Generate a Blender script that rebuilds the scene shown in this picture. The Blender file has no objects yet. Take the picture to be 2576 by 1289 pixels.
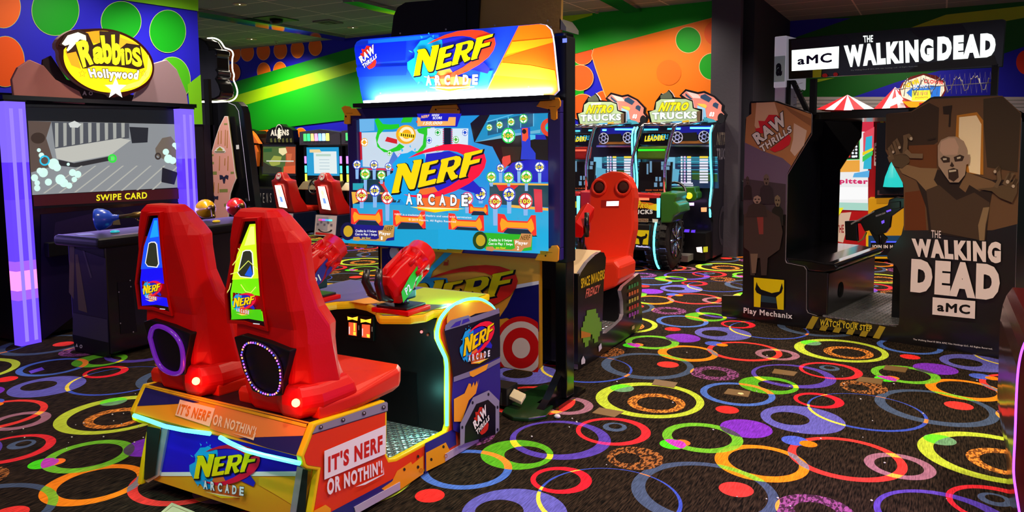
import bpy, bmesh, math, random
from mathutils import Vector, Matrix
random.seed(7)
SC = bpy.context.scene
COL = SC.collection
pi = math.pi
# ---------------------------------------------------------------- camera (measured on the carpet repeat and the cabinets)
CF, CCX, CCY = 1900.0, 1288.0, 547.5
PITCH, ROLL, YAW, CAMH = math.radians(5.44), math.radians(-0.5), math.radians(29.5), 1.6
cam_d = bpy.data.cameras.new('camera')
cam = bpy.data.objects.new('camera', cam_d)
COL.objects.link(cam)
cam_d.sensor_width = 36.0
cam_d.lens = 36.0 * CF / 2576.0
cam_d.shift_x = 0.0
cam_d.shift_y = -(644.5 - CCY) / 2576.0
cam_d.clip_start = 0.05
cam.matrix_world = (Matrix.Translation((0, 0, CAMH)) @ Matrix.Rotation(YAW, 4, 'Z')
                    @ Matrix.Rotation(pi / 2 - PITCH, 4, 'X') @ Matrix.Rotation(ROLL, 4, 'Z'))
SC.camera = cam
# ---------------------------------------------------------------- world, exposure
w = bpy.data.worlds.new('world'); SC.world = w; w.use_nodes = True
w.node_tree.nodes['Background'].inputs[0].default_value = (0.74, 0.68, 0.92, 1)
w.node_tree.nodes['Background'].inputs[1].default_value = 0.30
SC.view_settings.view_transform = 'Standard'
SC.view_settings.look = 'None'
SC.view_settings.gamma = 1.0
SC.view_settings.use_curve_mapping = False
SC.view_settings.exposure = 0.0
CEIL = 3.66


def area(name, loc, size, power, col=(1, 1, 1), rot=(0, 0, 0), sy=None):
    l = bpy.data.lights.new(name, 'AREA'); l.energy = power; l.color = col; l.size = size
    if sy: l.shape = 'RECTANGLE'; l.size_y = sy
    o = bpy.data.objects.new(name, l); o.location = loc; o.rotation_euler = rot; COL.objects.link(o); return o


def spot(name, loc, power, col=(1, .86, .66), ang=110, rad=.06, blend=.6, rot=(0, 0, 0)):
    l = bpy.data.lights.new(name, 'SPOT'); l.energy = power; l.color = col; l.spot_size = math.radians(ang)
    l.spot_blend = blend; l.shadow_soft_size = rad
    o = bpy.data.objects.new(name, l); o.location = loc; o.rotation_euler = rot; COL.objects.link(o); return o


def point(name, loc, power, col, rad=.03):
    l = bpy.data.lights.new(name, 'POINT'); l.energy = power; l.color = col; l.shadow_soft_size = rad
    o = bpy.data.objects.new(name, l); o.location = loc; COL.objects.link(o); return o


# ceiling downlights of the hall (some unseen ones added to brighten the booth boards; visible fixtures follow below)
HALL = [(-0.4, 1.8, 230), (-0.7, 4.4, 320), (1.0, 3.9, 330), (-1.2, 8.4, 260), (-2.6, 7.4, 300), (-4.6, 2.2, 130), (-3.8, -0.4, 120), (-5.4, 4.6, 160), (-7.6, 8.0, 230),
        (-2.2, 0.6, 110), (1.6, 0.6, 200), (1.2, 8.2, 200), (-0.6, 11.3, 200), (-4.6, 9.0, 260), (-3.0, 8.6, 240), (-1.4, 9.8, 240), (-10.6, 8.6, 200)]
for i, (x, y, pw_) in enumerate(HALL):
    spot('hall_and_fill_spot', (x, y, CEIL - .03), pw_, (1, .84, .62) if i % 3 else (1, .80, .74), 128, .08, .7)
WALLWASH = [(-11.3, 10.0), (-8.3, 10.0), (-5.7, 10.0), (-4.6, 9.9), (-3.5, 10.0)]  # wash light on the back wall; one spot added to brighten its green
for x, y in WALLWASH:
    spot('wash_fill_spot', (x, y, CEIL - .05), 330 if x < -7 else 125, (1, .90, .74), 130, .06, .8, (math.radians(18), 0, 0))
spot('wash_fill_spot', (-6.6, 4.9, CEIL - .05), 190, (1, .92, .82), 120, .06, .8, (math.radians(22), 0, 0))  # added fill aimed at the dark surfboard panel, not at a wall
spot('wash_fill_spot', (-6.3, 4.4, CEIL - .05), 130, (1, .92, .8), 130, .06, .8, (0, math.radians(12), 0))
spot('wash_fill_spot', (-0.6, 12.4, CEIL - .05), 110, (1, .92, .8), 130, .06, .8, (math.radians(15), 0, 0))

# ---------------------------------------------------------------- colour, material
def C(h):
    h = h.lstrip('#')
    c = [int(h[i:i + 2], 16) / 255 for i in (0, 2, 4)]
    return tuple(x / 12.92 if x <= .04045 else ((x + .055) / 1.055) ** 2.4 for x in c)


_mats = {}


def M(h, rough=.5, metal=0., emit=0., coat=0., noise=0., name=None, eh=None, scale=30.):
    """A procedural material; h is an sRGB hex colour."""
    k = (h, rough, metal, emit, coat, noise, eh, scale)
    if k in _mats: return _mats[k]
    m = bpy.data.materials.new(name or 'surface_' + h.lstrip('#')); m.use_nodes = True
    nt = m.node_tree; b = nt.nodes['Principled BSDF']; c = C(h)
    b.inputs['Base Color'].default_value = (*c, 1); b.inputs['Roughness'].default_value = rough
    b.inputs['Metallic'].default_value = metal
    if not metal and not coat: b.inputs['Specular IOR Level'].default_value = .28
    if coat: b.inputs['Coat Weight'].default_value = coat; b.inputs['Coat Roughness'].default_value = .12
    if emit:
        e = C(eh) if eh else c
        b.inputs['Emission Color'].default_value = (*e, 1); b.inputs['Emission Strength'].default_value = emit
    if noise:
        n = nt.nodes.new('ShaderNodeTexNoise'); n.inputs['Scale'].default_value = scale; n.inputs['Detail'].default_value = 6
        tc = nt.nodes.new('ShaderNodeTexCoord'); nt.links.new(tc.outputs['Object'], n.inputs['Vector'])
        bp = nt.nodes.new('ShaderNodeBump'); bp.inputs['Strength'].default_value = noise; bp.inputs['Distance'].default_value = .01
        nt.links.new(n.outputs['Fac'], bp.inputs['Height']); nt.links.new(bp.outputs['Normal'], b.inputs['Normal'])
    _mats[k] = m
    return m


def EM(h, s=1.):
    """Light-giving surface (screen, LED, lit panel)."""
    k = ('em', h, s)
    if k not in _mats:
        m = bpy.data.materials.new('lit_' + h.lstrip('#')); m.use_nodes = True
        b = m.node_tree.nodes['Principled BSDF']
        b.inputs['Base Color'].default_value = (.01, .01, .01, 1); b.inputs['Roughness'].default_value = .35
        b.inputs['Emission Color'].default_value = (*C(h), 1); b.inputs['Emission Strength'].default_value = s
        _mats[k] = m
    return _mats[k]


def PR(h, e=0., r=.42):
    """Printed graphic; e > 0 for a backlit print."""
    return M(h, r, 0, e, name='print_' + h.lstrip('#')) if e < 5 else EM(h, 1)


# ---------------------------------------------------------------- photograph pixel -> ray, point on a plane
def ray(px, py):
    du = (px - CCX) / CF; dv = -(py - CCY) / CF
    cr, sr, cp, sp = math.cos(ROLL), math.sin(ROLL), math.cos(PITCH), math.sin(PITCH)
    u = cr * du - sr * dv; v = sr * du + cr * dv
    x, y, z = u, cp + sp * v, -sp + cp * v
    ca, sa = math.cos(YAW), math.sin(YAW)
    return Vector((x * ca - y * sa, x * sa + y * ca, z))


EYE = Vector((0, 0, CAMH))


def atX(px, py, x): d = ray(px, py); return EYE + d * (x / d.x)
def atY(px, py, y): d = ray(px, py); return EYE + d * (y / d.y)
def atZ(px, py, z=0.): d = ray(px, py); return EYE + d * ((z - CAMH) / d.z)


class Pl:
    """A flat panel: origin o, u to the right and v up as one looks at its face."""
    def __init__(s, o, u, v):
        s.o = Vector(o); s.u = Vector(u).normalized(); s.v = Vector(v).normalized(); s.n = s.u.cross(s.v).normalized()
    def px(s, x, y):
        d = ray(x, y); p = EYE + d * ((s.o - EYE).dot(s.n) / d.dot(s.n)); q = p - s.o
        return (q.dot(s.u), q.dot(s.v))
    def w(s, a, b, h=0.): return s.o + s.u * a + s.v * b + s.n * h
    def P(s, pts): return [s.px(*p) for p in pts]


def plX(x, y=0, z=0): return Pl((x, y, z), (0, 1, 0), (0, 0, 1))      # faces +X
def plY(y, x=0, z=0): return Pl((x, y, z), (1, 0, 0), (0, 0, 1))      # faces -Y
def crop(x0, y0, s): return lambda pts: [(x0 + a / s, y0 + b / s) for a, b in pts]


# ---------------------------------------------------------------- mesh building
class MB:
    def __init__(s): s.v = []; s.f = []; s.m = []; s.sm = []; s.mats = []
    def mi(s, mat):
        if mat not in s.mats: s.mats.append(mat)
        return s.mats.index(mat)
    def add(s, vs, fs, mat, smooth=False):
        b = len(s.v); s.v += [Vector(p) for p in vs]; k = s.mi(mat)
        for f in fs: s.f.append([b + i for i in f]); s.m.append(k); s.sm.append(smooth)
        return s
    def solid(s, vs, fs, mat, bev=0., seg=2, smooth=False):
        if not bev: return s.add(vs, fs, mat, smooth)
        bm = bmesh.new(); bv = [bm.verts.new(p) for p in vs]
        for f in fs:
            try: bm.faces.new([bv[i] for i in f])
            except ValueError: pass
        bmesh.ops.recalc_face_normals(bm, faces=bm.faces)
        eds = [e for e in bm.edges if len(e.link_faces) == 2 and e.calc_face_angle(0) > .5]
        bmesh.ops.bevel(bm, geom=eds, offset=bev, segments=seg, profile=.6, affect='EDGES', clamp_overlap=True)
        bm.verts.index_update()
        s.add([v.co.copy() for v in bm.verts], [[v.index for v in f.verts] for f in bm.faces], mat, smooth); bm.free()
        return s
    def box(s, x0, x1, y0, y1, z0, z1, mat, bev=0., seg=2):
        vs = [(x, y, z) for z in (z0, z1) for y in (y0, y1) for x in (x0, x1)]
        return s.solid(vs, [(0, 2, 3, 1), (4, 5, 7, 6), (0, 1, 5, 4), (2, 6, 7, 3), (0, 4, 6, 2), (1, 3, 7, 5)], mat, bev, seg)
    def prism(s, pts, vec, mat, bev=0., seg=2, side=None):
        """pts: a closed 3-D outline, pushed along vec."""
        n = len(pts); vec = Vector(vec); a = [Vector(p) for p in pts]; b = [p + vec for p in a]
        if side is None or bev:
            return s.solid(a + b, [list(range(n))[::-1], list(range(n, 2 * n))] + [(i, (i + 1) % n, n + (i + 1) % n, n + i) for i in range(n)], mat, bev, seg)
        s.add(a + b, [list(range(n))[::-1], list(range(n, 2 * n))], mat)
        return s.add(a + b, [(i, (i + 1) % n, n + (i + 1) % n, n + i) for i in range(n)], side)
    def panel(s, pl, pts, th, mat, side=None, h=0., bev=0.):
        """A board on panel plane pl with outline pts (plane coordinates), its face at height h, th thick behind it."""
        return s.prism([pl.w(a, b, h) for a, b in pts], pl.n * -th, mat, bev, 2, side)
    def tube(s, path, r, mat, n=8, closed=False, cap=True, smooth=True):
        P = [Vector(p) for p in path]; R = r if isinstance(r, (list, tuple)) else [r] * len(P); N = len(P); vs = []; fs = []
        up = None
        for i, p in enumerate(P):
            a = P[(i - 1) % N] if closed or i else P[0]; b = P[(i + 1) % N] if closed or i < N - 1 else P[-1]
            t = (b - a).normalized() if (b - a).length > 1e-9 else Vector((0, 0, 1))
            if up is None: up = Vector((0, 0, 1)) if abs(t.z) < .9 else Vector((1, 0, 0))
            e1 = t.cross(up); e1 = e1.normalized() if e1.length > 1e-6 else t.orthogonal().normalized()
            e2 = e1.cross(t).normalized(); up = e2
            vs += [p + (e1 * math.cos(2 * pi * k / n) + e2 * math.sin(2 * pi * k / n)) * R[i] for k in range(n)]
        for i in range(N if closed else N - 1):
            j = (i + 1) % N
            fs += [(i * n + k, i * n + (k + 1) % n, j * n + (k + 1) % n, j * n + k) for k in range(n)]
        if cap and not closed: fs += [list(range(n))[::-1], [(N - 1) * n + k for k in range(n)]]
        return s.add(vs, fs, mat, smooth)
    def lathe(s, prof, o, ax, mat, n=24, smooth=True):
        """prof: (radius, height along ax) pairs."""
        o = Vector(o); ax = Vector(ax).normalized(); e1 = ax.orthogonal().normalized(); e2 = ax.cross(e1); vs = []; fs = []
        for r, h in prof: vs += [o + ax * h + (e1 * math.cos(2 * pi * k / n) + e2 * math.sin(2 * pi * k / n)) * r for k in range(n)]
        for i in range(len(prof) - 1): fs += [(i * n + k, i * n + (k + 1) % n, (i + 1) * n + (k + 1) % n, (i + 1) * n + k) for k in range(n)]
        fs += [list(range(n))[::-1], [(len(prof) - 1) * n + k for k in range(n)]]
        return s.add(vs, fs, mat, smooth)
    def ball(s, c, r, mat, n=12, k=8):
        r = r if isinstance(r, (list, tuple)) else (r, r, r); c = Vector(c); vs = []; fs = []
        for i in range(1, k): vs += [c + Vector((r[0] * math.sin(pi * i / k) * math.cos(2 * pi * j / n), r[1] * math.sin(pi * i / k) * math.sin(2 * pi * j / n), r[2] * math.cos(pi * i / k))) for j in range(n)]
        t = len(vs); vs += [c + Vector((0, 0, r[2])), c - Vector((0, 0, r[2]))]
        for i in range(k - 2): fs += [(i * n + j, (i + 1) * n + j, (i + 1) * n + (j + 1) % n, i * n + (j + 1) % n) for j in range(n)]
        fs += [(t, j, (j + 1) % n) for j in range(n)] + [(t + 1, (k - 2) * n + (j + 1) % n, (k - 2) * n + j) for j in range(n)]
        return s.add(vs, fs, mat, True)
    def loft(s, secs, mat, smooth=False, bev=0., cap=True, seg=2):
        n = len(secs[0]); vs = [p for q in secs for p in q]; N = len(secs)
        fs = [(i * n + k, i * n + (k + 1) % n, (i + 1) * n + (k + 1) % n, (i + 1) * n + k) for i in range(N - 1) for k in range(n)]
        if cap: fs += [list(range(n))[::-1], [(N - 1) * n + k for k in range(n)]]
        return s.solid(vs, fs, mat, bev, seg, smooth)
    def obj(s, name, parent=None, base=None, label=None, kind=None):
        base = Vector(base) if base is not None else (parent['_b'] if parent is not None and '_b' in parent else None)
        if base is None: base = Vector((0, 0, 0))
        base = Vector(base)
        me = bpy.data.meshes.new(name); me.from_pydata([p - base for p in s.v], [], s.f); me.validate(clean_customdata=False)
        for m in s.mats: me.materials.append(m)
        if len(me.polygons) == len(s.m):
            me.polygons.foreach_set('material_index', s.m); me.polygons.foreach_set('use_smooth', s.sm)
        me.update()
        o = bpy.data.objects.new(name, me); COL.objects.link(o)
        if parent is not None: o.parent = parent; BASE[o.name] = base
        else: o.location = base; BASE[o.name] = base
        if label: o['label'] = label
        if kind: o['kind'] = kind
        return o


BASE = {}


def tag(o, label, cat, group=None, kind=None):
    o['label'] = label; o['category'] = cat
    if group: o['group'] = group
    if kind: o['kind'] = kind
    return o


def thing(name, label, cat, loc, group=None):
    o = bpy.data.objects.new(name, None); COL.objects.link(o); o.location = loc; o.empty_display_size = .1
    BASE[o.name] = Vector(loc); return tag(o, label, cat, group)


def part(name, mb, parent, label=None): return mb.obj(name, parent, BASE[parent.name], label)


def struct(name, mb): return mb.obj(name, None, (0, 0, 0), None, 'structure')


def dup(root, off, label=None, group=None):
    r = root.copy(); COL.objects.link(r); r.location = Vector(root.location) + Vector(off)
    if label: r['label'] = label
    if group: r['group'] = group
    for ch in list(root.children):
        c = ch.copy(); COL.objects.link(c); c.parent = r
        for g in list(ch.children): d = g.copy(); COL.objects.link(d); d.parent = c
    return r


# ---------------------------------------------------------------- flat graphics (print and screen pictures), lettering
_txt = {}


def glyphs(o, cu, t, bold):
    """outline of the lettering; where fattening the outline would tangle (a wide M, very bold strokes) the plain letters are laid over each other, shifted"""
    multi = bold > 0 and ('M' in t or ('a' in t and bold > .065))
    if multi: cu.offset = 0 if 'M' in t else .04; bold = bold - cu.offset
    me = o.to_mesh(); v0 = [(v.co.x, v.co.y) for v in me.vertices]; f0 = [list(p.vertices) for p in me.polygons]
    o.to_mesh_clear(); bpy.data.objects.remove(o); bpy.data.curves.remove(cu)
    if not multi: return v0, f0
    vs = []; fs = []
    for k in range(9):
        dx, dy = (0, 0) if k == 8 else (bold * math.cos(k * pi / 4), bold * math.sin(k * pi / 4)); b = len(vs)
        vs += [(x + dx, y + dy, k * .00008) for x, y in v0]; fs += [[b + i for i in f] for f in f0]
    return vs, fs


def text_geo(t, bold=0., shear=0., box=True):
    k = (t, bold, shear)
    if k not in _txt:
        cu = bpy.data.curves.new('lettering', 'FONT'); cu.body = t; cu.size = 1; cu.offset = bold; cu.shear = shear
        cu.resolution_u = 3; cu.space_character = 1.06 + bold * 2.5; cu.fill_mode = 'FRONT'
        o = bpy.data.objects.new('lettering', cu); COL.objects.link(o)
        vs, fs = glyphs(o, cu, t, bold)
        xs = [v[0] for v in vs]; ys = [v[1] for v in vs]
        _txt[k] = (vs, fs, (min(xs), max(xs), min(ys), max(ys)))
    return _txt[k]


LAY = .0007


class Art:
    """Layers of flat colour on a panel, each a hair above the last, written into mesh mb."""
    def __init__(s, pl, mb, mat=PR, h=.0008, pix=True, shift=(0, 0, 0)):
        s.pl = pl; s.mb = mb; s.k = 0; s.mat = mat; s.h = h; s.pix = pix; s.T = None; s.sh = Vector(shift); s.clamp = None
    def c(s, p):
        if s.T: p = s.T(*p)
        q = s.pl.px(*p) if s.pix else p
        if s.clamp: q = (min(max(q[0], s.clamp[0]), s.clamp[1]), min(max(q[1], s.clamp[2]), s.clamp[3]))
        return q
    def m(s, col): return col if not isinstance(col, str) else s.mat(col)
    def raw(s, vs, fs, col):
        s.k += 1; h = s.h + s.k * LAY
        s.mb.add([s.pl.w(v[0], v[1], h + (v[2] if len(v) > 2 else 0)) + s.sh for v in vs], fs, s.m(col))
    def poly(s, col, pts, same=False):
        if same: s.k -= 1
        s.raw([s.c(p) for p in pts], [list(range(len(pts)))], col)
    def polys(s, col, lst):
        vs = []; fs = []
        for pts in lst:
            b = len(vs); vs += [s.c(p) for p in pts]; fs.append(list(range(b, b + len(pts))))
        if fs: s.raw(vs, fs, col)
    def ell(s, col, x, y, rx, ry=None, n=24, ring=0., a0=0, a1=360, rot=0.):
        ry = rx if ry is None else ry; cr, sr = math.cos(math.radians(rot)), math.sin(math.radians(rot))
        full = a1 - a0 >= 360; N = n if full else n + 1
        A = [math.radians(a0 + (a1 - a0) * i / n) for i in range(N)]
        f = lambda q, t: s.c((x + (rx * math.cos(t) * cr - ry * math.sin(t) * sr) * q, y + (rx * math.cos(t) * sr + ry * math.sin(t) * cr) * q))
        if ring:
            vs = [f(1, t) for t in A] + [f(ring, t) for t in A]
            fs = [(i, (i + 1) % N, N + (i + 1) % N, N + i) for i in range(N if full else N - 1)]
        else: vs = [f(1, t) for t in A]; fs = [list(range(N))]
        s.raw(vs, fs, col)
    def ells(s, col, lst, n=14):
        vs = []; fs = []
        for x, y, rx, ry in lst:
            b = len(vs); vs += [s.c((x + rx * math.cos(2 * pi * i / n), y + ry * math.sin(2 * pi * i / n))) for i in range(n)]; fs.append(list(range(b, b + n)))
        s.raw(vs, fs, col)
    def line(s, col, pts, wd, closed=False):
        P = [Vector(p) for p in pts]; N = len(P); L = []; R = []
        for i in range(N):
            a = P[i - 1] if i or closed else P[i]; b = P[(i + 1) % N] if i < N - 1 or closed else P[i]
            t = (b - a); t = t.normalized() if t.length else Vector((1, 0)); nn = Vector((-t.y, t.x)) * wd / 2
            L.append(s.c(tuple(P[i] + nn))); R.append(s.c(tuple(P[i] - nn)))
        s.raw(L + R, [(i, (i + 1) % N, N + (i + 1) % N, N + i) for i in range(N if closed else N - 1)], col)
    def text(s, col, t, quad, bold=.02, shear=0., out=None, ob=.05):
        """quad: bottom-left, bottom-right, top-right, top-left."""
        q = [Vector(s.c(p)) for p in quad]
        x0, x1, y0, y1 = text_geo(t, bold, shear)[2]
        def put(bd, c):
            vs, fs, _ = text_geo(t, bd, shear) if bd == bold else text_geo2(t, bold, bd, shear)
            r = []
            for x, y, *e in vs:
                a = (x - x0) / (x1 - x0); b = (y - y0) / (y1 - y0)
                r.append((*((q[0] * (1 - a) + q[1] * a) * (1 - b) + (q[3] * (1 - a) + q[2] * a) * b), *e))
            s.raw(r, fs, c)
        if out: put(bold + ob, out)
        put(bold, col)


def text_geo2(t, bold, bd, shear):
    """The same lettering as bold, only fatter: spacing of the first is kept."""
    k = (t, bold, bd, shear)
    if k not in _txt:
        cu = bpy.data.curves.new('lettering', 'FONT'); cu.body = t; cu.size = 1; cu.offset = bd; cu.shear = shear
        cu.resolution_u = 3; cu.space_character = 1.06 + bold * 2.5; cu.fill_mode = 'FRONT'
        o = bpy.data.objects.new('lettering', cu); COL.objects.link(o)
        _txt[k] = (*glyphs(o, cu, t, bd), None)
    return _txt[k]


def quadmap(q):
    """unit square (0..1, y down) -> pixel quad TL, TR, BR, BL"""
    a, b, c, d = [Vector(p) for p in q]
    return lambda x, y: tuple((a * (1 - x) + b * x) * (1 - y) + (d * (1 - x) + c * x) * y)


# The dart-blaster logo, traced once in its own 1900 x 1289 frame
LOGO = {
 'splat': [(60, 640), (200, 560), (215, 480), (190, 420), (260, 340), (330, 250), (450, 230), (520, 190), (600, 230), (740, 250), (760, 420), (700, 620), (650, 880), (560, 1080), (420, 1100), (330, 1000), (230, 1020), (140, 900), (60, 760)],
 'violet': [(760, 250), (1150, 200), (1400, 300), (1480, 620), (1690, 830), (1650, 920), (1330, 830), (900, 900), (780, 790), (700, 640), (740, 420)],
 'orange': [(660, 830), (900, 790), (1000, 930), (1330, 1000), (1300, 1190), (1050, 1180), (900, 1220), (620, 1180), (590, 980)],
 'swoosh': [(460, 320), (600, 240), (800, 160), (1050, 95), (1300, 80), (1500, 105), (1650, 165), (1740, 250), (1770, 360), (1740, 480), (1650, 610), (1480, 740), (1250, 860), (1000, 945), (760, 980), (520, 960), (380, 920), (560, 930), (760, 920), (950, 870), (1150, 780), (1320, 670), (1450, 540), (1500, 440), (1480, 340), (1400, 270), (1280, 215), (1130, 190), (950, 195), (750, 230), (560, 290)],
 'N': [(185, 900), (255, 600), (290, 465), (272, 438), (290, 415), (410, 400), (440, 420), (515, 570), (560, 390), (548, 365), (570, 350), (690, 338), (690, 380), (580, 800), (560, 828), (495, 835), (470, 815), (365, 590), (310, 850), (320, 870), (300, 890)],
 'E': [(625, 800), (700, 420), (720, 400), (970, 345), (970, 370), (940, 400), (830, 430), (805, 520), (920, 500), (930, 510), (905, 560), (790, 590), (760, 700), (920, 655), (940, 665), (915, 740), (640, 805)],
 'R': [(935, 730), (1020, 400), (1010, 360), (1030, 335), (1270, 280), (1330, 290), (1355, 330), (1335, 430), (1255, 510), (1225, 530), (1260, 590), (1300, 600), (1290, 640), (1190, 685), (1160, 640), (1120, 540), (1100, 545), (1055, 690), (1065, 705), (950, 735)],
 'Rh': [(1120, 470), (1145, 360), (1230, 340), (1250, 360), (1230, 430), (1190, 455)],
 'F': [(1312, 640), (1400, 280), (1395, 255), (1420, 235), (1715, 172), (1700, 225), (1530, 275), (1505, 355), (1670, 325), (1655, 385), (1490, 430), (1430, 600), (1440, 620), (1330, 650)],
 'chev': [(510, 1120), (900, 1165), (1430, 1150), (930, 1215)],
 'chevw': [(510, 1120), (1430, 1150), (900, 1165)],
}


def fat(pts, d):
    """outline pushed outward by d"""
    P = [Vector(p) for p in pts]; n = len(P); ar = sum(P[i].x * P[(i + 1) % n].y - P[(i + 1) % n].x * P[i].y for i in range(n)); sg = 1 if ar > 0 else -1; r = []
    for i in range(n):
        a = (P[i] - P[i - 1]).normalized(); b = (P[(i + 1) % n] - P[i]).normalized()
        n1 = Vector((a.y, -a.x)); n2 = Vector((b.y, -b.x)); m = (n1 + n2)
        m = m.normalized() if m.length > .2 else n1
        r.append(tuple(P[i] + m * sg * d / max(.6, m.dot(n1))))
    return r


def logo(art, q, arcade=True, spl=True, white='#f4f8ff', yel='#ffd800', red='#f4143c'):
    """q: pixel quad (or mapping) of the logo frame"""
    f = quadmap(q) if not callable(q) else q; T0 = art.T
    art.T = lambda x, y: f(x / 1900., y / 1289.)
    if spl:
        art.poly('#14a4e8', LOGO['splat']); art.poly('#2222c0', LOGO['violet']); art.poly('#f0702c', LOGO['orange'])
        art.polys('#2cb4f0', [[(100, 420), (140, 430), (185, 465), (130, 450)], [(330, 150), (380, 180), (360, 220)], [(560, 170), (590, 150), (580, 210)], [(270, 1000), (250, 1060), (300, 1020)], [(480, 120), (500, 100), (510, 150)]])
    art.poly(red, LOGO['swoosh'])
    art.polys('#0c0c18', [[(x + 10, y + 12) for x, y in fat(LOGO[k], 18)] for k in 'NERF'])
    art.k += 1
    art.polys(yel, [LOGO[k] for k in 'NERF'])
    art.poly('#14143c', LOGO['Rh'])
    if arcade:
        for i, ch in enumerate('ARCADE'):
            x = 430 + i * 188; y = 1085 + i * 5
            art.text(white, ch, [(x, y), (x + 108, y + 2), (x + 108, y - 185), (x, y - 185)], .045, 0, '#0c0c20', .045)
        art.poly('#ffd800', LOGO['chev']); art.poly('#fff4b0', LOGO['chevw'])
    art.T = T0


def rawlogo(art, q, red='#d8242c', wh='#f2ece8', ol='#181418'):
    """the round red stamp with two slanted words; q TL, TR, BR, BL of a square frame"""
    f = quadmap(q); T0 = art.T; art.T = f
    art.poly(red, [(.12, .42), (.1, .3), (.22, .3), (.2, .12), (.36, .16), (.48, .02), (.66, .06), (.74, .12), (.6, .3), (.3, .46)])
    art.poly(red, [(.38, .9), (.6, .8), (.9, .62), (.95, .74), (.88, .9), (.7, .98), (.5, 1.0)])
    art.text(wh, 'RAW', [(.12, .72), (.92, .36), (.84, .0), (.0, .44)], .05, 0, ol, .04)
    art.text(wh, 'THRILLS', [(.2, .94), (1.0, .58), (.98, .4), (.14, .76)], .045, 0, ol, .04)
    art.T = T0


def target(art, x, y, r, col, num=None, ry=None):
    ry = ry or r
    art.ell('#f4f8ff', x, y, r, ry, 18); art.ell(col, x, y, r, ry, 18, .84); art.ell(col, x, y, r * .5, ry * .5, 12)
    art.polys(col, [[(x - r, y - ry * .07), (x + r, y - ry * .07), (x + r, y + ry * .07), (x - r, y + ry * .07)], [(x - r * .07, y - ry), (x + r * .07, y - ry), (x + r * .07, y + ry), (x - r * .07, y + ry)]])
    if num: art.text('#ffe83c', num, [(x - r * .68, y + ry * .28), (x + r * .68, y + ry * .28), (x + r * .68, y - ry * .26), (x - r * .68, y - ry * .26)], .04, 0, '#20203c', .05)
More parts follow.
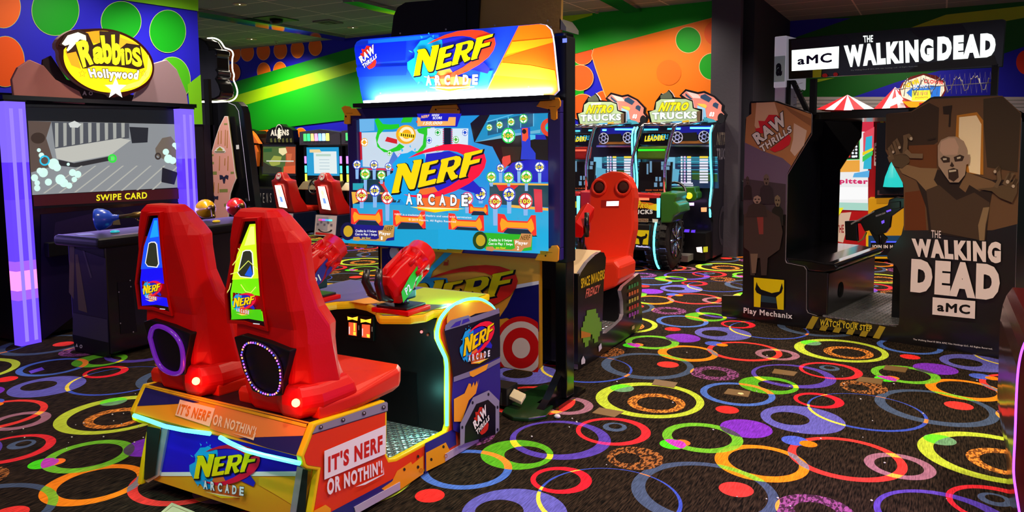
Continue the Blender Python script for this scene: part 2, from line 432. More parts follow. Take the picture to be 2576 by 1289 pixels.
# ================================================================ the room
def floor_material():
    m = bpy.data.materials.new('patterned_carpet'); m.use_nodes = True; nt = m.node_tree; L = nt.links
    b = nt.nodes['Principled BSDF']; b.inputs['Roughness'].default_value = .95; b.inputs['Specular IOR Level'].default_value = .08
    N = lambda t: nt.nodes.new(t)
    U = (.9229, 1.7780, 0); V = (-.9036, 1.7950, 0); det = U[0] * V[1] - U[1] * V[0]
    tc = N('ShaderNodeTexCoord'); obj = tc.outputs['Object']
    def vm(op, a, bb=None, c=None, out=0):
        n = N('ShaderNodeVectorMath'); n.operation = op
        for i, x in enumerate((a, bb, c)):
            if x is None: continue
            if isinstance(x, tuple): n.inputs[i].default_value = x
            else: L.new(x, n.inputs[i])
        return n.outputs['Value'] if out else n.outputs['Vector']
    def mt(op, a, bb=None, clamp=False):
        n = N('ShaderNodeMath'); n.operation = op; n.use_clamp = clamp
        for i, x in enumerate((a, bb)):
            if x is None: continue
            if isinstance(x, (int, float)): n.inputs[i].default_value = x
            else: L.new(x, n.inputs[i])
        return n.outputs[0]
    def mixc(f, a, bb):
        n = N('ShaderNodeMix'); n.data_type = 'RGBA'
        if isinstance(f, (int, float)): n.inputs[0].default_value = f
        else: L.new(f, n.inputs[0])
        for i, x in ((6, a), (7, bb)):
            if isinstance(x, tuple): n.inputs[i].default_value = x
            else: L.new(x, n.inputs[i])
        return n.outputs[2]
    # lattice coordinates: inverse of (U V)
    dx = vm('DOT_PRODUCT', obj, (V[1] / det, -V[0] / det, 0), out=1)
    dy = vm('DOT_PRODUCT', obj, (-U[1] / det, U[0] / det, 0), out=1)
    cx = N('ShaderNodeCombineXYZ'); L.new(dx, cx.inputs[0]); L.new(dy, cx.inputs[1]); S = cx.outputs[0]
    # pile: streaks along the carpet
    mp = N('ShaderNodeMapping'); mp.inputs['Scale'].default_value = (150, 16, 1); L.new(obj, mp.inputs[0])
    ns = N('ShaderNodeTexNoise'); ns.inputs['Scale'].default_value = 1; ns.inputs['Detail'].default_value = 3; L.new(mp.outputs[0], ns.inputs['Vector'])
    sr = N('ShaderNodeMapRange'); sr.inputs['From Min'].default_value = .34; sr.inputs['From Max'].default_value = .66; L.new(ns.outputs['Fac'], sr.inputs['Value']); streak = sr.outputs['Result']
    mp2 = N('ShaderNodeMapping'); mp2.inputs['Scale'].default_value = (70, 26, 1); mp2.inputs['Rotation'].default_value = (0, 0, .5); L.new(obj, mp2.inputs[0])
    n2 = N('ShaderNodeTexNoise'); n2.inputs['Scale'].default_value = 1; n2.inputs['Detail'].default_value = 2; L.new(mp2.outputs[0], n2.inputs['Vector'])
    thatch = mt('GREATER_THAN', n2.outputs['Fac'], .5)
    base = mixc(streak, (*C('#050403'), 1), (*C('#33271c'), 1))
    col = base; cov = None
    EL = [
(0.896,0.948,0.189,0.043,0.015,0.111,'58aa20',0.25,None),
(0.036,0.971,0.275,-0.022,0.008,0.226,'5640a8',0.00,'f0dc30'),
(0.220,0.925,0.208,-0.012,-0.004,0.169,'e02c34',0.10,'d83a8c'),
(0.229,0.950,0.068,-0.001,0.011,0.038,'4a5a78',0.10,None),
(0.743,0.947,0.232,0.001,0.003,0.190,'4a6cc0',0.05,'ff9030'),
(0.905,0.630,0.231,-0.065,-0.020,0.107,'5f5cb4',0.05,None),
(0.034,0.720,0.147,-0.013,-0.005,0.108,'e02030',0.00,None),
(0.164,0.550,0.328,-0.003,0.010,0.311,'3a50b8',0.00,'f4dc50'),
(0.438,0.432,0.331,0.004,0.015,0.275,'43526e',0.25,'ff8a40'),
(0.270,0.714,0.144,-0.032,-0.020,0.065,'a06230',0.85,None),
(0.515,0.714,0.215,-0.004,0.001,0.160,'6cba2c',0.15,None),
(0.682,0.684,0.142,0.000,0.000,0.000,'7a30c0',0.00,'50485c'),
(0.406,0.727,0.069,0.000,0.000,0.000,'4ae020',0.00,'c040c0'),
(0.438,0.718,0.045,0.000,0.000,0.000,'ff7a28',0.00,'c040c0'),
(0.655,0.470,0.226,0.007,0.014,0.170,'ff8a18',0.00,'8ac030'),
(0.929,0.344,0.279,-0.003,0.005,0.236,'e83a34',0.15,'8a7c86'),
(0.068,0.218,0.160,-0.003,-0.002,0.110,'9c6a7c',0.20,'ffb848'),
(0.815,0.521,0.069,0.000,0.000,0.000,'4a5ec8',0.00,'5060d0'),
(0.850,0.479,0.045,0.000,0.000,0.000,'ff8010',0.00,'ff8010'),
(0.388,0.096,0.336,0.014,0.001,0.275,'b8cc38',0.28,None),
(0.409,0.050,0.177,0.004,-0.005,0.120,'e88a34',0.70,None),
(0.295,0.257,0.078,0.000,0.000,0.000,'6a9a70',0.10,'6ae82c'),
(0.712,0.183,0.166,-0.001,0.003,0.087,'8c4a82',0.75,'ffa040'),
(0.661,0.847,0.068,0.000,0.000,0.000,'f02e2a',0.00,None),
(0.533,0.390,0.078,0.000,0.000,0.000,'f03a34',0.00,None)]
    for sx, sy, R, ex, ey, r, h, th, ov in EL:
        d = vm('WRAP', vm('SUBTRACT', S, (sx, sy, 0)), (.5, .5, .5), (-.5, -.5, -.5))
        sp = N('ShaderNodeSeparateXYZ'); L.new(d, sp.inputs[0])
        q = vm('MULTIPLY_ADD', sp.outputs[1], V, vm('MULTIPLY', sp.outputs[0], U))
        mask = mt('LESS_THAN', vm('LENGTH', q, out=1), R)
        if r: mask = mt('SUBTRACT', mask, mt('LESS_THAN', vm('DISTANCE', q, (ex, ey, 0), out=1), r), True)
        ec = (*C(h), 1)
        if th > .3: ec = mixc(mt('MULTIPLY', thatch, min(1, th * 1.1)), ec, (*C('#1c1410'), 1))
        if ov and cov is not None: ec = mixc(cov, ec, (*C(ov), 1))
        col = mixc(mask, col, ec)
        cov = mask if cov is None else mt('MAXIMUM', cov, mask)
    hsv = N('ShaderNodeMix'); hsv.data_type = 'RGBA'; hsv.blend_type = 'MULTIPLY'; hsv.inputs[0].default_value = .42
    L.new(col, hsv.inputs[6]); L.new(streak, hsv.inputs[7])
    gain = N('ShaderNodeMix'); gain.data_type = 'RGBA'; gain.blend_type = 'MULTIPLY'; gain.inputs[0].default_value = 1; gain.inputs[7].default_value = (1.3, 1.3, 1.3, 1)
    L.new(hsv.outputs[2], gain.inputs[6])
    L.new(gain.outputs[2], b.inputs['Base Color'])
    bp = N('ShaderNodeBump'); bp.inputs['Strength'].default_value = .35; bp.inputs['Distance'].default_value = .004
    L.new(streak, bp.inputs['Height']); L.new(bp.outputs['Normal'], b.inputs['Normal'])
    return m


BLACK = M('#08080a', .55); GLOSSB = M('#060608', .18, coat=.5)
mb = MB(); mb.box(-16, 6, -3.5, 14, -.1, 0, floor_material()); struct('floor', mb)


def ceil_material():
    m = bpy.data.materials.new('acoustic_ceiling_tile'); m.use_nodes = True; nt = m.node_tree; b = nt.nodes['Principled BSDF']
    tc = nt.nodes.new('ShaderNodeTexCoord'); br = nt.nodes.new('ShaderNodeTexBrick')
    br.offset = 0; br.inputs['Scale'].default_value = 1; br.inputs['Brick Width'].default_value = 1.2; br.inputs['Row Height'].default_value = .6
    br.inputs['Mortar Size'].default_value = .012; br.inputs['Color1'].default_value = (*C('#7c8e84'), 1); br.inputs['Color2'].default_value = (*C('#74867a'), 1)
    br.inputs['Mortar'].default_value = (*C('#c8c8b4'), 1)
    nt.links.new(tc.outputs['Object'], br.inputs['Vector']); nt.links.new(br.outputs['Color'], b.inputs['Base Color']); b.inputs['Roughness'].default_value = .9
    return m


mb = MB(); mb.box(-16, 6, -3.5, 14, CEIL, CEIL + .1, ceil_material()); struct('ceiling', mb)

# back wall: painted stripes and dots above a black lower part
PAINT = lambda h: M(h, .55, name='wall_paint_' + h.lstrip('#'))
GRN, LIM, BLU, ORG, RED = '#06a00e', '#a4e000', '#1212c4', '#ff7a06', '#f85a10'
mb = MB(); mb.box(-16, -2.72, 11.2, 11.35, 0, 1.84, M('#0a0a0e', .6)); mb.box(-16, -2.72, 11.2, 11.35, 1.84, CEIL + .05, PAINT(BLU))
a = Art(plY(11.2), mb, PAINT); EDGE = '#ffb070'
for x, y in ((548, 138), (589, 135), (622.5, 132), (663, 129), (706, 126.6), (749, 124), (794, 118)):
    a.ell(EDGE, x, y, 17.2, 23); a.ell(ORG, x, y, 16, 21.6)
for x, y in ((588.7, 182), (664.7, 180), (705.6, 178), (665, 345), (758, 344), (700, 352)):
    a.ell(EDGE, x, y, 17.2, 23); a.ell(ORG, x, y, 16, 21.6)
ln = lambda x0, y0, x1, y1: (lambda x: y0 + (y1 - y0) * (x - x0) / (x1 - x0))
g0, l0, l1, g1 = ln(590.8, 200.5, 912.7, 95), ln(596, 240, 894, 151.7), ln(602.7, 277, 904.8, 199), ln(606.6, 324.5, 870.5, 278)
XL, XR = 430, 1470
a.poly(GRN, [(XL, g0(XL)), (XR, g0(XR) + 40), (XR, 250), (1300, 250), (XL, g1(XL))])
a.poly(LIM, [(XL, l0(XL)), (XR, l0(XR)), (XR + 30, l0(XR) + 17), (XL, l1(XL))])
for x, y, rx, ry in ((1467, 137, 27, 27), (1461, 196, 34, 33), (1467, 270, 34, 34), (1523, 262, 34, 34)):
    a.ell(EDGE, x, y, rx, ry); a.ell(RED, x, y, rx - 1.5, ry - 1.5)
a.poly(EDGE, [(1494, 122), (1489, 140), (1499, 172), (1521, 235), (1560, 330), (1850, 330), (1850, 29)])
a.poly(ORG, [(1496, 123), (1491, 140), (1501, 172), (1523, 235), (1562, 330), (1850, 330), (1850, 31)])
ng = ln(1455.4, 133.8, 1845, 31.4)
a.poly(GRN, [(1380, ng(1380)), (1850, ng(1850)), (1850, -30), (1380, -30)])
a.poly(LIM, [(1380, 20), (1400, 62), (1422, 60), (1492, 39), (1492, 20)])
for h, x, y, rx, ry in ((GRN, 1733, 101, 31, 32), (GRN, 1793, 168, 32, 33)):
    a.ell('#ffc080', x, y, rx + 1.6, ry + 1.6, 32); a.ell(h, x, y, rx, ry, 32)
a.ell('#f85a08', 1806, 84, 33, 33, 32); a.ell('#f46c08', 1684, 183, 31, 32, 32)
a.poly(EDGE, [(1780, 243), (1793, 236), (1812, 228), (1842, 220), (1842, 340), (1700, 340), (1740, 270)])
a.poly(GRN, [(1782, 245), (1794, 238), (1812, 230), (1842, 222), (1842, 340), (1702, 340), (1742, 272)])
struct('wall_back', mb)

# painted partition behind the party shooter, with a free end
mb = MB(); mb.box(-7.55, -7.4, -3.5, 5.87, 0, 1.87, M('#0c0a18', .6)); mb.box(-7.55, -7.4, -3.5, 5.87, 1.87, CEIL + .05, PAINT('#2420c4'))
a = Art(plX(-7.4), mb, PAINT)
for h, x, y, rx, ry in (('#ff6a18', 9, 18, 42, 52), ('#0c9a18', 139, 26, 59, 63), ('#0c9a18', 304, 54, 50, 50), ('#12a418', 421, 79, 45, 53), ('#ff5a10', 12, 155, 48, 63), ('#4cb818', 432, 202, 45, 58), ('#ff6a18', -120, 100, 50, 60), ('#0c9a18', 200, 170, 48, 55)):
    a.ell('#c8d890', x, y, rx + 1.3, ry + 1.3, 36); a.ell(h, x, y, rx, ry, 36)
a.poly('#78c81a', [(278, -4), (497, 28), (497, -20), (278, -20)])
a.poly('#78c81a', [(470, 213), (502.5, 188), (508, 313), (478, 313)])
struct('wall_left', mb)
mb = MB(); mb.box(-7.53, -7.42, 5.87, 6.05, 0, 1.87, M('#140c1e', .6)); struct('trim_1', mb)

# far right wall
mb = MB(); mb.box(-2.72, 6, 13.7, 13.85, 0, CEIL + .05, PAINT('#0a5c14'))
a = Art(plY(13.7), mb, PAINT)
a.poly('#1a1a9c', [(1880, 50), (2140, 46), (1990, 98), (1958, 140), (1880, 200)])
for x, y, rx, ry in ((1914, 42, 7, 20), (1938, 70, 7, 20), (1914, 96, 8, 22), (1958, 58, 7, 16)): a.ell('#0a5c14', x, y, rx, ry)
a.poly('#98b81c', [(2150, 122), (2380, 37), (2620, 10), (2620, 37)])
a.poly('#1a1ab0', [(2150, 243), (2258, 206), (2528, 134), (2620, 103), (2620, 250), (2150, 250)])
a.poly('#98b81c', [(2040, 215), (2053, 208), (2100, 196), (2040, 200)])
a.ell('#d83018', 2582, 157, 26, 31)
SL = M('#b4aca8', .6)
a.polys(SL, [[(1880, 244 + i * 9), (2640, 244 + i * 9), (2640, 252 + i * 9), (1880, 252 + i * 9)] for i in range(5)])
struct('wall_back_right', mb)
mb = MB(); mb.box(-2.85, -2.45, 10.75, 11.35, 0, CEIL + .05, M('#423e46', .75, noise=.2)); mb.box(-2.45, -2.3, 10.9, 13.7, 0, CEIL + .05, M('#1a1a22', .7)); struct('trim_2', mb)
mb = MB(); mb.box(-2.87, -2.83, 10.7, 10.75, .1, 1.86, M('#d8d0cc', .4)); struct('trim_3', mb)

# ceiling fittings
LAMP = EM('#ffe8c0', 40); RIM = M('#c8b898', .35)
def downlight(x, y, lab=None):
    t = thing('ceiling_downlight', lab, 'ceiling light', (x, y, CEIL))
    m1 = MB(); m1.lathe([(.062, -.008), (.095, -.012), (.1, -.002), (.062, -.001)], (x, y, CEIL), (0, 0, 1), RIM, 20); part('rim', m1, t)
    m2 = MB(); m2.lathe([(.06, -.002), (.045, -.006), (.01, -.008)], (x, y, CEIL), (0, 0, 1), LAMP, 16); part('lamp_lens', m2, t)
    return t
for px, py, lab in ((603, 10, 'round recessed ceiling light at the upper edge, above the striped wall'), (633, 98, 'round recessed ceiling light just above the row of orange half dots'), (888, 69, 'round recessed ceiling light between the square vent and the tall black board')):
    p = atZ(px, py, CEIL); downlight(p.x, p.y, lab)
def on_ceiling(pts): return [atZ(x, y, CEIL) for x, y in pts]
MIRR = M('#b8b8c4', .08, 1.)
def mirror_strip(pts, lab):
    q = on_ceiling(pts); m1 = MB(); m1.prism([p - Vector((0, 0, .004)) for p in q], (0, 0, -.05), MIRR)
    tag(m1.obj('mirror_strip', None, q[0]), lab, 'ceiling strip')
mirror_strip([(500, 20), (500, 34), (862, 97), (868, 88)], 'long mirrored strip on the grey ceiling, reflecting the painted wall colours')
mirror_strip([(862, -4), (900, -6), (1000, 20), (1000, 30), (940, 18)], 'mirrored strip on the ceiling beside the tall black board')
mirror_strip([(1500, -14), (1560, -14), (1614, 20), (1572, 24)], 'mirrored strip on the ceiling above the green and orange wall')
q = on_ceiling([(786, 53), (828, 48), (864, 56), (823, 59)])
m1 = MB(); m1.prism([p - Vector((0, 0, .002)) for p in q], (0, 0, -.02), M('#6c6e62', .6)); cc = sum(q, Vector()) / 4
for k in (.8, .6, .4): m1.prism([cc + (p - cc) * k - Vector((0, 0, .0221 + (1 - k) * .01)) for p in q], (0, 0, -.003), M('#141412', .8) if k == .6 else M('#50524a', .6))
tag(m1.obj('ceiling_vent', None, cc), 'square air vent in the grey tiled ceiling', 'vent')
q = on_ceiling([(636, 44), (690, 38), (752, 50), (700, 54)])
m1 = MB(); m1.prism([p - Vector((0, 0, .002)) for p in q], (0, 0, -.012), M('#2c5c22', .6)); cc = sum(q, Vector()) / 4
m1.lathe([(.1, -.015), (.1, -.06), (.05, -.09)], cc, (0, 0, 1), M('#0c140c', .4), 14)
tag(m1.obj('ceiling_speaker', None, cc), 'dark green ceiling panel holding a round black speaker', 'speaker')
for px, py, lab in ((695, 104, 'small sprinkler head under the ceiling above the orange half dots'), (1502, 24, 'small sprinkler head under the ceiling above the lime sliver of the wall')):
    p = atZ(px, py, CEIL); m1 = MB(); m1.lathe([(.04, 0), (.035, -.01), (.012, -.015), (.012, -.05), (.03, -.055), (.03, -.06)], p, (0, 0, 1), M('#a8a090', .3, .8), 12)
    tag(m1.obj('sprinkler_head', None, p), lab, 'sprinkler')
# ================================================================ two-seat dart blaster cabinet
XS = -2.13; XW = -3.21; XM = (XS + XW) / 2
YEL = M('#f4c808', .38); LEDC = EM('#50f8d0', 3.6); DKBLUE = '#221c78'
base = Vector((XM, 2.85, 0))
nerf = thing('blaster_game_cabinet', 'two-seat dart blaster game with red seats on a blue, orange and yellow base', 'arcade game', base)
prof = [(2.148, .504), (2.074, .396), (2.085, .35), (2.101, .335), (2.161, .305), (2.116, .15), (2.09, .04), (2.865, .018), (3.569, .018), (3.588, .27), (3.591, .636), (3.56, .70), (3.42, .772), (3.26, .796), (3.12, .78), (3.045, .742), (3.014, .69), (3.016, .645), (3.05, .59), (3.09, .53), (3.097, .48), (3.086, .184), (3.068, .156), (2.865, .162), (2.66, .168), (2.61, .182), (2.592, .215), (2.604, .43), (2.589, .464)]
def side_panel(x, sgn):
    m = MB(); pr = [(x, y, z) for y, z in prof]
    m.prism(pr, (-.03 * sgn, 0, 0), YEL, .006)
    return m
m = side_panel(XS, 1)
a = Art(plX(XS), m)
inn = fat([(y, z) for y, z in prof], -.014); a.pix = False; a.poly('#e43a14', inn)
a.pix = True
k3 = crop(740, 940, 3.693)
# rear half: grey rail with bolts, slogan, torn orange plate
a.poly('#8c8896', k3([(205, 485), (850, 262), (866, 275), (866, 345), (165, 560)]))
a.poly('#28243c', k3([(165, 560), (866, 345), (866, 352), (163, 568)]))
a.poly('#2a2470', k3([(330, 1289), (800, 1040), (985, 940), (985, 1040), (600, 1289), (380, 1330)]))
a.poly('#f09a18', k3([(805, 1070), (905, 1000), (950, 905), (1080, 820), (1090, 845), (1195, 760), (1195, 930), (985, 1075), (840, 1090)]))
a.poly('#2a2480', k3([(1208, 650), (1415, 545), (1490, 510), (1500, 660), (1208, 820)]))
a.poly('#f0a01c', k3([(1208, 740), (1400, 640), (1440, 720), (1400, 820), (1208, 915)]))
a.ells('#30241c', [(x, y, 4.6, 5) for x, y in k3([(240, 497), (447, 430), (641, 368), (823, 313)])] + [(x, y, 3, 4) for x, y in k3([(1015, 890), (1142, 868), (1142, 770), (1265, 798), (1378, 680)])])
a.ells('#b0aab8', [(x, y, 2.2, 2.6) for x, y in k3([(238, 494), (445, 427), (639, 365), (821, 310)])])
a.ell('#c05c10', *k3([(1168, 900)])[0], 4, 5.5, ring=.7)
a.ell('#c05c10', *k3([(1396, 765)])[0], 4, 5.5, ring=.7)
a.poly('#f2ece8', k3([(265, 718), (838, 478), (835, 745), (265, 985)]))
a.text('#cc2412', "IT'S NERF", k3([(300, 920), (805, 720), (805, 560), (300, 765)]), .045)
a.text('#f2ece8', "OR NOTHIN'!", k3([(288, 1135), (805, 920), (800, 800), (288, 975)]), .045)
a.poly('#f2ece8', k3([(550, 1050), (810, 930), (812, 860), (818, 935), (640, 1030)]))
a.poly('#f0a018', k3([(165, 1270), (270, 1215), (320, 1250), (320, 1330), (165, 1400)]))
a.line(DKBLUE, k3([(1200, 655), (1203, 925)]), 2.5)
# front pedestal
kp = crop(940, 600, 2.802)
a.poly('#2a2080', kp([(545, 950), (875, 825), (880, 1070), (860, 1289), (700, 1420), (545, 1350), (535, 1150)]))
a.poly('#f09a30', kp([(500, 560), (520, 500), (560, 470), (640, 450), (740, 450), (790, 470), (840, 500), (500, 640)]))
a.poly('#100c24', kp([(478, 640), (700, 530), (872, 500), (876, 830), (545, 985), (530, 860), (500, 740)]))
a.poly('#7a7490', kp([(488, 612), (525, 575), (650, 540), (668, 555), (865, 490), (872, 525), (700, 585), (484, 650)]))
a.polys('#3a2a98', [kp([(520, 630), (560, 590), (600, 575), (590, 610)]), kp([(600, 605), (610, 572), (650, 560), (660, 580)])])
a.poly('#7a7490', kp([(545, 975), (655, 935), (790, 880), (876, 838), (876, 870), (790, 915), (650, 975), (545, 1010)]))
a.poly('#f0a028', kp([(655, 940), (790, 880), (775, 925), (680, 975), (660, 965)]))
a.poly('#f09a28', kp([(545, 1130), (620, 1090), (650, 1020), (665, 1022), (668, 1050), (685, 1010), (692, 1040), (708, 1000), (712, 1030), (725, 985), (700, 1090), (650, 1140), (600, 1289), (545, 1289)]))
logo(a, kp([(575, 600), (850, 545), (840, 850), (580, 940)]))
a.poly('#8c88a0', k3([(1490, 460), (1610, 215), (1758, 148), (1856, 245), (1856, 520), (1820, 555), (1820, 300), (1750, 235), (1640, 275), (1535, 480), (1530, 640), (1490, 665)]))
a.poly('#0c0a14', k3([(1535, 480), (1640, 275), (1750, 235), (1820, 300), (1820, 555), (1530, 640)]))
a.ells('#201c30', [(x, y, 2.4, 4) for x, y in k3([(1753, 185), (1605, 262), (1838, 305), (1508, 490), (1838, 512)])])
rawlogo(a, k3([(1595, 330), (1745, 265), (1765, 530), (1610, 590)]), '#c8281c')
part('side_panel', m, nerf)
part('side_panel', side_panel(XW, -1), nerf)
# clear kick guards screwed to the side
GUARD = M('#b8a8c0', .15, coat=.3)
for q in ([(1405, 750), (1715, 565), (1715, 635), (1405, 820)], [(560, 1245), (985, 1010), (985, 1080), (575, 1310)]):
    m = MB(); m.panel(plX(XS + .008), plX(XS + .008).P(k3(q)), .006, GUARD); part('kick_guard', m, nerf, 'clear plastic kick guard')
# rear: upper slogan board over the light bar, lower recessed board
def rear_board(y0, z0, y1, z1, xa, xb, mat, th=.03):
    u = Vector((1, 0, 0)); v = Vector((0, y1 - y0, z1 - z0)); pl = Pl((xa, y0, z0), u, v); mm = MB()
    pl.size = (0, xb - xa, 0, v.length)
    mm.panel(pl, [(0, 0), (xb - xa, 0), (xb - xa, v.length), (0, v.length)], th, mat); return pl, mm
pl, m = rear_board(2.078, .39, 2.148, .505, XW + .03, XS - .03, M('#f0a020', .4))
a = Art(pl, m); a.clamp = pl.size; k2 = crop(320, 920, 3.494)
a.poly('#241e60', k2([(140, 190), (640, 325), (330, 345), (80, 355)])); a.poly('#241e60', k2([(980, 640), (1570, 625), (1530, 800), (1250, 730)]))
a.poly('#e88a3c', k2([(780, 350), (1597, 560), (1572, 625), (980, 638), (730, 560)]))
a.poly('#f0b818', k2([(140, 155), (1630, 530), (1600, 552), (140, 188)]))
a.poly('#f8d8a8', k2([(470, 302), (778, 380), (730, 540), (428, 440)]))
a.text('#e07c18', "IT'S NERF", k2([(445, 432), (715, 500), (748, 405), (475, 335)]), .04)
a.text('#f8d8a8', "OR NOTHIN'!", k2([(755, 525), (1125, 625), (1150, 545), (775, 425)]), .04)
a.poly('#f8d8a8', k2([(930, 595), (1110, 640), (1135, 590), (1140, 600), (1120, 662)]))
part('slogan_board', m, nerf, 'sloping orange board with a cream slogan')
pl, m = rear_board(2.125, .06, 2.165, .375, XW + .03, XS - .03, M('#f0a01c', .4))
a = Art(pl, m); a.clamp = pl.size
a.poly('#1c10d0', k2([(300, 500), (1540, 800), (1540, 945), (300, 940)]))
a.poly('#f4f0ec', k2([(300, 938), (1500, 930), (1500, 972), (290, 972)]))
a.poly('#f8b820', k2([(1160, 985), (1490, 975), (1480, 1240), (1300, 1130), (1160, 1050)]))
logo(a, k2([(520, 600), (1240, 690), (1190, 1230), (540, 1150)]))
a.poly('#14201c', k2([(205, 525), (325, 550), (275, 960), (200, 1030), (100, 1005), (92, 930)])); a.poly('#14201c', k2([(1575, 900), (1672, 925), (1590, 1400), (1500, 1400)]))
ST = M('#c8ccd4', .25, .6)
part('rear_board', m, nerf, 'recessed blue and orange board with a yellow logo')
m = MB()
for q in ([(325, 550), (378, 555), (300, 965), (205, 1025), (150, 1005), (152, 980), (255, 925)], [(1512, 880), (1575, 905), (1500, 1420), (1430, 1420)]):
    m = MB(); m.panel(pl, pl.P(k2(q)), .012, ST, None, .012); part('metal_edge', m, nerf, 'brushed metal edge bracket')
m = MB()
pl3 = Pl((XW, 2.066, .38), (1, 0, 0), (0, 0, 1))
pts = lambda q: [pl3.w(*c) for c in pl3.P(k2(q))]
m.tube(pts([(60, 440), (180, 480), (330, 535), (500, 570), (725, 600)]), .0095, LEDC, 8)
part('light_bar', m, nerf, 'glowing turquoise light bar')
m = MB(); m.tube(pts([(815, 632), (900, 680), (1040, 745), (1200, 790), (1515, 860)]), .0095, LEDC, 8); part('light_bar', m, nerf, 'glowing turquoise light bar')
for x in (-2.98, -2.4): area('rear_led_glow', (x, 2.055, .375), .5, .9, (.35, 1, .88), (math.radians(-8), 0, 0), .02)
# top of the bench, foot well, black front with the coin doors
m = MB(); m.box(XW + .03, XS - .03, 2.14, 2.59, .44, .50, M('#1c1018', .4)); m.box(XW + .03, XS - .03, 2.3, 2.59, .1, .44, M('#121014', .5)); part('bench_top', m, nerf)


def tread_material():
    m = bpy.data.materials.new('diamond_tread_plate'); m.use_nodes = True; nt = m.node_tree; b = nt.nodes['Principled BSDF']
    b.inputs['Metallic'].default_value = .75; b.inputs['Roughness'].default_value = .36; b.inputs['Base Color'].default_value = (*C('#9c9ca0'), 1)
    tc = nt.nodes.new('ShaderNodeTexCoord'); mp = nt.nodes.new('ShaderNodeMapping'); mp.inputs['Rotation'].default_value = (0, 0, .785); mp.inputs['Scale'].default_value = (38, 38, 38)
    ck = nt.nodes.new('ShaderNodeTexVoronoi'); ck.distance = 'CHEBYCHEV'; ck.inputs['Scale'].default_value = 1; ck.inputs['Randomness'].default_value = 0
    nt.links.new(tc.outputs['Object'], mp.inputs[0]); nt.links.new(mp.outputs[0], ck.inputs['Vector'])
    bp = nt.nodes.new('ShaderNodeBump'); bp.inputs['Strength'].default_value = .9; bp.inputs['Distance'].default_value = .02; bp.invert = True
    nt.links.new(ck.outputs['Distance'], bp.inputs['Height']); nt.links.new(bp.outputs['Normal'], b.inputs['Normal'])
    return m


TREAD = tread_material()
LUG = M('#dcdce0', .22, .9)


def lugs(mb_, o, e1, e2, n1, n2, st, up=Vector((0, 0, 1))):
    """raised diamond lugs of a tread plate, alternating in direction"""
    vs = []; fs = []
    for i in range(n1):
        for j in range(n2):
            c = o + e1 * (i * st) + e2 * (j * st); a_, b_ = (e1 + e2, e1 - e2) if (i + j) % 2 else (e1 - e2, e1 + e2)
            b = len(vs); vs += [c + a_ * st * .36, c + b_ * st * .12, c - a_ * st * .36, c - b_ * st * .12, c + up * st * .11]; fs += [(b, b + 1, b + 4), (b + 1, b + 2, b + 4), (b + 2, b + 3, b + 4), (b + 3, b, b + 4)]
    mb_.add(vs, fs, LUG)

m = MB(); m.box(XW + .03, XS - .03, 2.59, 3.12, .09, .13, TREAD); lugs(m, Vector((XW + .05, 2.61, .1302)), Vector((1, 0, 0)), Vector((0, 1, 0)), 34, 16, .03); part('tread_plate', m, nerf, 'shiny diamond-patterned foot plate')
m = MB(); m.box(XW + .03, XS - .03, 3.1, 3.57, .05, .72, M('#0c0e10', .5)); m.box(XW + .2, XS - .2, 3.096, 3.1, .14, .42, M('#08080a', .35)); part('front_body', m, nerf)
m = MB(); pl = plY(3.085); K = crop(760, 580, 4.297)
m.panel(pl, pl.P(K([(485, 905), (770, 935), (770, 1200), (485, 1165)])), .02, M('#101012', .35), bev=.004)
a = Art(pl, m); a.polys(EM('#ff5a30', 1.2), [K([(505, 992), (592, 1002), (592, 1142), (505, 1130)]), K([(648, 1015), (735, 1022), (735, 1165), (648, 1155)])])
a.polys(EM('#ffb428', 2.), [K([(492, 930), (545, 945), (605, 930), (600, 978), (545, 962), (496, 970)]), K([(634, 955), (690, 968), (748, 955), (745, 1005), (690, 988), (636, 998)])])
a.polys(EM('#ffd23c', 1.4), [K([(560, 1000), (578, 1002), (578, 1090), (560, 1088)]), K([(556, 1095), (585, 1098), (585, 1135), (556, 1130)]), K([(700, 1120), (735, 1125), (735, 1160), (705, 1155)])])
a.polys(EM('#ffe0e0', 1.), [K([(510, 1040), (520, 1040), (520, 1120), (510, 1118)]), K([(652, 1060), (662, 1060), (662, 1140), (652, 1138)])])
a.polys('#b0a8a0', [K([(612, 1025), (624, 1027), (624, 1078), (612, 1076)]), K([(755, 1040), (768, 1042), (768, 1095), (755, 1093)])])
part('coin_door', m, nerf, 'black coin door with two lit red and yellow card slots')
for q in ((1290, 1098), (1358, 1130)):
    m = MB(); p = atY(*K([q])[0], 3.09); m.ball(p, .008, EM('#ff8080', 1.5) if q[0] < 1300 else M('#802018', .3), 8, 6); part('button_light', m, nerf, 'small red indicator light')
# control deck
dk = [(XW + .02, 2.95), (-3.05, 2.86), (-2.93, 2.80), (-2.816, 2.87), (-2.77, 2.99), (-2.70, 3.05), (-2.60, 3.03), (-2.50, 2.975), (-2.40, 2.87), (-2.35, 2.83), (-2.21, 2.90), (-2.17, 2.97), (-2.185, 3.06), (XS - .035, 3.09), (XS - .035, 3.57), (XW + .02, 3.57)]
m = MB(); m.prism([(x, y, .735) for x, y in dk], (0, 0, .04), M('#f4bc10', .35), .012)
deck = Pl((0, 0, .775), (1, 0, 0), (0, 1, 0)); a = Art(deck, m, pix=False)
di = fat(dk, -.02)
a.poly('#6a62a8', [p for p in di]); a.poly('#b8cc14', [(-2.60, 3.54), (-2.58, 3.08), (-2.47, 2.99), (-2.37, 2.86), (-2.22, 2.92), (-2.19, 2.98), (-2.2, 3.07), (-2.17, 3.11), (-2.17, 3.54)])
a.poly('#f0a020', [(-2.72, 3.03), (-2.6, 3.02), (-2.5, 3.1), (-2.62, 3.2), (-2.7, 3.16)])
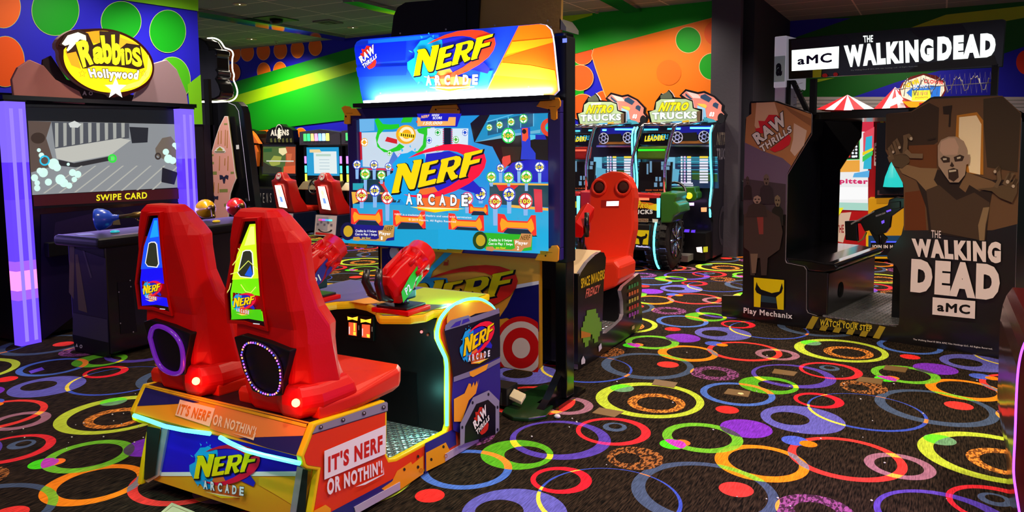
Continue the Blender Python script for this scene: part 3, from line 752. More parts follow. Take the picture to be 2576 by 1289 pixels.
a.poly('#5a5a48', [(-2.3, 2.92), (-2.2, 3.02), (-2.2, 3.2), (-2.3, 3.16)]); a.poly('#d8d0b0', [(-2.93, 2.9), (-2.88, 2.93), (-2.86, 3.1), (-2.9, 3.12)])
a.poly('#dcd4c4', [(-2.75, 3.2), (-2.7, 3.2), (-2.68, 3.4), (-2.74, 3.4)])
part('control_deck', m, nerf, 'printed control deck with a yellow rim')
# LED edge of the pedestal
m = MB(); led = [(3.591, .63), (3.562, .705), (3.42, .778), (3.26, .802), (3.12, .786), (3.04, .746), (3.008, .69), (3.01, .642), (3.045, .588), (3.084, .53), (3.091, .48), (3.082, .18)]
def smooth(P, n=3):
    for _ in range(n):
        Q = [P[0]]
        for i in range(len(P) - 1):
            A, B = Vector(P[i]), Vector(P[i + 1]); Q += [tuple(A * .75 + B * .25), tuple(A * .25 + B * .75)]
        P = Q + [P[-1]]
    return P
led = smooth(led, 2)
m.tube([(XS - .006, y, z) for y, z in led], .0085, LEDC, 8)
part('led_edge', m, nerf, 'glowing turquoise light strip along the pedestal edge')
for y, z, s in ((3.02, .62, .25), (3.06, .33, .3), (3.3, .82, .3)):
    point('pedestal_led_glow', (XS + .03, y - .05, z), .9, (.25, 1, .85), .04)
    point('pedestal_led_glow', (XS - .1, y - .05, z), .9, (.25, 1, .85), .04)

# ---------------------------------------------------------------- seats
RSEAT = M('#d80602', .42, noise=.05, scale=120.); RS2 = M('#dc2408', .45)
def seat(dx, kind):
    SH = Vector((dx, 0, 0)); xc = -2.39
    m = MB()
    lv = [(.50, 2.17, .10, 2.22, .20, 2.36, .235, 2.45, .19), (.60, 2.165, .12, 2.21, .20, 2.34, .232, 2.42, .19), (.70, 2.155, .145, 2.20, .20, 2.32, .23, 2.38, .185), (.80, 2.145, .165, 2.19, .20, 2.30, .23, 2.37, .185),
          (.87, 2.15, .165, 2.19, .20, 2.29, .228, 2.37, .19), (.95, 2.13, .168, 2.18, .195, 2.24, .215, 2.32, .18), (1.06, 2.12, .155, 2.16, .182, 2.21, .2, 2.28, .17), (1.17, 2.105, .135, 2.15, .17, 2.20, .192, 2.27, .165),
          (1.225, 2.10, .125, 2.14, .16, 2.19, .185, 2.27, .165), (1.27, 2.10, .115, 2.135, .145, 2.17, .155, 2.25, .14), (1.325, 2.10, .098, 2.13, .12, 2.155, .125, 2.22, .11), (1.355, 2.115, .075, 2.135, .09, 2.155, .09, 2.2, .08)]
    secs = []
    for z, ry, rh, cy, ch, sy, sh, fy, fh in lv:
        secs.append([Vector((xc + x, y, z)) + SH for x, y in ((-rh, ry), (rh, ry), (ch, cy), (sh, sy), (fh, fy), (-fh, fy), (-sh, sy), (-ch, cy))])
    m.loft(secs, RSEAT, False, .012)
    # raised frame around the lit panel
    pl = Pl((xc, 2.147, .87), (1, 0, 0), (0, -.05, .4)); pl_s = Pl(pl.o + SH, pl.u, pl.v)
    # raised shoulders beside the spine
    shell = part('seat_shell', m, nerf)
    m = MB(); k4 = crop(320, 480, 2.686)
    P_ = pl.P(k4([(790, 185), (895, 180), (905, 420), (925, 700), (962, 945), (800, 895), (690, 890), (672, 700), (720, 430)]))
    W = lambda pp, h: [pl.w(x, y, h) + SH for x, y in pp]
    inn = fat(P_, -.012)
    n = len(P_)
    m.add(W(P_, .012) + W(inn, .012) + W(P_, -.03) + W(inn, -.03), [(i, (i + 1) % n, n + (i + 1) % n, n + i) for i in range(n)] + [(i, (i + 1) % n, 2 * n + (i + 1) % n, 2 * n + i) for i in range(n)] + [(n + i, n + (i + 1) % n, 3 * n + (i + 1) % n, 3 * n + i) for i in range(n)], RSEAT)
    part('panel_frame', m, nerf)
    m = MB(); m.add(W(inn, .003), [list(range(n))], GLOSSB)
    hi, lo = ('#1450ff', '#0c08f0') if kind == 'blue' else ('#d8ff18', '#74e800')
    E_ = lambda h: EM(h, 1.1) if h in (hi, lo, '#18a0ff', '#f8ff80', '#48c808') else EM(h, .95)
    a = Art(pl, m, E_, .0045, True, SH)
    lit = [(835, 225), (880, 222), (885, 420), (905, 690), (928, 880), (830, 862), (712, 868), (705, 690), (750, 430)]
    a.poly(lo, k4(lit)); a.poly(hi, k4([(835, 225), (880, 222), (888, 480), (895, 590), (716, 600), (750, 430)]))
    a.poly('#18a0ff' if kind == 'blue' else '#f8ff80', k4([(842, 240), (866, 240), (872, 360), (800, 370)]))
    if kind != 'blue': a.poly('#48c808', k4([(718, 800), (912, 800), (928, 880), (830, 862), (712, 868)]))
    slot = [(795, 412), (812, 404), (840, 404), (852, 418), (862, 560), (848, 582), (778, 574), (762, 552)]
    a.poly('#ffffff', k4(fat(slot, 7))); a.poly(M('#5a6a50', .4), k4(slot))
    if kind != 'blue':
        a.poly('#1860e8', k4([(805, 568), (845, 500), (860, 560), (848, 580)]))
        for q in ([(762, 385), (780, 410), (770, 440), (725, 500)], [(705, 562), (760, 545), (832, 470), (898, 530)], [(715, 620), (705, 660), (680, 697)], [(783, 628), (815, 675), (850, 685), (885, 645)]):
            a.line('#f4ff70', k4(q), 2.2)
    logo(a, k4([(715, 660), (905, 680), (895, 850), (725, 830)]))
    a.poly('#e8e8f0', k4([(888, 880), (932, 884), (932, 890), (888, 886)]))
    part('lit_back_panel', m, nerf, 'glowing %s panel with a logo' % ('blue' if kind == 'blue' else 'lime green'))
    # speaker in its black recess, ringed with beads
    m = MB(); pl2 = Pl((xc, 2.136, .7), (1, 0, 0), (0, -.06, .9))
    q = pl2.P(k4([(735, 985), (790, 972), (960, 1020), (1115, 1080), (1095, 1180), (1065, 1289), (1060, 1380), (960, 1390), (860, 1350), (790, 1200)]))
    m.prism([pl2.w(x, y, .012) + SH for x, y in q], pl2.n * -.05, M('#0a0608', .45), .006)
    grille = part('speaker_grille', m, nerf, 'black speaker recess')
    ring = [(800, 1100), (815, 1035), (860, 1012), (930, 1030), (1000, 1075), (1050, 1150), (1065, 1230), (1058, 1330), (1020, 1372), (940, 1360), (870, 1310), (830, 1220)]
    R = [pl2.px(*p) for p in k4(smooth(ring + [ring[0]], 2))]
    if kind == 'blue':
        m = MB(); m.tube([pl2.w(x, y, .018) + SH for x, y in R], .011, M('#5a1880', .2, coat=.6, emit=.5, eh='#7020c0'), 8, True)
    else:
        m = MB(); m.tube([pl2.w(x, y, .016) + SH for x, y in R], .006, M('#301040', .3), 8, True)
    bd = [EM('#9a50ff', 3), EM('#4048ff', 3), EM('#ff9c60', 2.5), EM('#d060ff', 3)]
    R3 = [pl2.w(x, y, .022) + SH for x, y in R]; tot = 0; nxt = 0; i = 0
    for j in range(len(R3)):
        A = R3[j]; B = R3[(j + 1) % len(R3)]; L_ = (B - A).length; t = nxt - tot
        while t < L_:
            m.ball(A + (B - A) * (t / L_), .0042, bd[i % 4], 6, 4); i += 1; nxt += .0135; t = nxt - tot
        tot += L_
    g = part('light_ring', m, nerf, 'ring of small purple and blue lights'); g.parent = grille
    # pan with a turned-down rim, red tail lamp
    m = MB()
    po = [(xc - .235, 2.2), (xc + .24, 2.2), (xc + .265, 2.42), (xc + .26, 2.70), (xc + .225, 2.755), (xc - .2, 2.755), (xc - .235, 2.70), (xc - .24, 2.42)]
    s = []
    for z, k in ((.475, .9), (.50, .99), (.545, 1.0), (.565, .96)):
        s.append([Vector((xc + (x - xc) * k, 2.46 + (y - 2.46) * k, z + (.02 if y > 2.6 and z > .5 else 0) - (.012 if z > .55 and 2.4 < y < 2.5 else 0))) + SH for x, y in po])
    m.loft(s, RS2, False, .014)
    part('seat_pan', m, nerf)
    m = MB(); m.loft([[Vector((xc + x * k, 2.25 + y * k, z)) + SH for x, y in ((.10, -.115), (.205, -.115), (.25, -.03), (.26, .17), (-.25, .17), (-.24, .06))] for z, k in ((.497, .8), (.52, .93), (.56, 1.), (.60, .96), (.64, .86))], RSEAT, False, .02, True, 3); part('seat_skirt', m, nerf)
    m = MB(); c = Vector((-2.205, 2.128, .582)) + SH; m.ball(c, .017, EM('#ff5030', 22), 12, 8); part('tail_lamp', m, nerf, 'small glowing red tail lamp')
    point('tail_lamp_glow', c + Vector((.035, -.045, .0)), .55, (1, .06, .03), .02)
seat(0, 'green'); seat(-.60, 'blue')

# ---------------------------------------------------------------- mounted blasters
GRED = M('#d40606', .3); GBLK = M('#0a0c0e', .35, coat=.3); TEAL = M('#12343c', .3)
def blaster(dx, num, col):
    SH = Vector((dx, 0, 0)); g = MB(); x0 = -2.335
    b0 = Vector((x0, 2.96, .775)) + SH
    g.box(b0.x - .115, b0.x + .115, b0.y - .07, b0.y + .12, .776, .80, GRED, .006); g.box(b0.x - .095, b0.x + .095, b0.y - .055, b0.y + .105, .80, .812, GBLK, .004)
    root = part('blaster', g, nerf, 'mounted red toy blaster marked %s' % num)
    g = MB(); g.lathe([(.04, 0), (.035, .03), (.022, .05), (.022, .10)], b0 + Vector((0, .03, .03)), (0, 0, 1), GBLK, 16)
    g.box(b0.x - .05, b0.x + .05, b0.y + .0, b0.y + .09, .835, .89, TEAL, .012); p = part('swivel', g, nerf); p.parent = root
    ax = Vector((0, .88, .475)).normalized(); up = Vector((0, -.475, .88)).normalized(); o = b0 + Vector((0, .0, .135)); R_ = Vector((1, 0, 0))
    def sec(t, hw, lo, hi, c=.35): t, hw, lo, hi = t * .95, hw * 1.3, lo * 1.1, hi * 1.2; return [o + ax * t + R_ * x + up * y for x, y in ((-hw * (1 - c), lo), (hw * (1 - c), lo), (hw, lo + (hi - lo) * c), (hw, hi - (hi - lo) * c), (hw * (1 - c), hi), (-hw * (1 - c), hi), (-hw, hi - (hi - lo) * c), (-hw, lo + (hi - lo) * c))]
    g = MB(); g.loft([sec(-.1, .035, -.03, .06), sec(-.07, .05, -.055, .085), sec(.02, .056, -.055, .09), sec(.11, .058, -.045, .085), sec(.135, .05, -.03, .075)], GRED, False, .008)
    g.lathe([(.06, .08), (.086, .10), (.086, .125), (.076, .135), (.076, .165), (.088, .175), (.088, .19), (.078, .20), (.078, .255), (.066, .265), (.058, .23)], o + up * .022, ax, GRED, 18)
    for k in range(8):
        t = 2 * pi * k / 8; c = o + up * .022 + R_ * math.cos(t) * .078 + up * math.sin(t) * .078; g.tube([c + ax * .07, c + ax * .18], .014, GRED, 8)
    g.prism([o + R_ * -.012 + up * .108 + ax * -.06, o + R_ * .012 + up * .108 + ax * -.06, o + R_ * .012 + up * .128 + ax * -.03, o + R_ * -.012 + up * .128 + ax * -.03], ax * .13, GRED, .004)
    p = part('barrel_body', g, nerf); p.parent = root
    pl = Pl(o + R_ * .0765, ax, up); a = Art(pl, g2 := MB(), PR, .001, False)
    a.poly(col, [(-.085, -.035), (.0, -.03), (.06, .005), (.12, .035), (.115, .055), (.02, .045), (-.07, .02)]); a.poly(col, [(.03, -.032), (.09, -.026), (.12, .004), (.06, -.004)])
    a.text('#e8f8ff', num, [(-.045, -.02), (.0, -.02), (.0, .02), (-.045, .02)], .03)
    p = part('side_decal', g2, nerf); p.parent = root
    g = MB(); g.tube([b0 + Vector((0, .02, .085)), b0 + Vector((-.13, .02, .05)), b0 + Vector((-.18, .01, .075)), b0 + Vector((-.2, -.01, .14)), b0 + Vector((-.195, .0, .2))], [.012, .014, .022, .021, .016], GBLK, 10)
    p = part('grip', g, nerf); p.parent = root; g = MB()
    g.tube([b0 + Vector((0, .02, .085)), b0 + Vector((.02, -.08, .075)), b0 + Vector((.01, -.14, .1)), b0 + Vector((.01, -.16, .17)), b0 + Vector((.01, -.15, .24))], [.012, .014, .022, .021, .016], GBLK, 10)
    p = part('grip', g, nerf); p.parent = root
blaster(0, 'P2', '#28c81c'); blaster(-.60, 'P1', '#2a2490')

# ================================================================ the big screen on its stand
YS = 4.1
scr = thing('screen_stand', 'tall black stand holding the big lit game screen with a bright logo sign on top', 'game screen', (-2.82, 4.25, 0))
pl = Pl((0, YS, 0), (1, 0, 0), (0, 0, 1)); KS = crop(860, 240, 2.998)
PURP = M('#2a1c68', .35, coat=.2); PLATE = M('#f09a18', .35)
TLc, TRc, BRc, BLc = pl.P([(874, 268), (1411, 251), (1411, 652), (890, 614)])
def rect(a0, b0, a1, b1): return [(a0, b0), (a1, b0), (a1, b1), (a0, b1)]
x0, x1, z0, z1 = -3.632, -1.972, .905, 1.868
m = MB(); m.panel(pl, rect(x0, z0, x1, z1), .06, BLACK, None, -.02)
for r in (rect(x0, z1 - .075, x1, z1), rect(x0, z0, x1, z0 + .075), rect(x0, z0 + .075, x0 + .085, z1 - .075), rect(x1 - .085, z0 + .075, x1, z1 - .075)): m.panel(pl, r, .05, PURP, None, .02, .006)
part('screen_frame', m, scr, 'dark purple screen frame')
for q, lab in (([(20, 95), (45, 80), (80, 85), (95, 100), (130, 100), (163, 145), (160, 155), (85, 155), (85, 215), (60, 220), (40, 215), (45, 145)], None),
               ([(1485, 85), (1515, 45), (1600, 40), (1625, 20), (1655, 20), (1668, 50), (1665, 85), (1640, 110), (1640, 180), (1620, 190), (1595, 180), (1590, 110)], None),
               ([(68, 1050), (75, 1038), (115, 1045), (118, 1070), (185, 1085), (210, 1130), (205, 1150), (75, 1135)], None),
               ([(1475, 1235), (1520, 1155), (1590, 1150), (1600, 1130), (1640, 1128), (1655, 1150), (1650, 1240), (1640, 1252), (1480, 1240)], None),
               ([(680, 135), (705, 80), (885, 70), (908, 120), (905, 140)], None), ([(685, 1120), (700, 1175), (920, 1190), (938, 1150), (935, 1135)], None)):
    m = MB(); pp = pl.P(KS(q)); m.panel(pl, pp, .014, PLATE, None, .036, .004)
    a = Art(pl, m, PR, .036); cx_ = sum(p[0] for p in KS(q)) / len(q); cy_ = sum(p[1] for p in KS(q)) / len(q)
    a.line('#a05c08', [(cx_ - 8, cy_ - 2), (cx_ + 8, cy_ - 2)] if len(q) > 5 else [(cx_ - 25, cy_ - 3), (cx_ + 25, cy_ - 3)], 1.2)
    a.ells('#20140c', [(cx_ - 9, cy_ + 6, 2, 2.4)] if len(q) > 5 else [(cx_ - 28, cy_, 2, 2.4), (cx_ + 28, cy_, 2, 2.4)])
    part('corner_plate' if len(q) > 5 else 'edge_plate', m, scr, 'orange plate on the frame')
# picture on the screen
SE = lambda h: EM(h, 1.08)
m = MB(); a = Art(pl, m, SE, -.015)
S4 = [(97, 165), (1588, 128), (1590, 1165), (130, 1075)]
a.poly('#2090d8', KS(S4))
KA = crop(880, 280, 7.161); KB = crop(1140, 280, 7.161); KC = crop(880, 440, 6.446); KD = crop(1140, 440, 5.861)
a.poly('#c4d4e4', KA([(190, 385), (760, 370), (1500, 290), (1700, 700), (1050, 1050), (210, 1000)])); a.poly('#6ab0e4', KA([(90, 200), (200, 100), (420, 100), (420, 350), (150, 370)]))
a.poly('#4878d0', KA([(770, 720), (640, 1020), (1050, 1060), (860, 860)]))
a.poly('#c01828', KA([(145, 370), (190, 375), (205, 870), (165, 890)])); a.poly('#d82030', KA([(170, 1020), (1050, 1040), (1050, 1075), (170, 1060)]))
a.poly('#0c1420', KA([(130, 1070), (1000, 1075), (1000, 1230), (130, 1225)])); a.poly('#14303c', KA([(130, 1230), (950, 1230), (950, 1600), (130, 1600)]))
a.poly('#1c8cc0', KB([(380, 560), (470, 300), (650, 60), (1780, 10), (1790, 400), (1180, 430), (880, 480)])); a.poly('#68b0d0', KB([(380, 560), (900, 420), (1200, 390), (1560, 330), (1560, 390), (1180, 430), (880, 485)]))
a.poly('#1c5a80', KB([(610, 200), (1430, 20), (1430, 270), (610, 440)]))
a.polys('#68c0e8', [KB([(590, 185), (1130, 30), (1130, 42), (600, 200)]), KB([(775, 150), (790, 150), (795, 380), (780, 380)]), KB([(975, 95), (990, 95), (990, 320), (975, 325)]), KB([(1205, 30), (1220, 30), (1215, 300), (1200, 300)]), KB([(1430, 20), (1445, 20), (1445, 270), (1430, 275)])])
a.poly('#181410', KB([(300, 220), (480, 60), (660, 50), (380, 560), (880, 485), (1200, 430), (1790, 420), (1790, 900), (880, 1000), (700, 640), (370, 560)]))
a.poly('#2c2418', KB([(860, 640), (1230, 640), (1180, 880), (900, 900)]))
a.poly('#1818b8', KB([(1060, 930), (1300, 880), (1480, 870), (1790, 900), (1790, 1280), (1130, 1280), (900, 1100)]))
a.poly('#283cc8', KB([(1215, 290), (1380, 290), (1390, 640), (1480, 760), (1480, 870), (1210, 870), (1230, 640)])); a.poly('#f05030', KB([(1235, 310), (1340, 300), (1350, 480), (1300, 545), (1240, 530)])); a.ell('#200c08', *KB([(1275, 365)])[0], 5.4, 6)
a.poly('#50c0e8', KB([(1380, 425), (1480, 430), (1480, 500), (1390, 520)])); a.poly('#2028a8', KB([(1480, 420), (1650, 430), (1680, 510), (1480, 510)]))
a.ell('#e04428', *KB([(1760, 290)])[0], 26, 24, ring=.58); a.ell('#28b4c8', *KB([(1770, 300)])[0], 15, 13); a.poly('#30e058', KB([(1670, 290), (1780, 255), (1790, 290), (1680, 320)]))
a.poly('#e0483c', KB([(880, 870), (900, 820), (1030, 790), (1040, 920), (900, 1060)]))
# green swirl with the golden medal
f2 = lambda q: KA(q)
a.poly('#20c820', f2([(450, 160), (510, 120), (600, 230), (740, 240), (890, 230), (900, 300), (760, 330), (620, 330), (540, 420), (500, 560), (560, 660), (690, 710), (840, 640), (900, 580), (990, 640), (900, 710), (760, 740), (620, 740), (500, 640), (470, 480), (510, 330)]))
a.poly('#28c428', f2([(980, 90), (1150, 85), (1110, 200), (920, 210)])); a.poly('#28c428', f2([(1210, 330), (1480, 260), (1390, 450), (1380, 640), (1300, 740), (1100, 790), (1040, 760), (1230, 720), (1320, 600), (1340, 420), (1250, 390)]))
a.poly('#d02028', f2([(680, 460), (860, 510), (860, 590), (760, 570), (640, 540)])); a.poly('#d83030', f2([(1200, 190), (1290, 90), (1430, 170), (1390, 250), (1250, 260)]))
a.ell('#f0a818', *KA([(1020, 420)])[0], 25, 24); a.ell('#fce8c0', *KA([(1035, 415)])[0], 19, 19, ring=.62)
a.poly('#ffe020', f2([(890, 380), (1190, 420), (1175, 495), (890, 450)])); a.polys('#3a2400', [f2([(935 + i * 36, 400 + i * 4), (955 + i * 36, 402 + i * 4), (953 + i * 36, 450 + i * 5), (933 + i * 36, 447 + i * 5)]) for i in range(7)])
# striped towers
for X in (1410, 1860):
    a.poly('#d4e4f0', KA([(X - 0, 310), (X + 290, 310), (X + 280, 700), (X, 700)]))
for X in (1690, 1840): a.polys('#e02838', [KA([(X, 320 + i * 38), (X + 28, 330 + i * 38), (X + 28, 350 + i * 38), (X, 340 + i * 38)]) for i in range(9)])
a.poly('#101830', KA([(1715, 300), (1840, 300), (1840, 650), (1715, 650)]))
for q, rr, c_ in (((1605, 385), 7, '#18a838'), ((1455, 525), 7, '#2050c8'), ((1610, 670), 7, '#58b828'), ((1950, 520), 7, '#60b828')): target(a, *KA([q])[0], rr, c_, None, rr * 1.15)
target(a, *KB([(250, 385)])[0], 7, '#2050c8', None, 8.5); target(a, *KB([(90, 510)])[0], 7, '#48b028', None, 8.5)
for q, r_, c_, n_ in (((695, 295), 7.5, '#40c840', '500'), ((885, 250), 8.3, '#30c040', '500'), ((1098, 195), 9, '#30c040', '500'), ((1325, 140), 10.5, '#28c030', '500'), ((1060, 440), 17, '#18d048', '500')): target(a, *KB([q])[0], r_, c_, n_, r_ * 1.15)
target(a, *KA([(350, 560)])[0], 9, '#f0a818', None, 10.5); target(a, *KA([(1000, 820)])[0], 6.5, '#e058d0', None, 8.5); target(a, *KA([(810, 755)])[0], 6, '#58c030', None, 6.5)
# benches, floor, posts
a.poly('#28a0d0', KC([(140, 460), (1000, 480), (1810, 640), (1810, 1160), (140, 1060)])); a.poly('#20a8d8', KD([(0, 420), (1470, 520), (1470, 1110), (0, 1040)]))
a.poly('#ecb040', KC([(120, 270), (950, 285), (950, 330), (230, 310), (230, 430), (140, 465)])); a.poly('#14303c', KC([(235, 300), (900, 310), (900, 440), (235, 435)]))
a.poly('#14404c', KD([(610, 120), (1470, 130), (1470, 470), (610, 420)])); a.poly('#ecb040', KD([(610, 110), (1470, 125), (1470, 150), (610, 140)])); a.poly('#ecb040', KD([(900, 430), (1470, 480), (1470, 520), (900, 470)]))
a.poly('#e02820', KC([(560, 110), (850, 105), (860, 300), (700, 300), (620, 180)])); a.poly('#e02820', KD([(710, 140), (1040, 150), (960, 220), (760, 230)]))
a.poly('#d83040', KD([(1260, 200), (1380, 210), (1390, 540), (1280, 540)])); a.poly('#28a0b0', KC([(150, 130), (330, 130), (300, 240), (150, 240)]))
def post(K_, x, y0_, y1_, w_): a.poly('#88b4e8', K_([(x - w_, y0_), (x + w_, y0_), (x + w_ * .8, y1_), (x - w_ * .8, y1_)]))
for K_, x, y, r_, c_, n_, y1_ in ((KA, 245, 960, 10.5, '#2440c0', '250', 1215), (KA, 560, 965, 10.5, '#2440c0', '250', 1225), (KA, 825, 995, 9, '#2440c0', '250', 1225), (KA, 418, 1125, 12.5, '#38c830', '500', 1420), (KA, 715, 1145, 10.5, '#38c830', '500', 1300),
                            (KB, 985, 1020, 10, '#2440c0', '250', 1270), (KB, 1320, 985, 11, '#3050c0', '250', 1275), (KB, 1695, 1000, 13, '#2440c0', '250', 1280), (KB, 845, 1175, 12, '#38c830', '500', 1340), (KB, 1160, 1185, 12.5, '#38c830', '500', 1340), (KB, 1480, 1170, 14.5, '#38c830', '500', 1420),
                            (KC, 590, 240, 13.5, '#2038c0', '250', 510), (KC, 385, 315, 15, '#d83038', '100', 520), (KC, 805, 350, 15, '#d83038', '100', 720), (KD, 572, 262, 15, '#2038c0', '250', 400), (KD, 990, 270, 16, '#2038c0', '250', 545), (KD, 390, 330, 15, '#d04890', '100', 540), (KD, 800, 370, 16.5, '#d83038', '100', 715), (KD, 1245, 365, 17.5, '#d83038', '100', 570)):
    post(K_, x, y, y1_, 32 if K_ in (KA, KB) else 36); target(a, *K_([(x, y)])[0], r_, c_, n_, r_ * 1.12)
def cannon(K_, x, y, s=1.):
    q = lambda pts: K_([(x + u_ * s, y + v_ * s) for u_, v_ in pts])
    a.poly('#142a40', q([(100, 190), (430, 210), (520, 300), (60, 300)])); a.poly('#f03028', q([(0, 0), (90, 10), (130, 90), (390, 100), (440, 20), (500, 20), (510, 280), (470, 290), (390, 200), (130, 190), (60, 260), (0, 250)])); a.poly('#ffa020', q([(30, 130), (50, 60), (80, 70), (130, 110), (390, 120), (440, 60), (470, 130), (480, 200), (440, 250), (390, 190), (120, 180), (50, 230)]))
cannon(KC, 270, 510); cannon(KC, 945, 540, 1.02); cannon(KD, 140, 535, 1.02); cannon(KD, 855, 540, 1.1); cannon(KD, 440, 400, .55)
a.poly('#18a0d0', KC([(150, 830), (1810, 850), (1810, 1160), (150, 1060)])); a.poly('#18a4d8', KD([(0, 760), (850, 800), (1470, 900), (1470, 1110), (0, 1040)]))
# score, logo, player boxes
a.poly('#1818c0', KA([(1490, 60), (2050, 55), (2280, 60), (2200, 290), (1560, 290)])); a.poly('#f8b060', KA([(1500, 120), (1545, 130), (1560, 190), (2040, 190), (2050, 120), (2180, 120), (2170, 270), (1500, 280)])); a.poly('#1818c0', KA([(1550, 110), (2060, 110), (2040, 180), (1570, 185)]))
a.text('#ffc070', 'NERF', KA([(1560, 145), (1700, 125), (1715, 75), (1580, 90)]), .04); a.text('#ffffff', 'HIGH', KA([(1760, 105), (1880, 105), (1890, 65), (1765, 65)]), .03); a.text('#ffffff', 'SCORE', KA([(1775, 160), (1935, 155), (1940, 110), (1780, 112)]), .03)
a.text('#ffffff', '150,000', KA([(1600, 262), (1940, 255), (1945, 195), (1610, 200)]), .01, .2)
logo(a, [(1000, 350), (1280, 350), (1280, 540), (1000, 540)])
a.text('#fff0f0', 'NERF is a trademark of Hasbro and used with permission', KS([(533, 890), (1100, 915), (1100, 895), (533, 872)]), .012); a.text('#fff0f0', '\u00a9 2019 Hasbro. All Rights Reserved', KS([(636, 930), (985, 945), (985, 925), (636, 910)]), .012)
for K_, q, dk_, c2, n_, g_ in ((KC, (0, 0, 1.), '#1c1880', '#c49048', '1', '#c8a020'), (KD, (375, 45, 1.), '#28b020', '#c88850', '2', '#c0a020')):
    t = lambda pts: K_([(x * q[2] + q[0], y * q[2] + q[1]) for x, y in pts])
    a.poly(dk_, t([(330, 760), (760, 780), (1020, 790), (1010, 1010), (900, 1020), (700, 1010), (330, 990)])); a.poly(c2, t([(750, 860), (830, 850), (860, 770), (1020, 775), (1000, 960), (900, 980), (860, 1030), (470, 1010), (440, 1025), (350, 1010), (360, 960), (450, 955), (480, 990), (720, 1000), (770, 980)]))
    for kk in range(1): a.ell('#101040' if n_ == '1' else '#184018', *t([(268, 870)])[0], 18, 22, 20); a.ell(g_, *t([(278, 870)])[0], 11.5, 14, 20)
    a.text('#ffffff', 'Credits In: 0 Swipes', t([(395, 895), (730, 895), (730, 852), (400, 842)]), .02); a.text('#ffffff', 'Cost to Play: 1 Swipe', t([(390, 945), (740, 950), (740, 905), (395, 895)]), .02); a.text('#ffe820', 'Join Now!', t([(495, 995), (635, 998), (638, 962), (498, 958)]), .02)
    a.text('#ffffff', 'Player', t([(780, 940), (960, 945), (960, 885), (780, 870)]), .02); a.text('#ffffff', n_, t([(805, 1005), (832, 1005), (832, 950), (805, 950)]), .02)
    a.text('#6a4810', 'NERF', t([(855, 860), (985, 865), (1000, 785), (870, 800)]), .03)
part('screen_picture', m, scr, 'bright game picture on the screen')
# sign on top, lit from the trough below it
plT = Pl((0, YS - .01, 1.9), (1, 0, 0), (0, -.055, .43)); KT = crop(860, 40, 4.293)
m = MB(); TE = lambda h: PR(h, .55, .3)
out = KT([(135, 370), (138, 320), (160, 280), (210, 255), (700, 215), (1400, 145), (2130, 86), (2200, 98), (2255, 150), (2275, 220), (2290, 330), (2338, 810), (2270, 880), (232, 950), (200, 800)])
m.panel(plT, plT.P(out), .02, M('#1440f0', .3, emit=.5, coat=.3), M('#e8ecff', .3, emit=.6))
a = Art(plT, m, TE)
a.poly('#ff7a08', KT([(1915, 108), (2130, 88), (2200, 100), (2253, 152), (2273, 222), (2288, 330), (2336, 808), (2270, 878), (1520, 905), (1600, 740)]))
a.poly('#ff5a08', KT([(1740, 460), (2000, 370), (2280, 290), (2300, 590), (2040, 530), (1740, 500)])); a.poly('#ffa010', KT([(1840, 280), (2280, 240), (2284, 285), (2000, 365), (1770, 420)])); a.poly('#ffb818', KT([(1730, 505), (2040, 535), (2302, 590), (2320, 700), (1640, 640)]))
a.line('#ff6050', KT([(1915, 108), (1600, 740)]), 1.4)
a.poly('#0c28e0', KT([(150, 330), (700, 270), (690, 480), (160, 520)])); a.poly('#1470ff', KT([(290, 265), (700, 225), (1050, 200), (1050, 235), (700, 270), (290, 300)])); a.poly('#1464f8', KT([(1500, 600), (1640, 590), (1580, 740), (1480, 760)])); a.poly('#1030e8', KT([(160, 560), (720, 540), (700, 640), (180, 660)]))
logo(a, KT([(660, 130), (1760, 90), (1700, 830), (700, 880)]), True, True, '#fff4f4', '#fff000', '#ff3c1c')
rawlogo(a, KT([(190, 330), (400, 300), (410, 560), (230, 590)]), '#ff3020', '#fff8f8')
a.ells('#302820', [(x, y, 2.2, 2) for x, y in KT([(445, 832), (940, 812), (1470, 790), (2040, 762)])])
part('logo_sign', m, scr, 'backlit blue and orange logo sign')
m = MB(); m.box(-3.5, -2.0, YS - .105, YS + .2, 1.868, 1.895, M('#14121a', .4)); part('light_trough', m, scr)
m = MB(); m.box(-3.42, -2.06, YS - .088, YS - .068, 1.895, 1.912, EM('#f4fbff', 18)); part('tube_light', m, scr, 'white tube light below the sign')
area('sign_tube', (-2.74, YS - .078, 1.915), 1.36, 26, (.92, .97, 1), (math.radians(180 - 25), 0, 0), .03)
# body behind, posts, lower board
m = MB(); m.box(-3.55, -2.06, YS + .08, YS + .3, .9, 1.86, BLACK, .01); m.box(-3.4, -2.06, YS + .04, YS + .08, 1.86, 2.26, BLACK); part('screen_back', m, scr)
m = MB(); m.box(-2.04, -1.962, YS + .04, YS + .15, .03, 2.27, GLOSSB, .006); part('post', m, scr)
m = MB(); m.box(-2.05, -1.955, YS + .03, YS + .16, .88, 2.25, BLACK, .01); part('post_cover', m, scr)
m = MB(); m.box(-3.5, -3.42, YS + .12, YS + .27, .03, 2.2, GLOSSB, .006); part('post', m, scr)
m = MB(); pq = atY(1420, 102, YS + .03); m.box(pq.x - .012, pq.x + .016, pq.y - .002, pq.y, pq.z - .012, pq.z + .012, EM('#6070ff', 2)); part('display', m, scr, 'tiny blue display')
m = MB(); pl5 = Pl((0, YS + .05, 0), (1, 0, 0), (0, 0, 1))
m.panel(pl5, [(-3.42, .2), (-3.38, .16), (-2.19, .16), (-2.15, .2), (-2.15, .9), (-3.42, .9)], .03, M('#e0a030', .4), YEL)
KL = crop(940, 600, 2.802); a = Art(pl5, m); a.clamp = (-3.42, -2.158, .168, .9)
KQ = crop(1160, 620, 2.687)
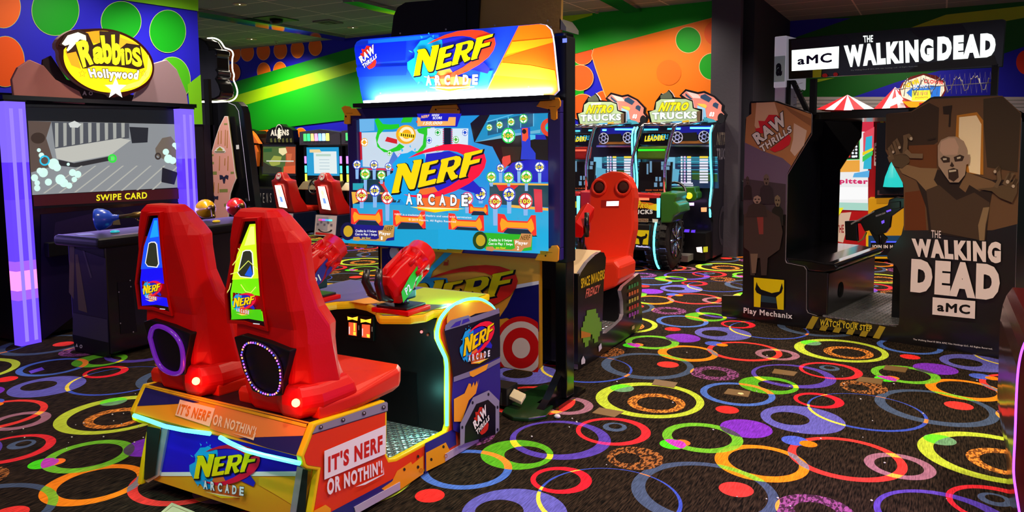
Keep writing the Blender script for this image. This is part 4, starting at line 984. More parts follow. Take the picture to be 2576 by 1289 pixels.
a.poly('#e8a83c', KL([(60, 60), (1180, 150), (1180, 310), (1000, 340), (500, 300), (350, 280), (60, 380)]))
a.poly('#f4f0e8', KL([(990, 330), (1175, 300), (1175, 325), (1000, 355)])); a.poly('#14105c', KL([(1000, 355), (1175, 325), (1175, 660), (940, 560), (880, 570), (940, 480)]))
a.poly('#14105c', KL([(60, 70), (150, 70), (200, 300), (60, 400)])); a.ell('#dcd8d0', *KL([(140, 110)])[0], 14, 18); a.ell('#14105c', *KL([(150, 100)])[0], 18, 24, ring=.7)
a.poly('#30c0e0', KL([(320, 290), (500, 100), (560, 100), (420, 230), (400, 290)])); a.poly('#1ca0d8', KL([(220, 330), (350, 270), (520, 280), (560, 420), (400, 500), (240, 440)]))
a.polys('#c83c20', [KL(q) for q in ([(495, 190), (500, 165), (530, 165), (530, 190)], [(655, 195), (690, 220), (665, 215)], [(745, 205), (765, 208), (750, 222)], [(520, 160), (530, 150), (535, 165)])])
logo(a, KL([(175, 165), (1080, 150), (1090, 690), (150, 640)]), False, False, '#fff', '#e8d80c', '#d8281c')
KT2 = KQ
a.k += 1
for r_, c_ in ((1.55, '#c81414'), (1.3, '#d8cdb8'), (1., '#c81414'), (.5, '#d8cdb8')): a.ell(c_, *KT2([(412, 685)])[0], 45.5 * r_, 51.5 * r_, 40)
part('lower_board', m, scr, 'printed board with a big logo and red target rings')
m = MB(); fp = [atZ(x, y, .012) for x, y in ((1263, 1040), (1285, 1010), (1330, 985), (1372, 970), (1400, 985), (1392, 1025), (1375, 1050), (1330, 1058), (1290, 1055))]
m.prism([(p.x, p.y, .0) for p in fp], (0, 0, .024), M('#143414', .3, coat=.3), .006); part('foot_plate', m, scr, 'dark green foot plate')
m = MB(); m.prism([(-2.0, YS + .14, .024), (-2.0, YS - .2, .024), (-2.0, YS - .12, .06), (-2.0, YS + .14, .24)], (-.05, 0, 0), GLOSSB); m.box(-2.1, -1.95, YS - .1, YS + .3, 0.0, .024, GLOSSB); part('post_brace', m, scr)
m = MB(); m.box(-3.5, -3.3, YS - .15, YS + .4, 0.0, .024, GLOSSB); part('foot_plate', m, scr)
# power unit and cable covers between pedestal and screen
t = thing('power_unit', 'small black vented power box with cream sockets on the carpet behind the pedestal', 'power box', (-2.3, 3.9, 0))
m = MB(); m.box(-2.45, -2.22, 3.84, 3.98, .026, .14, M('#181a16', .5), .008)
for i in range(9): m.box(-2.44 + i * .022, -2.43 + i * .022, 3.837, 3.84, .03, .11, M('#383c30', .4))
part('body', m, t)
m = MB(); m.prism([(-2.215, 3.86, .07), (-2.12, 3.84, .055), (-2.12, 3.9, .085), (-2.215, 3.92, .10)], (0, 0, .02), M('#d8c8a0', .5), .004); part('socket', m, t, 'cream socket'); m = MB(); m.box(-2.4, -2.3, 3.76, 3.838, .026, .05, M('#d0c4a8', .5), .004); part('socket', m, t, 'cream socket')
# ================================================================ two-seat pixel shooter behind the screen stand
XI = -2.185
si = thing('pixel_shooter_cabinet', 'black game cabinet with a green pixel print and a high-backed red seat', 'arcade game', (-2.75, 5.4, 0))
K5 = crop(1340, 420, 2.387); plI = plX(XI); m = MB()
o1 = K5([(265, 715), (272, 680), (290, 635), (330, 575), (375, 530), (405, 512), (428, 515), (440, 545), (438, 590), (428, 680), (424, 800), (418, 930), (420, 1002), (440, 1000), (500, 950), (535, 915), (545, 885), (542, 800), (530, 745), (545, 718), (640, 640), (654, 680), (656, 745), (648, 800), (657, 850), (658, 940), (640, 975), (480, 1085), (300, 1208), (272, 1218)])
m.panel(plI, plI.P(o1), .03, M('#0c0a0e', .3, coat=.2), M('#c8bcc8', .25, .7), 0)
a = Art(plI, m)
a.text('#e8c020', 'SPACE INVADERS', K5([(290, 732), (430, 672), (430, 615), (288, 672)]), .03, 0, '#3a1408', .03); a.text('#e0705c', 'FRENZY', K5([(315, 790), (400, 752), (405, 705), (318, 735)]), .03, .2)
PX = ["..X.....X..", "..X.....X..", "...X...X...", "..XXXXXXX..", ".XX.XXX.XX.", "XXXXXXXXXXX", "X.XXXXXXX.X", "X.X.....X.X", "...XX.XX..."]
def pix(rows, q, c):
    f = quadmap(K5(q)); H_ = len(rows); W_ = len(rows[0]); T0 = a.T; a.T = f; L_ = []
    for j, r in enumerate(rows):
        for i, ch in enumerate(r):
            if ch == 'X': L_.append([(i / W_, j / H_), ((i + 1) / W_, j / H_), ((i + 1) / W_, (j + 1) / H_), (i / W_, (j + 1) / H_)])
    a.polys(c, L_); a.T = T0
# a plain stepped block print in the same green stands where the pixel figure is
pix(["...XXXXX...", "..XXXXXXX..", ".XXXXXXXXX.", "XXXXXXXXXXX", "XXXXXXXXXXX", ".XXXX.XXXX.", "..XX...XX.."], [(288, 870), (412, 845), (412, 1040), (288, 1095)], '#6a9c30')
a.poly('#c07828', K5([(288, 985), (345, 1000), (345, 1020), (288, 1030)])); a.poly('#d8d0e0', K5([(392, 1080), (408, 1058), (412, 1090), (395, 1112)])); a.poly('#d8d0d8', K5([(288, 1160), (300, 1135), (312, 1160), (310, 1180), (288, 1188)]))
for i, c_ in enumerate(('#3c8c50', '#d87040', '#c8b850', '#c83838', '#a040b0')):
    a.polys(c_, [K5([(572 + k * 16, 715 + i * 42 - k * 7), (583 + k * 16, 711 + i * 42 - k * 7), (583 + k * 16, 733 + i * 42 - k * 7), (572 + k * 16, 738 + i * 42 - k * 7)]) for k in range(4)])
a.polys('#c8a878', [K5([(600, 890), (605, 888), (605, 910), (600, 912)]), K5([(590, 960), (605, 950), (605, 970), (590, 980)])])
part('side_panel', m, si, 'black printed side panel with chrome trim')
m = MB(); m.box(-3.3, XI - .03, 4.80, 5.25, .04, .66, M('#08080c', .4)); m.prism([(-3.3, 4.8, .66), (-3.3, 5.28, .80), (-3.3, 5.28, .66)], (1.085, 0, 0), M('#d8b890', .5)); part('front_body', m, si)
m = MB(); m.box(-3.3, XI - .03, 5.25, 5.68, .12, .165, TREAD); lugs(m, Vector((-2.9, 5.27, .1652)), Vector((1, 0, 0)), Vector((0, 1, 0)), 20, 12, .034); part('tread_plate', m, si)
m = MB(); m.box(-3.3, XI - .03, 5.66, 6.08, .05, .44, M('#0a080c', .4), .01); part('bench', m, si)
m = MB(); m.box(XI - .2, XI + .01, 4.775, 4.8, .05, .7, M('#0a0c10', .3, coat=.3)); mq = atX(1418, 880, XI)
m.box(-2.32, -2.27, 4.765, 4.776, .25, .34, M('#d8dcd0', .4)); part('front_plate', m, si)
SEATR = M('#ff3c1c', .42); m = MB()
plS = Pl((0, 5.86, 0), (1, 0, 0), (0, .12, .99))
so = K5([(372, 72), (420, 42), (470, 26), (530, 30), (575, 60), (603, 125), (610, 185), (602, 260), (606, 330), (604, 380), (590, 450), (575, 520), (575, 560), (430, 560), (330, 520), (297, 430), (300, 405), (338, 385), (335, 270), (340, 180), (340, 130)])
m.panel(plS, plS.P(so), .13, SEATR, None, 0, .02)
sb = part('seat_shell', m, si, 'tall red seat shell')
m = MB(); sp = plS.P(K5([(430, 545), (575, 535), (608, 575), (600, 640), (575, 690), (480, 725), (425, 725), (330, 640), (320, 560)]))
m.prism([(p[0], 5.62, p[1]) for p in sp], (0, .38, 0), SEATR, .03, 3); part('seat_pan', m, si)
for x, y in ((401, 123), (545, 123)):
    m = MB(); c = plS.w(*plS.px(*K5([(x, y)])[0])); m.lathe([(.075, .006), (.07, .02), (.056, .02), (.052, .008)], c, plS.n, SEATR, 20); m.lathe([(.05, .012), (.02, .014)], c, plS.n, M('#5a2c20', .7, noise=.8, scale=300.), 18); part('headrest_speaker', m, si, 'round brown speaker in the headrest')
m = MB(); aa = Art(plS, m, PR, .001); aa.poly(M('#c0281c', .4), K5([(412, 200), (520, 198), (518, 246), (410, 246)])); aa.poly(EM('#fff0f4', 3), K5([(445, 208), (518, 206), (516, 234), (443, 236)])); part('light_slot', m, si, 'small white light slot')
m = MB(); o = atX(1462, 560, -2.42); m.loft([[o + Vector((x, t * .8, z + t * .5)) for x, z in ((-.05, -.05), (.05, -.05), (.06, .03), (0, .07), (-.06, .03))] for t in (-.12, .0, .16)], GRED, False, .01)
m.tube([o + Vector((0, .0, -.05)), o + Vector((0, .0, -.25))], .03, GBLK, 8); m.tube([o + Vector((.07, -.05, .08)), o + Vector((.08, -.08, .0)), o + Vector((.07, -.05, -.1))], .02, GBLK, 8)
part('blaster', m, si, 'mounted red blaster with black grip')
# its tall screen board seen from behind
m = MB(); plB = Pl((0, 4.62, 0), (1, 0, 0), (0, 0, 1)); k = lambda pts: plB.P(pts)
m.panel(plB, k([(984, 140), (984, 90), (990, 40), (1000, 18), (1020, 6), (1165, -6), (1165, 140)]), .03, M('#120c10', .45)); m.panel(plB, k([(1195, -70), (1414, -70), (1410, 74), (1405, 140), (1195, 140)]), .03, M('#b08840', .6, noise=.3))
m.panel(plB, k([(1155, -70), (1178, -70), (1178, 140), (1172, 140)]), .05, M('#08060a', .4), None, .03); m.panel(plB, k([(1180, -70), (1214, -70), (1202, 140), (1170, 140)]), .05, M('#0a0810', .4), None, .02)
a = Art(plB, m); a.ells('#b8b0a8', [(x, y, 2.2, 2.2) for x, y in ((1007, 84), (1122, 74), (1245, 64), (1378, 52), (1386, 68))])
m.panel(plB, k([(1408, 46), (1416, 56), (1424, 68), (1424, 78), (1408, 74)]), .2, M('#a8a498', .4, .6))
m.box(-3.5, -2.2, 4.655, 4.74, .6, 2.3, M('#0a080c', .5)); part('screen_board', m, si, 'black and brown board rising behind the sign')

# ================================================================ two-seat shooter with tall printed sides
T3 = Vector((.977, -.2085, 0)).normalized(); D3 = Vector((.2085, .977, 0)).normalized(); P3 = Vector((-1.718, 6.992, 0))
wd = thing('survival_shooter_cabinet', 'tall black shooter booth with brown printed side boards and white lettering', 'arcade game', P3 + T3 * 1.1 + D3 * .7)
plW = Pl(P3, T3, (0, 0, 1)); W3 = lambda t, d, z: P3 + T3 * t + D3 * d + Vector((0, 0, z))
kt = crop(1800, 220, 1.8415); kl = crop(1860, 240, 4.295); kr = crop(2210, 230, 3.145)
EDGW = M('#c8b8c0', .25, .5); BOARD = M('#14100f', .32, coat=.25)
def wbox(mb_, t0, t1, d0, d1, z0, z1, mat, bev=0.): mb_.prism([W3(t0, d0, z0), W3(t1, d0, z0), W3(t1, d1, z0), W3(t0, d1, z0)], (0, 0, z1 - z0), mat, bev)
oL = [(1885, 262), (1888, 255), (1955, 254), (2040, 285), (2042, 290), (2041, 338), (1980, 440), (1975, 655), (1978, 662), (2022, 671), (2028, 680), (2028, 780), (2032, 788), (2054, 795), (2057, 830), (2050, 837), (1816, 799), (1815, 748), (1818, 744), (1862, 745), (1868, 738), (1875, 300), (1884, 290)]
m = MB(); m.panel(plW, plW.P(oL), .02, BOARD, EDGW); a = Art(plW, m)
a.poly('#b4784a', kl([(75, 240), (130, 200), (130, 85), (380, 70), (780, 205), (775, 400), (520, 840), (500, 900), (430, 700), (60, 520)]))
a.poly('#e0b088', kl([(185, 80), (380, 75), (420, 200), (400, 300), (200, 380), (165, 330)])); a.poly('#d8b49c', kl([(590, 300), (730, 380), (700, 540), (600, 660), (550, 600), (580, 480)])); a.poly('#94603c', kl([(480, 110), (775, 250), (770, 330), (560, 190)]))
a.poly('#6e5a72', kl([(60, 510), (250, 600), (470, 680), (560, 760), (520, 850), (505, 1289), (45, 1289)])); a.poly('#463a40', kl([(45, 900), (505, 960), (500, 1289), (45, 1289)]))
rawlogo(a, kl([(115, 240), (540, 160), (600, 560), (170, 670)]), '#d82830', '#e4d8d0')
kz = crop(1800, 220, 1.8415)
SK, SK2, CL = '#8c7468', '#5c4c46', '#2c2624'
def figure(q, col=SK, cl=CL):
    f = quadmap(q); T0 = a.T; a.T = f
    a.poly(cl, [(.05, 1), (.1, .5), (.3, .38), (.7, .38), (.9, .5), (.95, 1)]); a.poly(col, [(.32, .08), (.5, .0), (.68, .08), (.7, .25), (.6, .38), (.4, .38), (.3, .25)])
    a.polys('#2a201c', [[(.36, .16), (.46, .15), (.46, .2), (.37, .21)], [(.54, .15), (.64, .16), (.63, .21), (.54, .2)], [(.44, .28), (.56, .28), (.55, .35), (.46, .35)]]); a.T = T0
figure(kz([(130, 410), (170, 410), (175, 520), (130, 520)]), '#4a3e3a', '#2a2424'); figure(kz([(205, 400), (270, 400), (280, 540), (200, 540)]), '#6c5a50', '#342c30'); figure(kz([(255, 495), (325, 500), (320, 640), (262, 640)]), '#7a6a54', '#24241e')
a.poly('#443630', kz([(135, 590), (180, 560), (240, 565), (300, 600), (315, 670), (300, 750), (245, 790), (240, 870), (215, 870), (210, 790), (190, 790), (185, 870), (165, 870), (160, 760), (135, 740)])); a.poly('#8c3c34', kz([(195, 600), (225, 600), (225, 680), (205, 680)])); a.poly('#7c6450', kz([(165, 770), (200, 770), (190, 860), (172, 860)]))
figure(kz([(155, 500), (240, 500), (250, 600), (140, 600)]), '#9c8070', '#3a302c')
a.poly('#f4d800', kz([(182, 880), (322, 892), (320, 1030), (182, 1015)])); a.poly('#101010', kz([(195, 900), (188, 935), (195, 950), (215, 960), (212, 1018), (292, 1026), (285, 970), (310, 950), (317, 930), (312, 905), (300, 945), (265, 952), (215, 935), (200, 915)])); a.poly('#2a4450', kz([(218, 962), (282, 972), (288, 1000), (215, 992)]))
a.text('#f4ecec', 'Play Mechanix', kz([(135, 1052), (360, 1080), (360, 1045), (135, 1018)]), .03)
part('printed_side', m, wd, 'narrow brown side board with a yellow wrench badge')
oR = [(2229, 290), (2232, 284), (2292, 280), (2340, 246), (2350, 243), (2508, 239), (2518, 243), (2566, 290), (2570, 300), (2558, 560), (2548, 895), (2545, 903), (2536, 905), (2212, 857), (2208, 850), (2208, 818), (2260, 818), (2262, 808), (2264, 690), (2256, 672), (2232, 650), (2232, 640), (2268, 590), (2275, 560), (2275, 470), (2262, 440), (2228, 380), (2229, 300)]
m = MB(); m.panel(plW, plW.P(oR), .02, BOARD, EDGW); a = Art(plW, m)
a.poly('#6a4a30', kr([(60, 180), (260, 160), (420, 60), (980, 35), (1130, 170), (1100, 1050), (900, 1100), (200, 1100), (200, 740), (55, 470)]))
a.poly('#3c2a1c', kr([(60, 180), (260, 165), (400, 90), (480, 130), (470, 400), (240, 560), (60, 460)])); a.poly('#40301f', kr([(830, 60), (980, 40), (1125, 175), (1100, 640), (860, 600), (830, 240)])); a.poly('#6e3e1c', kr([(240, 430), (470, 420), (460, 610), (240, 600)])); a.poly('#6a3414', kr([(210, 800), (360, 780), (380, 1100), (210, 1100)]))
a.poly('#c07a24', kr([(620, 190), (780, 165), (830, 230), (830, 660), (700, 650), (610, 380)])); a.poly('#ffe4b8', kr([(640, 205), (775, 190), (815, 260), (805, 660), (720, 640), (690, 430), (635, 360)]))
a.polys('#2c1c12', [kr([(510, 120), (585, 110), (575, 180), (515, 180)]), kr([(560, 180), (575, 180), (570, 280), (555, 280)]), kr([(385, 380), (460, 365), (450, 380), (395, 392)])])
# figure with arms out: plain brown shapes
a.poly('#2e2018', kr([(200, 600), (300, 700), (380, 920), (400, 1120), (850, 1180), (880, 900), (900, 800), (1090, 820), (1090, 700), (900, 700), (700, 640), (460, 620)]))
a.poly('#8a6a48', kr([(165, 610), (225, 580), (330, 605), (470, 610), (440, 700), (480, 760), (380, 790), (300, 700), (190, 650)])); a.poly('#7c5c3e', kr([(700, 640), (900, 710), (950, 740), (880, 770), (800, 790), (720, 740), (690, 800), (640, 760)]))
a.poly('#4a3626', kr([(380, 780), (480, 740), (620, 860), (760, 800), (880, 880), (870, 1000), (820, 1180), (420, 1100)])); a.poly('#8c7050', kr([(830, 920), (880, 915), (850, 1050), (840, 1180), (800, 1180), (790, 1060)]))
a.poly('#5a4630', kr([(120, 590), (90, 520), (150, 480), (240, 500), (250, 560), (190, 610)]))
def finger(pts, w_, c='#6c543c', nail=True):
    a.line(c, kr(pts), w_)
    if nail: a.ell('#c0a890', *kr([pts[-1]])[0], w_ * .36, w_ * .4, 10)
finger([(100, 560), (85, 520), (98, 510)], 8); finger([(115, 540), (90, 450), (100, 425), (120, 480)], 9); finger([(160, 500), (130, 400), (140, 380), (170, 445)], 10); finger([(210, 500), (220, 400), (215, 355), (240, 350), (262, 375)], 11); finger([(220, 470), (260, 510), (355, 512)], 12, '#7c6248', False)
a.poly('#5e4830', kr([(780, 770), (900, 760), (990, 740), (1100, 700), (1100, 800), (1060, 880), (960, 840), (900, 790)]))
finger([(930, 760), (960, 700), (950, 620), (965, 600), (925, 635)], 10); finger([(1000, 740), (1040, 660), (1065, 640), (1025, 715)], 12); finger([(1060, 760), (1095, 690), (1100, 700), (1070, 750)], 11)
a.poly('#a88a74', kr([(475, 520), (475, 430), (500, 385), (560, 358), (620, 358), (680, 395), (705, 450), (705, 500), (730, 500), (722, 570), (700, 580), (690, 660), (640, 720), (570, 720), (520, 650), (480, 590)])); a.poly('#c09a84', kr([(500, 400), (560, 370), (610, 372), (640, 440), (630, 500), (520, 505), (490, 470)]))
a.polys('#3a281e', [kr([(495, 530), (520, 510), (570, 525), (570, 560), (520, 565)]), kr([(600, 520), (650, 500), (685, 515), (670, 550), (610, 555)]), kr([(570, 590), (585, 555), (605, 590), (590, 600)]), kr([(555, 620), (600, 605), (635, 620), (640, 680), (600, 715), (560, 690)])])
a.polys('#c8b8a0', [kr([(515, 530), (545, 528), (545, 542), (518, 545)]), kr([(625, 522), (655, 515), (655, 530), (628, 536)]), kr([(562, 625), (620, 618), (620, 632), (565, 640)])])
a.text('#f4e0dc', 'THE', kt([(1003, 695), (1048, 698), (1048, 664), (1003, 660)]), .01); a.text('#f4e0dc', 'WALKING', kt([(920, 782), (1324, 815), (1326, 715), (912, 698)]), .07); a.text('#f4e0dc', 'DEAD', kt([(906, 945), (1318, 988), (1322, 820), (912, 792)]), .08)
a.poly('#f4e0dc', kt([(1010, 970), (1207, 988), (1205, 1070), (1008, 1050)])); a.text('#14100f', 'aMC', kt([(1030, 1034), (1182, 1050), (1184, 1006), (1032, 992)]), .035)
a.text('#f0e4e0', 'The Walking Dead \u00a9 2016 AMC Film Holdings LLC. All Rights Reserved.', kt([(920, 1170), (1287, 1215), (1287, 1205), (920, 1160)]), .012)
part('printed_side', m, wd, 'wide brown side board with big white lettering')
m = MB(); FARB = M('#07070a', .35); far = [W3(t, 1.34, z) for t, z in ((0, 0), (0, .19), (.19, .21), (.23, 1.85), (.78, 1.85), (.775, 1.65), (.585, 1.33), (.585, .58), (.78, .55), (.78, .15), (.87, .13), (.87, 0))]
m.prism(far, D3 * .02, FARB); m.prism([W3(t, 1.34, z) for t, z in ((1.5, 0), (1.35, .13), (1.35, .4), (1.5, .8), (1.36, 1.5), (1.37, 1.8), (1.48, 1.92), (1.95, 1.93), (2.2, 1.78), (2.2, 0))], D3 * .02, FARB); part('far_side', m, wd)
m = MB(); wbox(m, .25, .42, .02, 1.34, .2, 1.82, FARB); part('back_wall', m, wd)
m = MB(); wbox(m, .3, .95, .03, 1.33, .1, .5, M('#0c0a0a', .3, coat=.3), .01); bw = part('bench', m, wd)
m = MB(); cs = [(.3, .5), (.9, .5), (1.0, .53), (1.03, .56), (1.0, .585), (.92, .58), (.8, .595), (.3, .6)]
m.prism([W3(t, .03, z) for t, z in cs], D3 * 1.3, M('#0c0a0c', .16, coat=.8), .015, 3); part('seat_cushion', m, wd, 'glossy black seat cushion')
m = MB(); m.lathe([(.07, .002), (.066, .004)], W3(.951, .35, .31), T3, M('#050505', .8), 20); part('speaker_grille', m, wd, 'black oval speaker grille')
m = MB(); m.prism([W3(.92, .0, .125), W3(1.5, .0, .125), W3(1.5, 1.34, .125), W3(.92, 1.34, .125)], (0, 0, .012), TREAD); lugs(m, W3(.94, .03, .1372), T3, D3, 16, 37, .035); part('tread_plate', m, wd, 'shiny tread plate floor')
m = MB(); pv = Pl(W3(.87, -.002, 0), T3, (0, 0, 1)); m.panel(pv, [(0, .02), (.5, .02), (.5, .125), (0, .125)], .01, M('#2c2418', .5)); a = Art(pv, m)
a.polys('#b89a28', [kt([(480 + i * 62, 1125 + i * 9), (510 + i * 62, 1130 + i * 9), (540 + i * 62, 1075 + i * 9), (512 + i * 62, 1068 + i * 9)]) for i in range(-1, 5)]); a.poly('#1c1812', kt([(478, 1075), (728, 1110), (728, 1134), (478, 1100)]))
a.text('#e8c830', 'WATCH YOUR STEP', kt([(482, 1104), (724, 1132), (726, 1105), (486, 1074)]), .035, 0, '#141008', .03); part('step_strip', m, wd, 'yellow and black warning strip')
m = MB(); wbox(m, .7, 1.5, 1.28, 1.34, 1.86, 1.92, M('#181614', .25)); wbox(m, .68, 1.5, .1, 1.34, 1.80, 1.86, M('#1c1a14', .2, coat=.4)); part('roof_beam', m, wd)
m = MB(); wbox(m, 1.62, 2.2, .02, 1.34, .05, 1.75, FARB); part('screen_body', m, wd)
m = MB(); wbox(m, 1.38, 1.62, .3, 1.1, .12, .66, M('#0a0a0c', .4), .01); part('gun_shelf', m, wd)
def rifle(dep, lab):
    m = MB(); pg = Pl(P3 + D3 * dep, T3, (0, 0, 1)); kg = crop(2100, 230, 2.864); BK = M('#08080c', .28, coat=.4)
    m.panel(pg, pg.P(kg([(120, 960), (190, 930), (280, 860), (385, 820), (395, 780), (450, 760), (490, 770), (560, 740), (570, 800), (480, 850), (410, 900), (400, 980), (370, 1020), (300, 1040), (260, 1000), (220, 1010), (190, 950)])), .05, BK, None, .02, .006)
    m.panel(pg, pg.P(kg([(250, 1000), (320, 1000), (380, 1060), (360, 1100), (300, 1090)])), .04, BK, None, .015, .005); m.panel(pg, pg.P(kg([(75, 935), (160, 930), (170, 1080), (80, 1070)])), .04, BK, None, .015, .005)
    m.panel(pg, pg.P(kg([(120, 950), (290, 860), (292, 866), (122, 962)])), .052, M('#e8e8f0', .2, .8), None, .021); m.panel(pg, pg.P(kg([(165, 1085), (200, 1060), (222, 1015), (230, 1018), (208, 1066), (170, 1090)])), .03, M('#d0b860', .25, .6), None, .01)
    m.panel(pg, pg.P(kg([(400, 800), (480, 790), (480, 840), (400, 850)])), .07, BK, None, .035, .005)
    aa = Art(pg, m, PR, .022); aa.text('#d8d4e0', 'WALKING DEAD', kg([(300, 905), (370, 880), (370, 868), (300, 892)]), .02); aa.poly(EM('#6a48e0', 1.5), kg([(375, 860), (410, 848), (412, 860), (380, 872)])); aa.poly(EM('#6a48e0', 1.5), kg([(340, 935), (362, 925), (364, 945), (345, 955)]))
    m.tube([pg.w(*pg.px(*kg([(330, 1030)])[0])), pg.w(*pg.px(*kg([(335, 1100)])[0]))], .02, BK, 8)
    return part('mounted_rifle', m, wd, lab)
rifle(.55, 'mounted black toy rifle'); rifle(.8, 'mounted black toy rifle')
# lit sign and its end box, posts and wire screen
plG = Pl(P3 + D3 * .03, T3, (0, 0, 1)); kg = crop(1880, 20, 3.701); m = MB()
m.panel(plG, plG.P(kg([(385, 290), (2370, 105), (2395, 110), (2400, 130), (2370, 545), (385, 662)])), .05, M('#101014', .12, coat=.6), M('#08080a', .3)); a = Art(plG, m, lambda h: EM(h, 1.7) if h == '#f4fff8' else PR(h, .0, .12))
a.poly('#2c2c34', kg([(410, 300), (900, 250), (1000, 330), (700, 370), (410, 390)])); a.poly('#2a2830', kg([(1500, 200), (2000, 150), (2050, 230), (1600, 280)])); a.poly('#30302c', kg([(1600, 520), (2300, 440), (2330, 530), (1500, 590)]))
a.poly('#f4fff8', kg([(415, 395), (855, 358), (850, 562), (415, 588)])); a.k += 1; a.text('#28184c', 'aMC', kg([(468, 532), (790, 508), (788, 415), (470, 455)]), .035)
a.text('#f4fff8', 'THE', kg([(1085, 322), (1170, 318), (1172, 254), (1080, 260)]), .02); a.text('#f4fff8', 'WALKING', kg([(915, 555), (1735, 495), (1735, 282), (900, 350)]), .07); a.text('#f4fff8', 'DEAD', kg([(1770, 492), (2310, 455), (2315, 230), (1772, 270)]), .08)
a.text('#c8dcd8', 'The Walking Dead \u00a9 2016 AMC Film Holdings LLC. All Rights Reserved.', kg([(965, 590), (1590, 550), (1590, 538), (965, 576)]), .012)
a.poly('#b8c020', kg([(612, 580), (695, 575), (690, 645), (612, 650)])); a.ell('#d82820', *kg([(725, 630)])[0], 7, 5); a.ell('#d82820', *kg([(825, 620)])[0], 6, 5)
part('lit_sign', m, wd, 'long black sign with glowing white lettering')
m = MB(); e0 = plG.px(*kg([(385, 290)])[0])[0]; zt = 2.5; wbox(m, e0 - .12, e0 - .015, .02, .5, 2.08, 2.52, M('#c8c4d0', .25, emit=.25, coat=.4), .01)
wbox(m, e0 - .11, e0 - .02, .03, .3, 1.92, 2.08, M('#b8b4c4', .2)); pe = Pl(W3(e0 - .12, .018, 2.08), T3, (0, 0, 1)); a = Art(pe, m, PR, .001, False); a.poly('#c4ecd8', [(.005, .05), (.1, .05), (.1, .27), (.005, .27)]); a.text('#101418', 'a', [(.02, .1), (.075, .1), (.075, .21), (.02, .21)], .05)
part('sign_end_box', m, wd, 'white box at the end of the sign')
for q in ((.52, .56, .05, .1, 1.85, 2.14), (.74, .785, .05, .1, 1.84, 2.14), (2.06, 2.1, .03, .08, 1.92, 2.16)): m = MB(); wbox(m, *q, BLACK); part('sign_post', m, wd)
m = MB(); m.prism([W3(.56, .06, 2.14), W3(.6, .06, 2.14), W3(.74, .06, 1.86), W3(.70, .06, 1.86)], D3 * .04, BLACK); part('sign_brace', m, wd)
m = MB(); WIRE = M('#d8d4d8', .3, .7)
tt = [W3(1.45 + i * .008, .06 + .02 * math.sin(i * .9), 1.98 + .11 * abs(math.sin(i * .22 + .3)) - .02 * (i % 2)) for i in range(76)]
m.tube(tt, .0035, WIRE, 5); m.tube([W3(1.4, .06, 2.02), W3(2.1, .06, 2.03)], .003, WIRE, 5); m.tube([W3(1.47 + i * .0165, .07, 1.96 + (.15 if i % 2 else 0)) for i in range(38)], .0028, WIRE, 5)
part('barbed_wire', m, wd, 'coiled barbed wire under the sign')
m = MB(); m.tube([W3(.64 + .05 * math.sin(i * 1.3), .07, 1.86 + i * .017) for i in range(16)], .003, WIRE, 5); part('barbed_wire', m, wd)

# ================================================================ party shooter on the left: screen with glowing columns
XR_ = -6.53
rb = thing('party_shooter_cabinet', 'large dark cabinet with a wide screen between two glowing violet columns', 'arcade game', (-6.9, 4.2, 0))
plR = plX(XR_)
m = MB(); m.box(-7.35, XR_ - .06, 3.3, 5.06, .03, 2.06, M('#0a0716', .45)); m.box(-7.35, -6.44, 3.26, 5.05, 2.0, 2.035, GLOSSB); part('cabinet_body', m, rb)
m = MB(); o_ = [(66, 266), (478, 276), (476, 500), (86, 530)]; m.panel(plR, plR.P([(64, 262), (486, 272), (492, 545), (104, 850)]), .05, M('#0c081c', .25, coat=.4), None, -.012)
a = Art(plR, m, lambda h: EM(h, 1.0), -.01); kb = crop(0, 0, 2.3014)
a.poly('#06060a', kb([(150, 618), (1060, 635), (1090, 1165), (195, 1210)])); a.poly('#14181c', kb([(155, 622), (1020, 640), (1025, 722), (160, 700)]))
a.poly('#8c9094', kb([(165, 700), (1025, 720), (1060, 1085), (190, 1130)])); a.poly('#5c4c44', kb([(165, 700), (300, 705), (270, 800), (320, 960), (180, 1000)])); a.poly('#4c5058', kb([(300, 705), (750, 715), (750, 800), (320, 860)]))
a.polys('#a8aaa4', [kb([(320 + i * 48, 712), (340 + i * 48, 712), (340 + i * 48, 850 - i * 7), (322 + i * 48, 855 - i * 7)]) for i in range(9)])
a.poly('#c0c0b8', kb([(320, 862), (700, 800), (760, 812), (640, 900), (420, 940), (330, 920)])); a.poly('#2c2c30', kb([(340, 925), (430, 945), (640, 905), (640, 930), (440, 970), (345, 960)])); a.polys('#b4b4ac', [kb([(250 + i * 90, 1120 - i * 3), (262 + i * 90, 1120 - i * 3), (480 + i * 80, 960), (470 + i * 80, 960)]) for i in range(8)])
a.poly('#20242c', kb([(750, 735), (860, 740), (855, 825), (765, 830)])); a.poly('#706458', kb([(900, 860), (940, 800), (990, 790), (1020, 830), (1020, 960), (905, 900)])); a.poly('#181a24', kb([(940, 970), (1030, 1000), (1010, 1070), (935, 1055)])); a.ell('#3c3430', *kb([(915, 905)])[0], 8, 9, ring=.5); a.ell('#3a2c24', *kb([(220, 800)])[0], 18, 14)
a.ells('#d8fff4', [(x, y, r_, r_) for (x, y), r_ in zip(kb([(200, 1030), (215, 1060), (230, 990), (250, 1000), (310, 950), (330, 970), (350, 1040), (370, 1060), (400, 1075), (420, 1000), (450, 1010), (430, 1040), (280, 1055), (215, 1090), (240, 900), (225, 870), (395, 952), (960, 880), (975, 920), (1000, 930), (1030, 850), (1045, 880), (1010, 840), (1050, 920)]), [9, 7, 8, 12, 14, 10, 13, 11, 8, 9, 9, 7, 9, 8, 7, 5, 4, 8, 11, 9, 9, 8, 6, 8])])
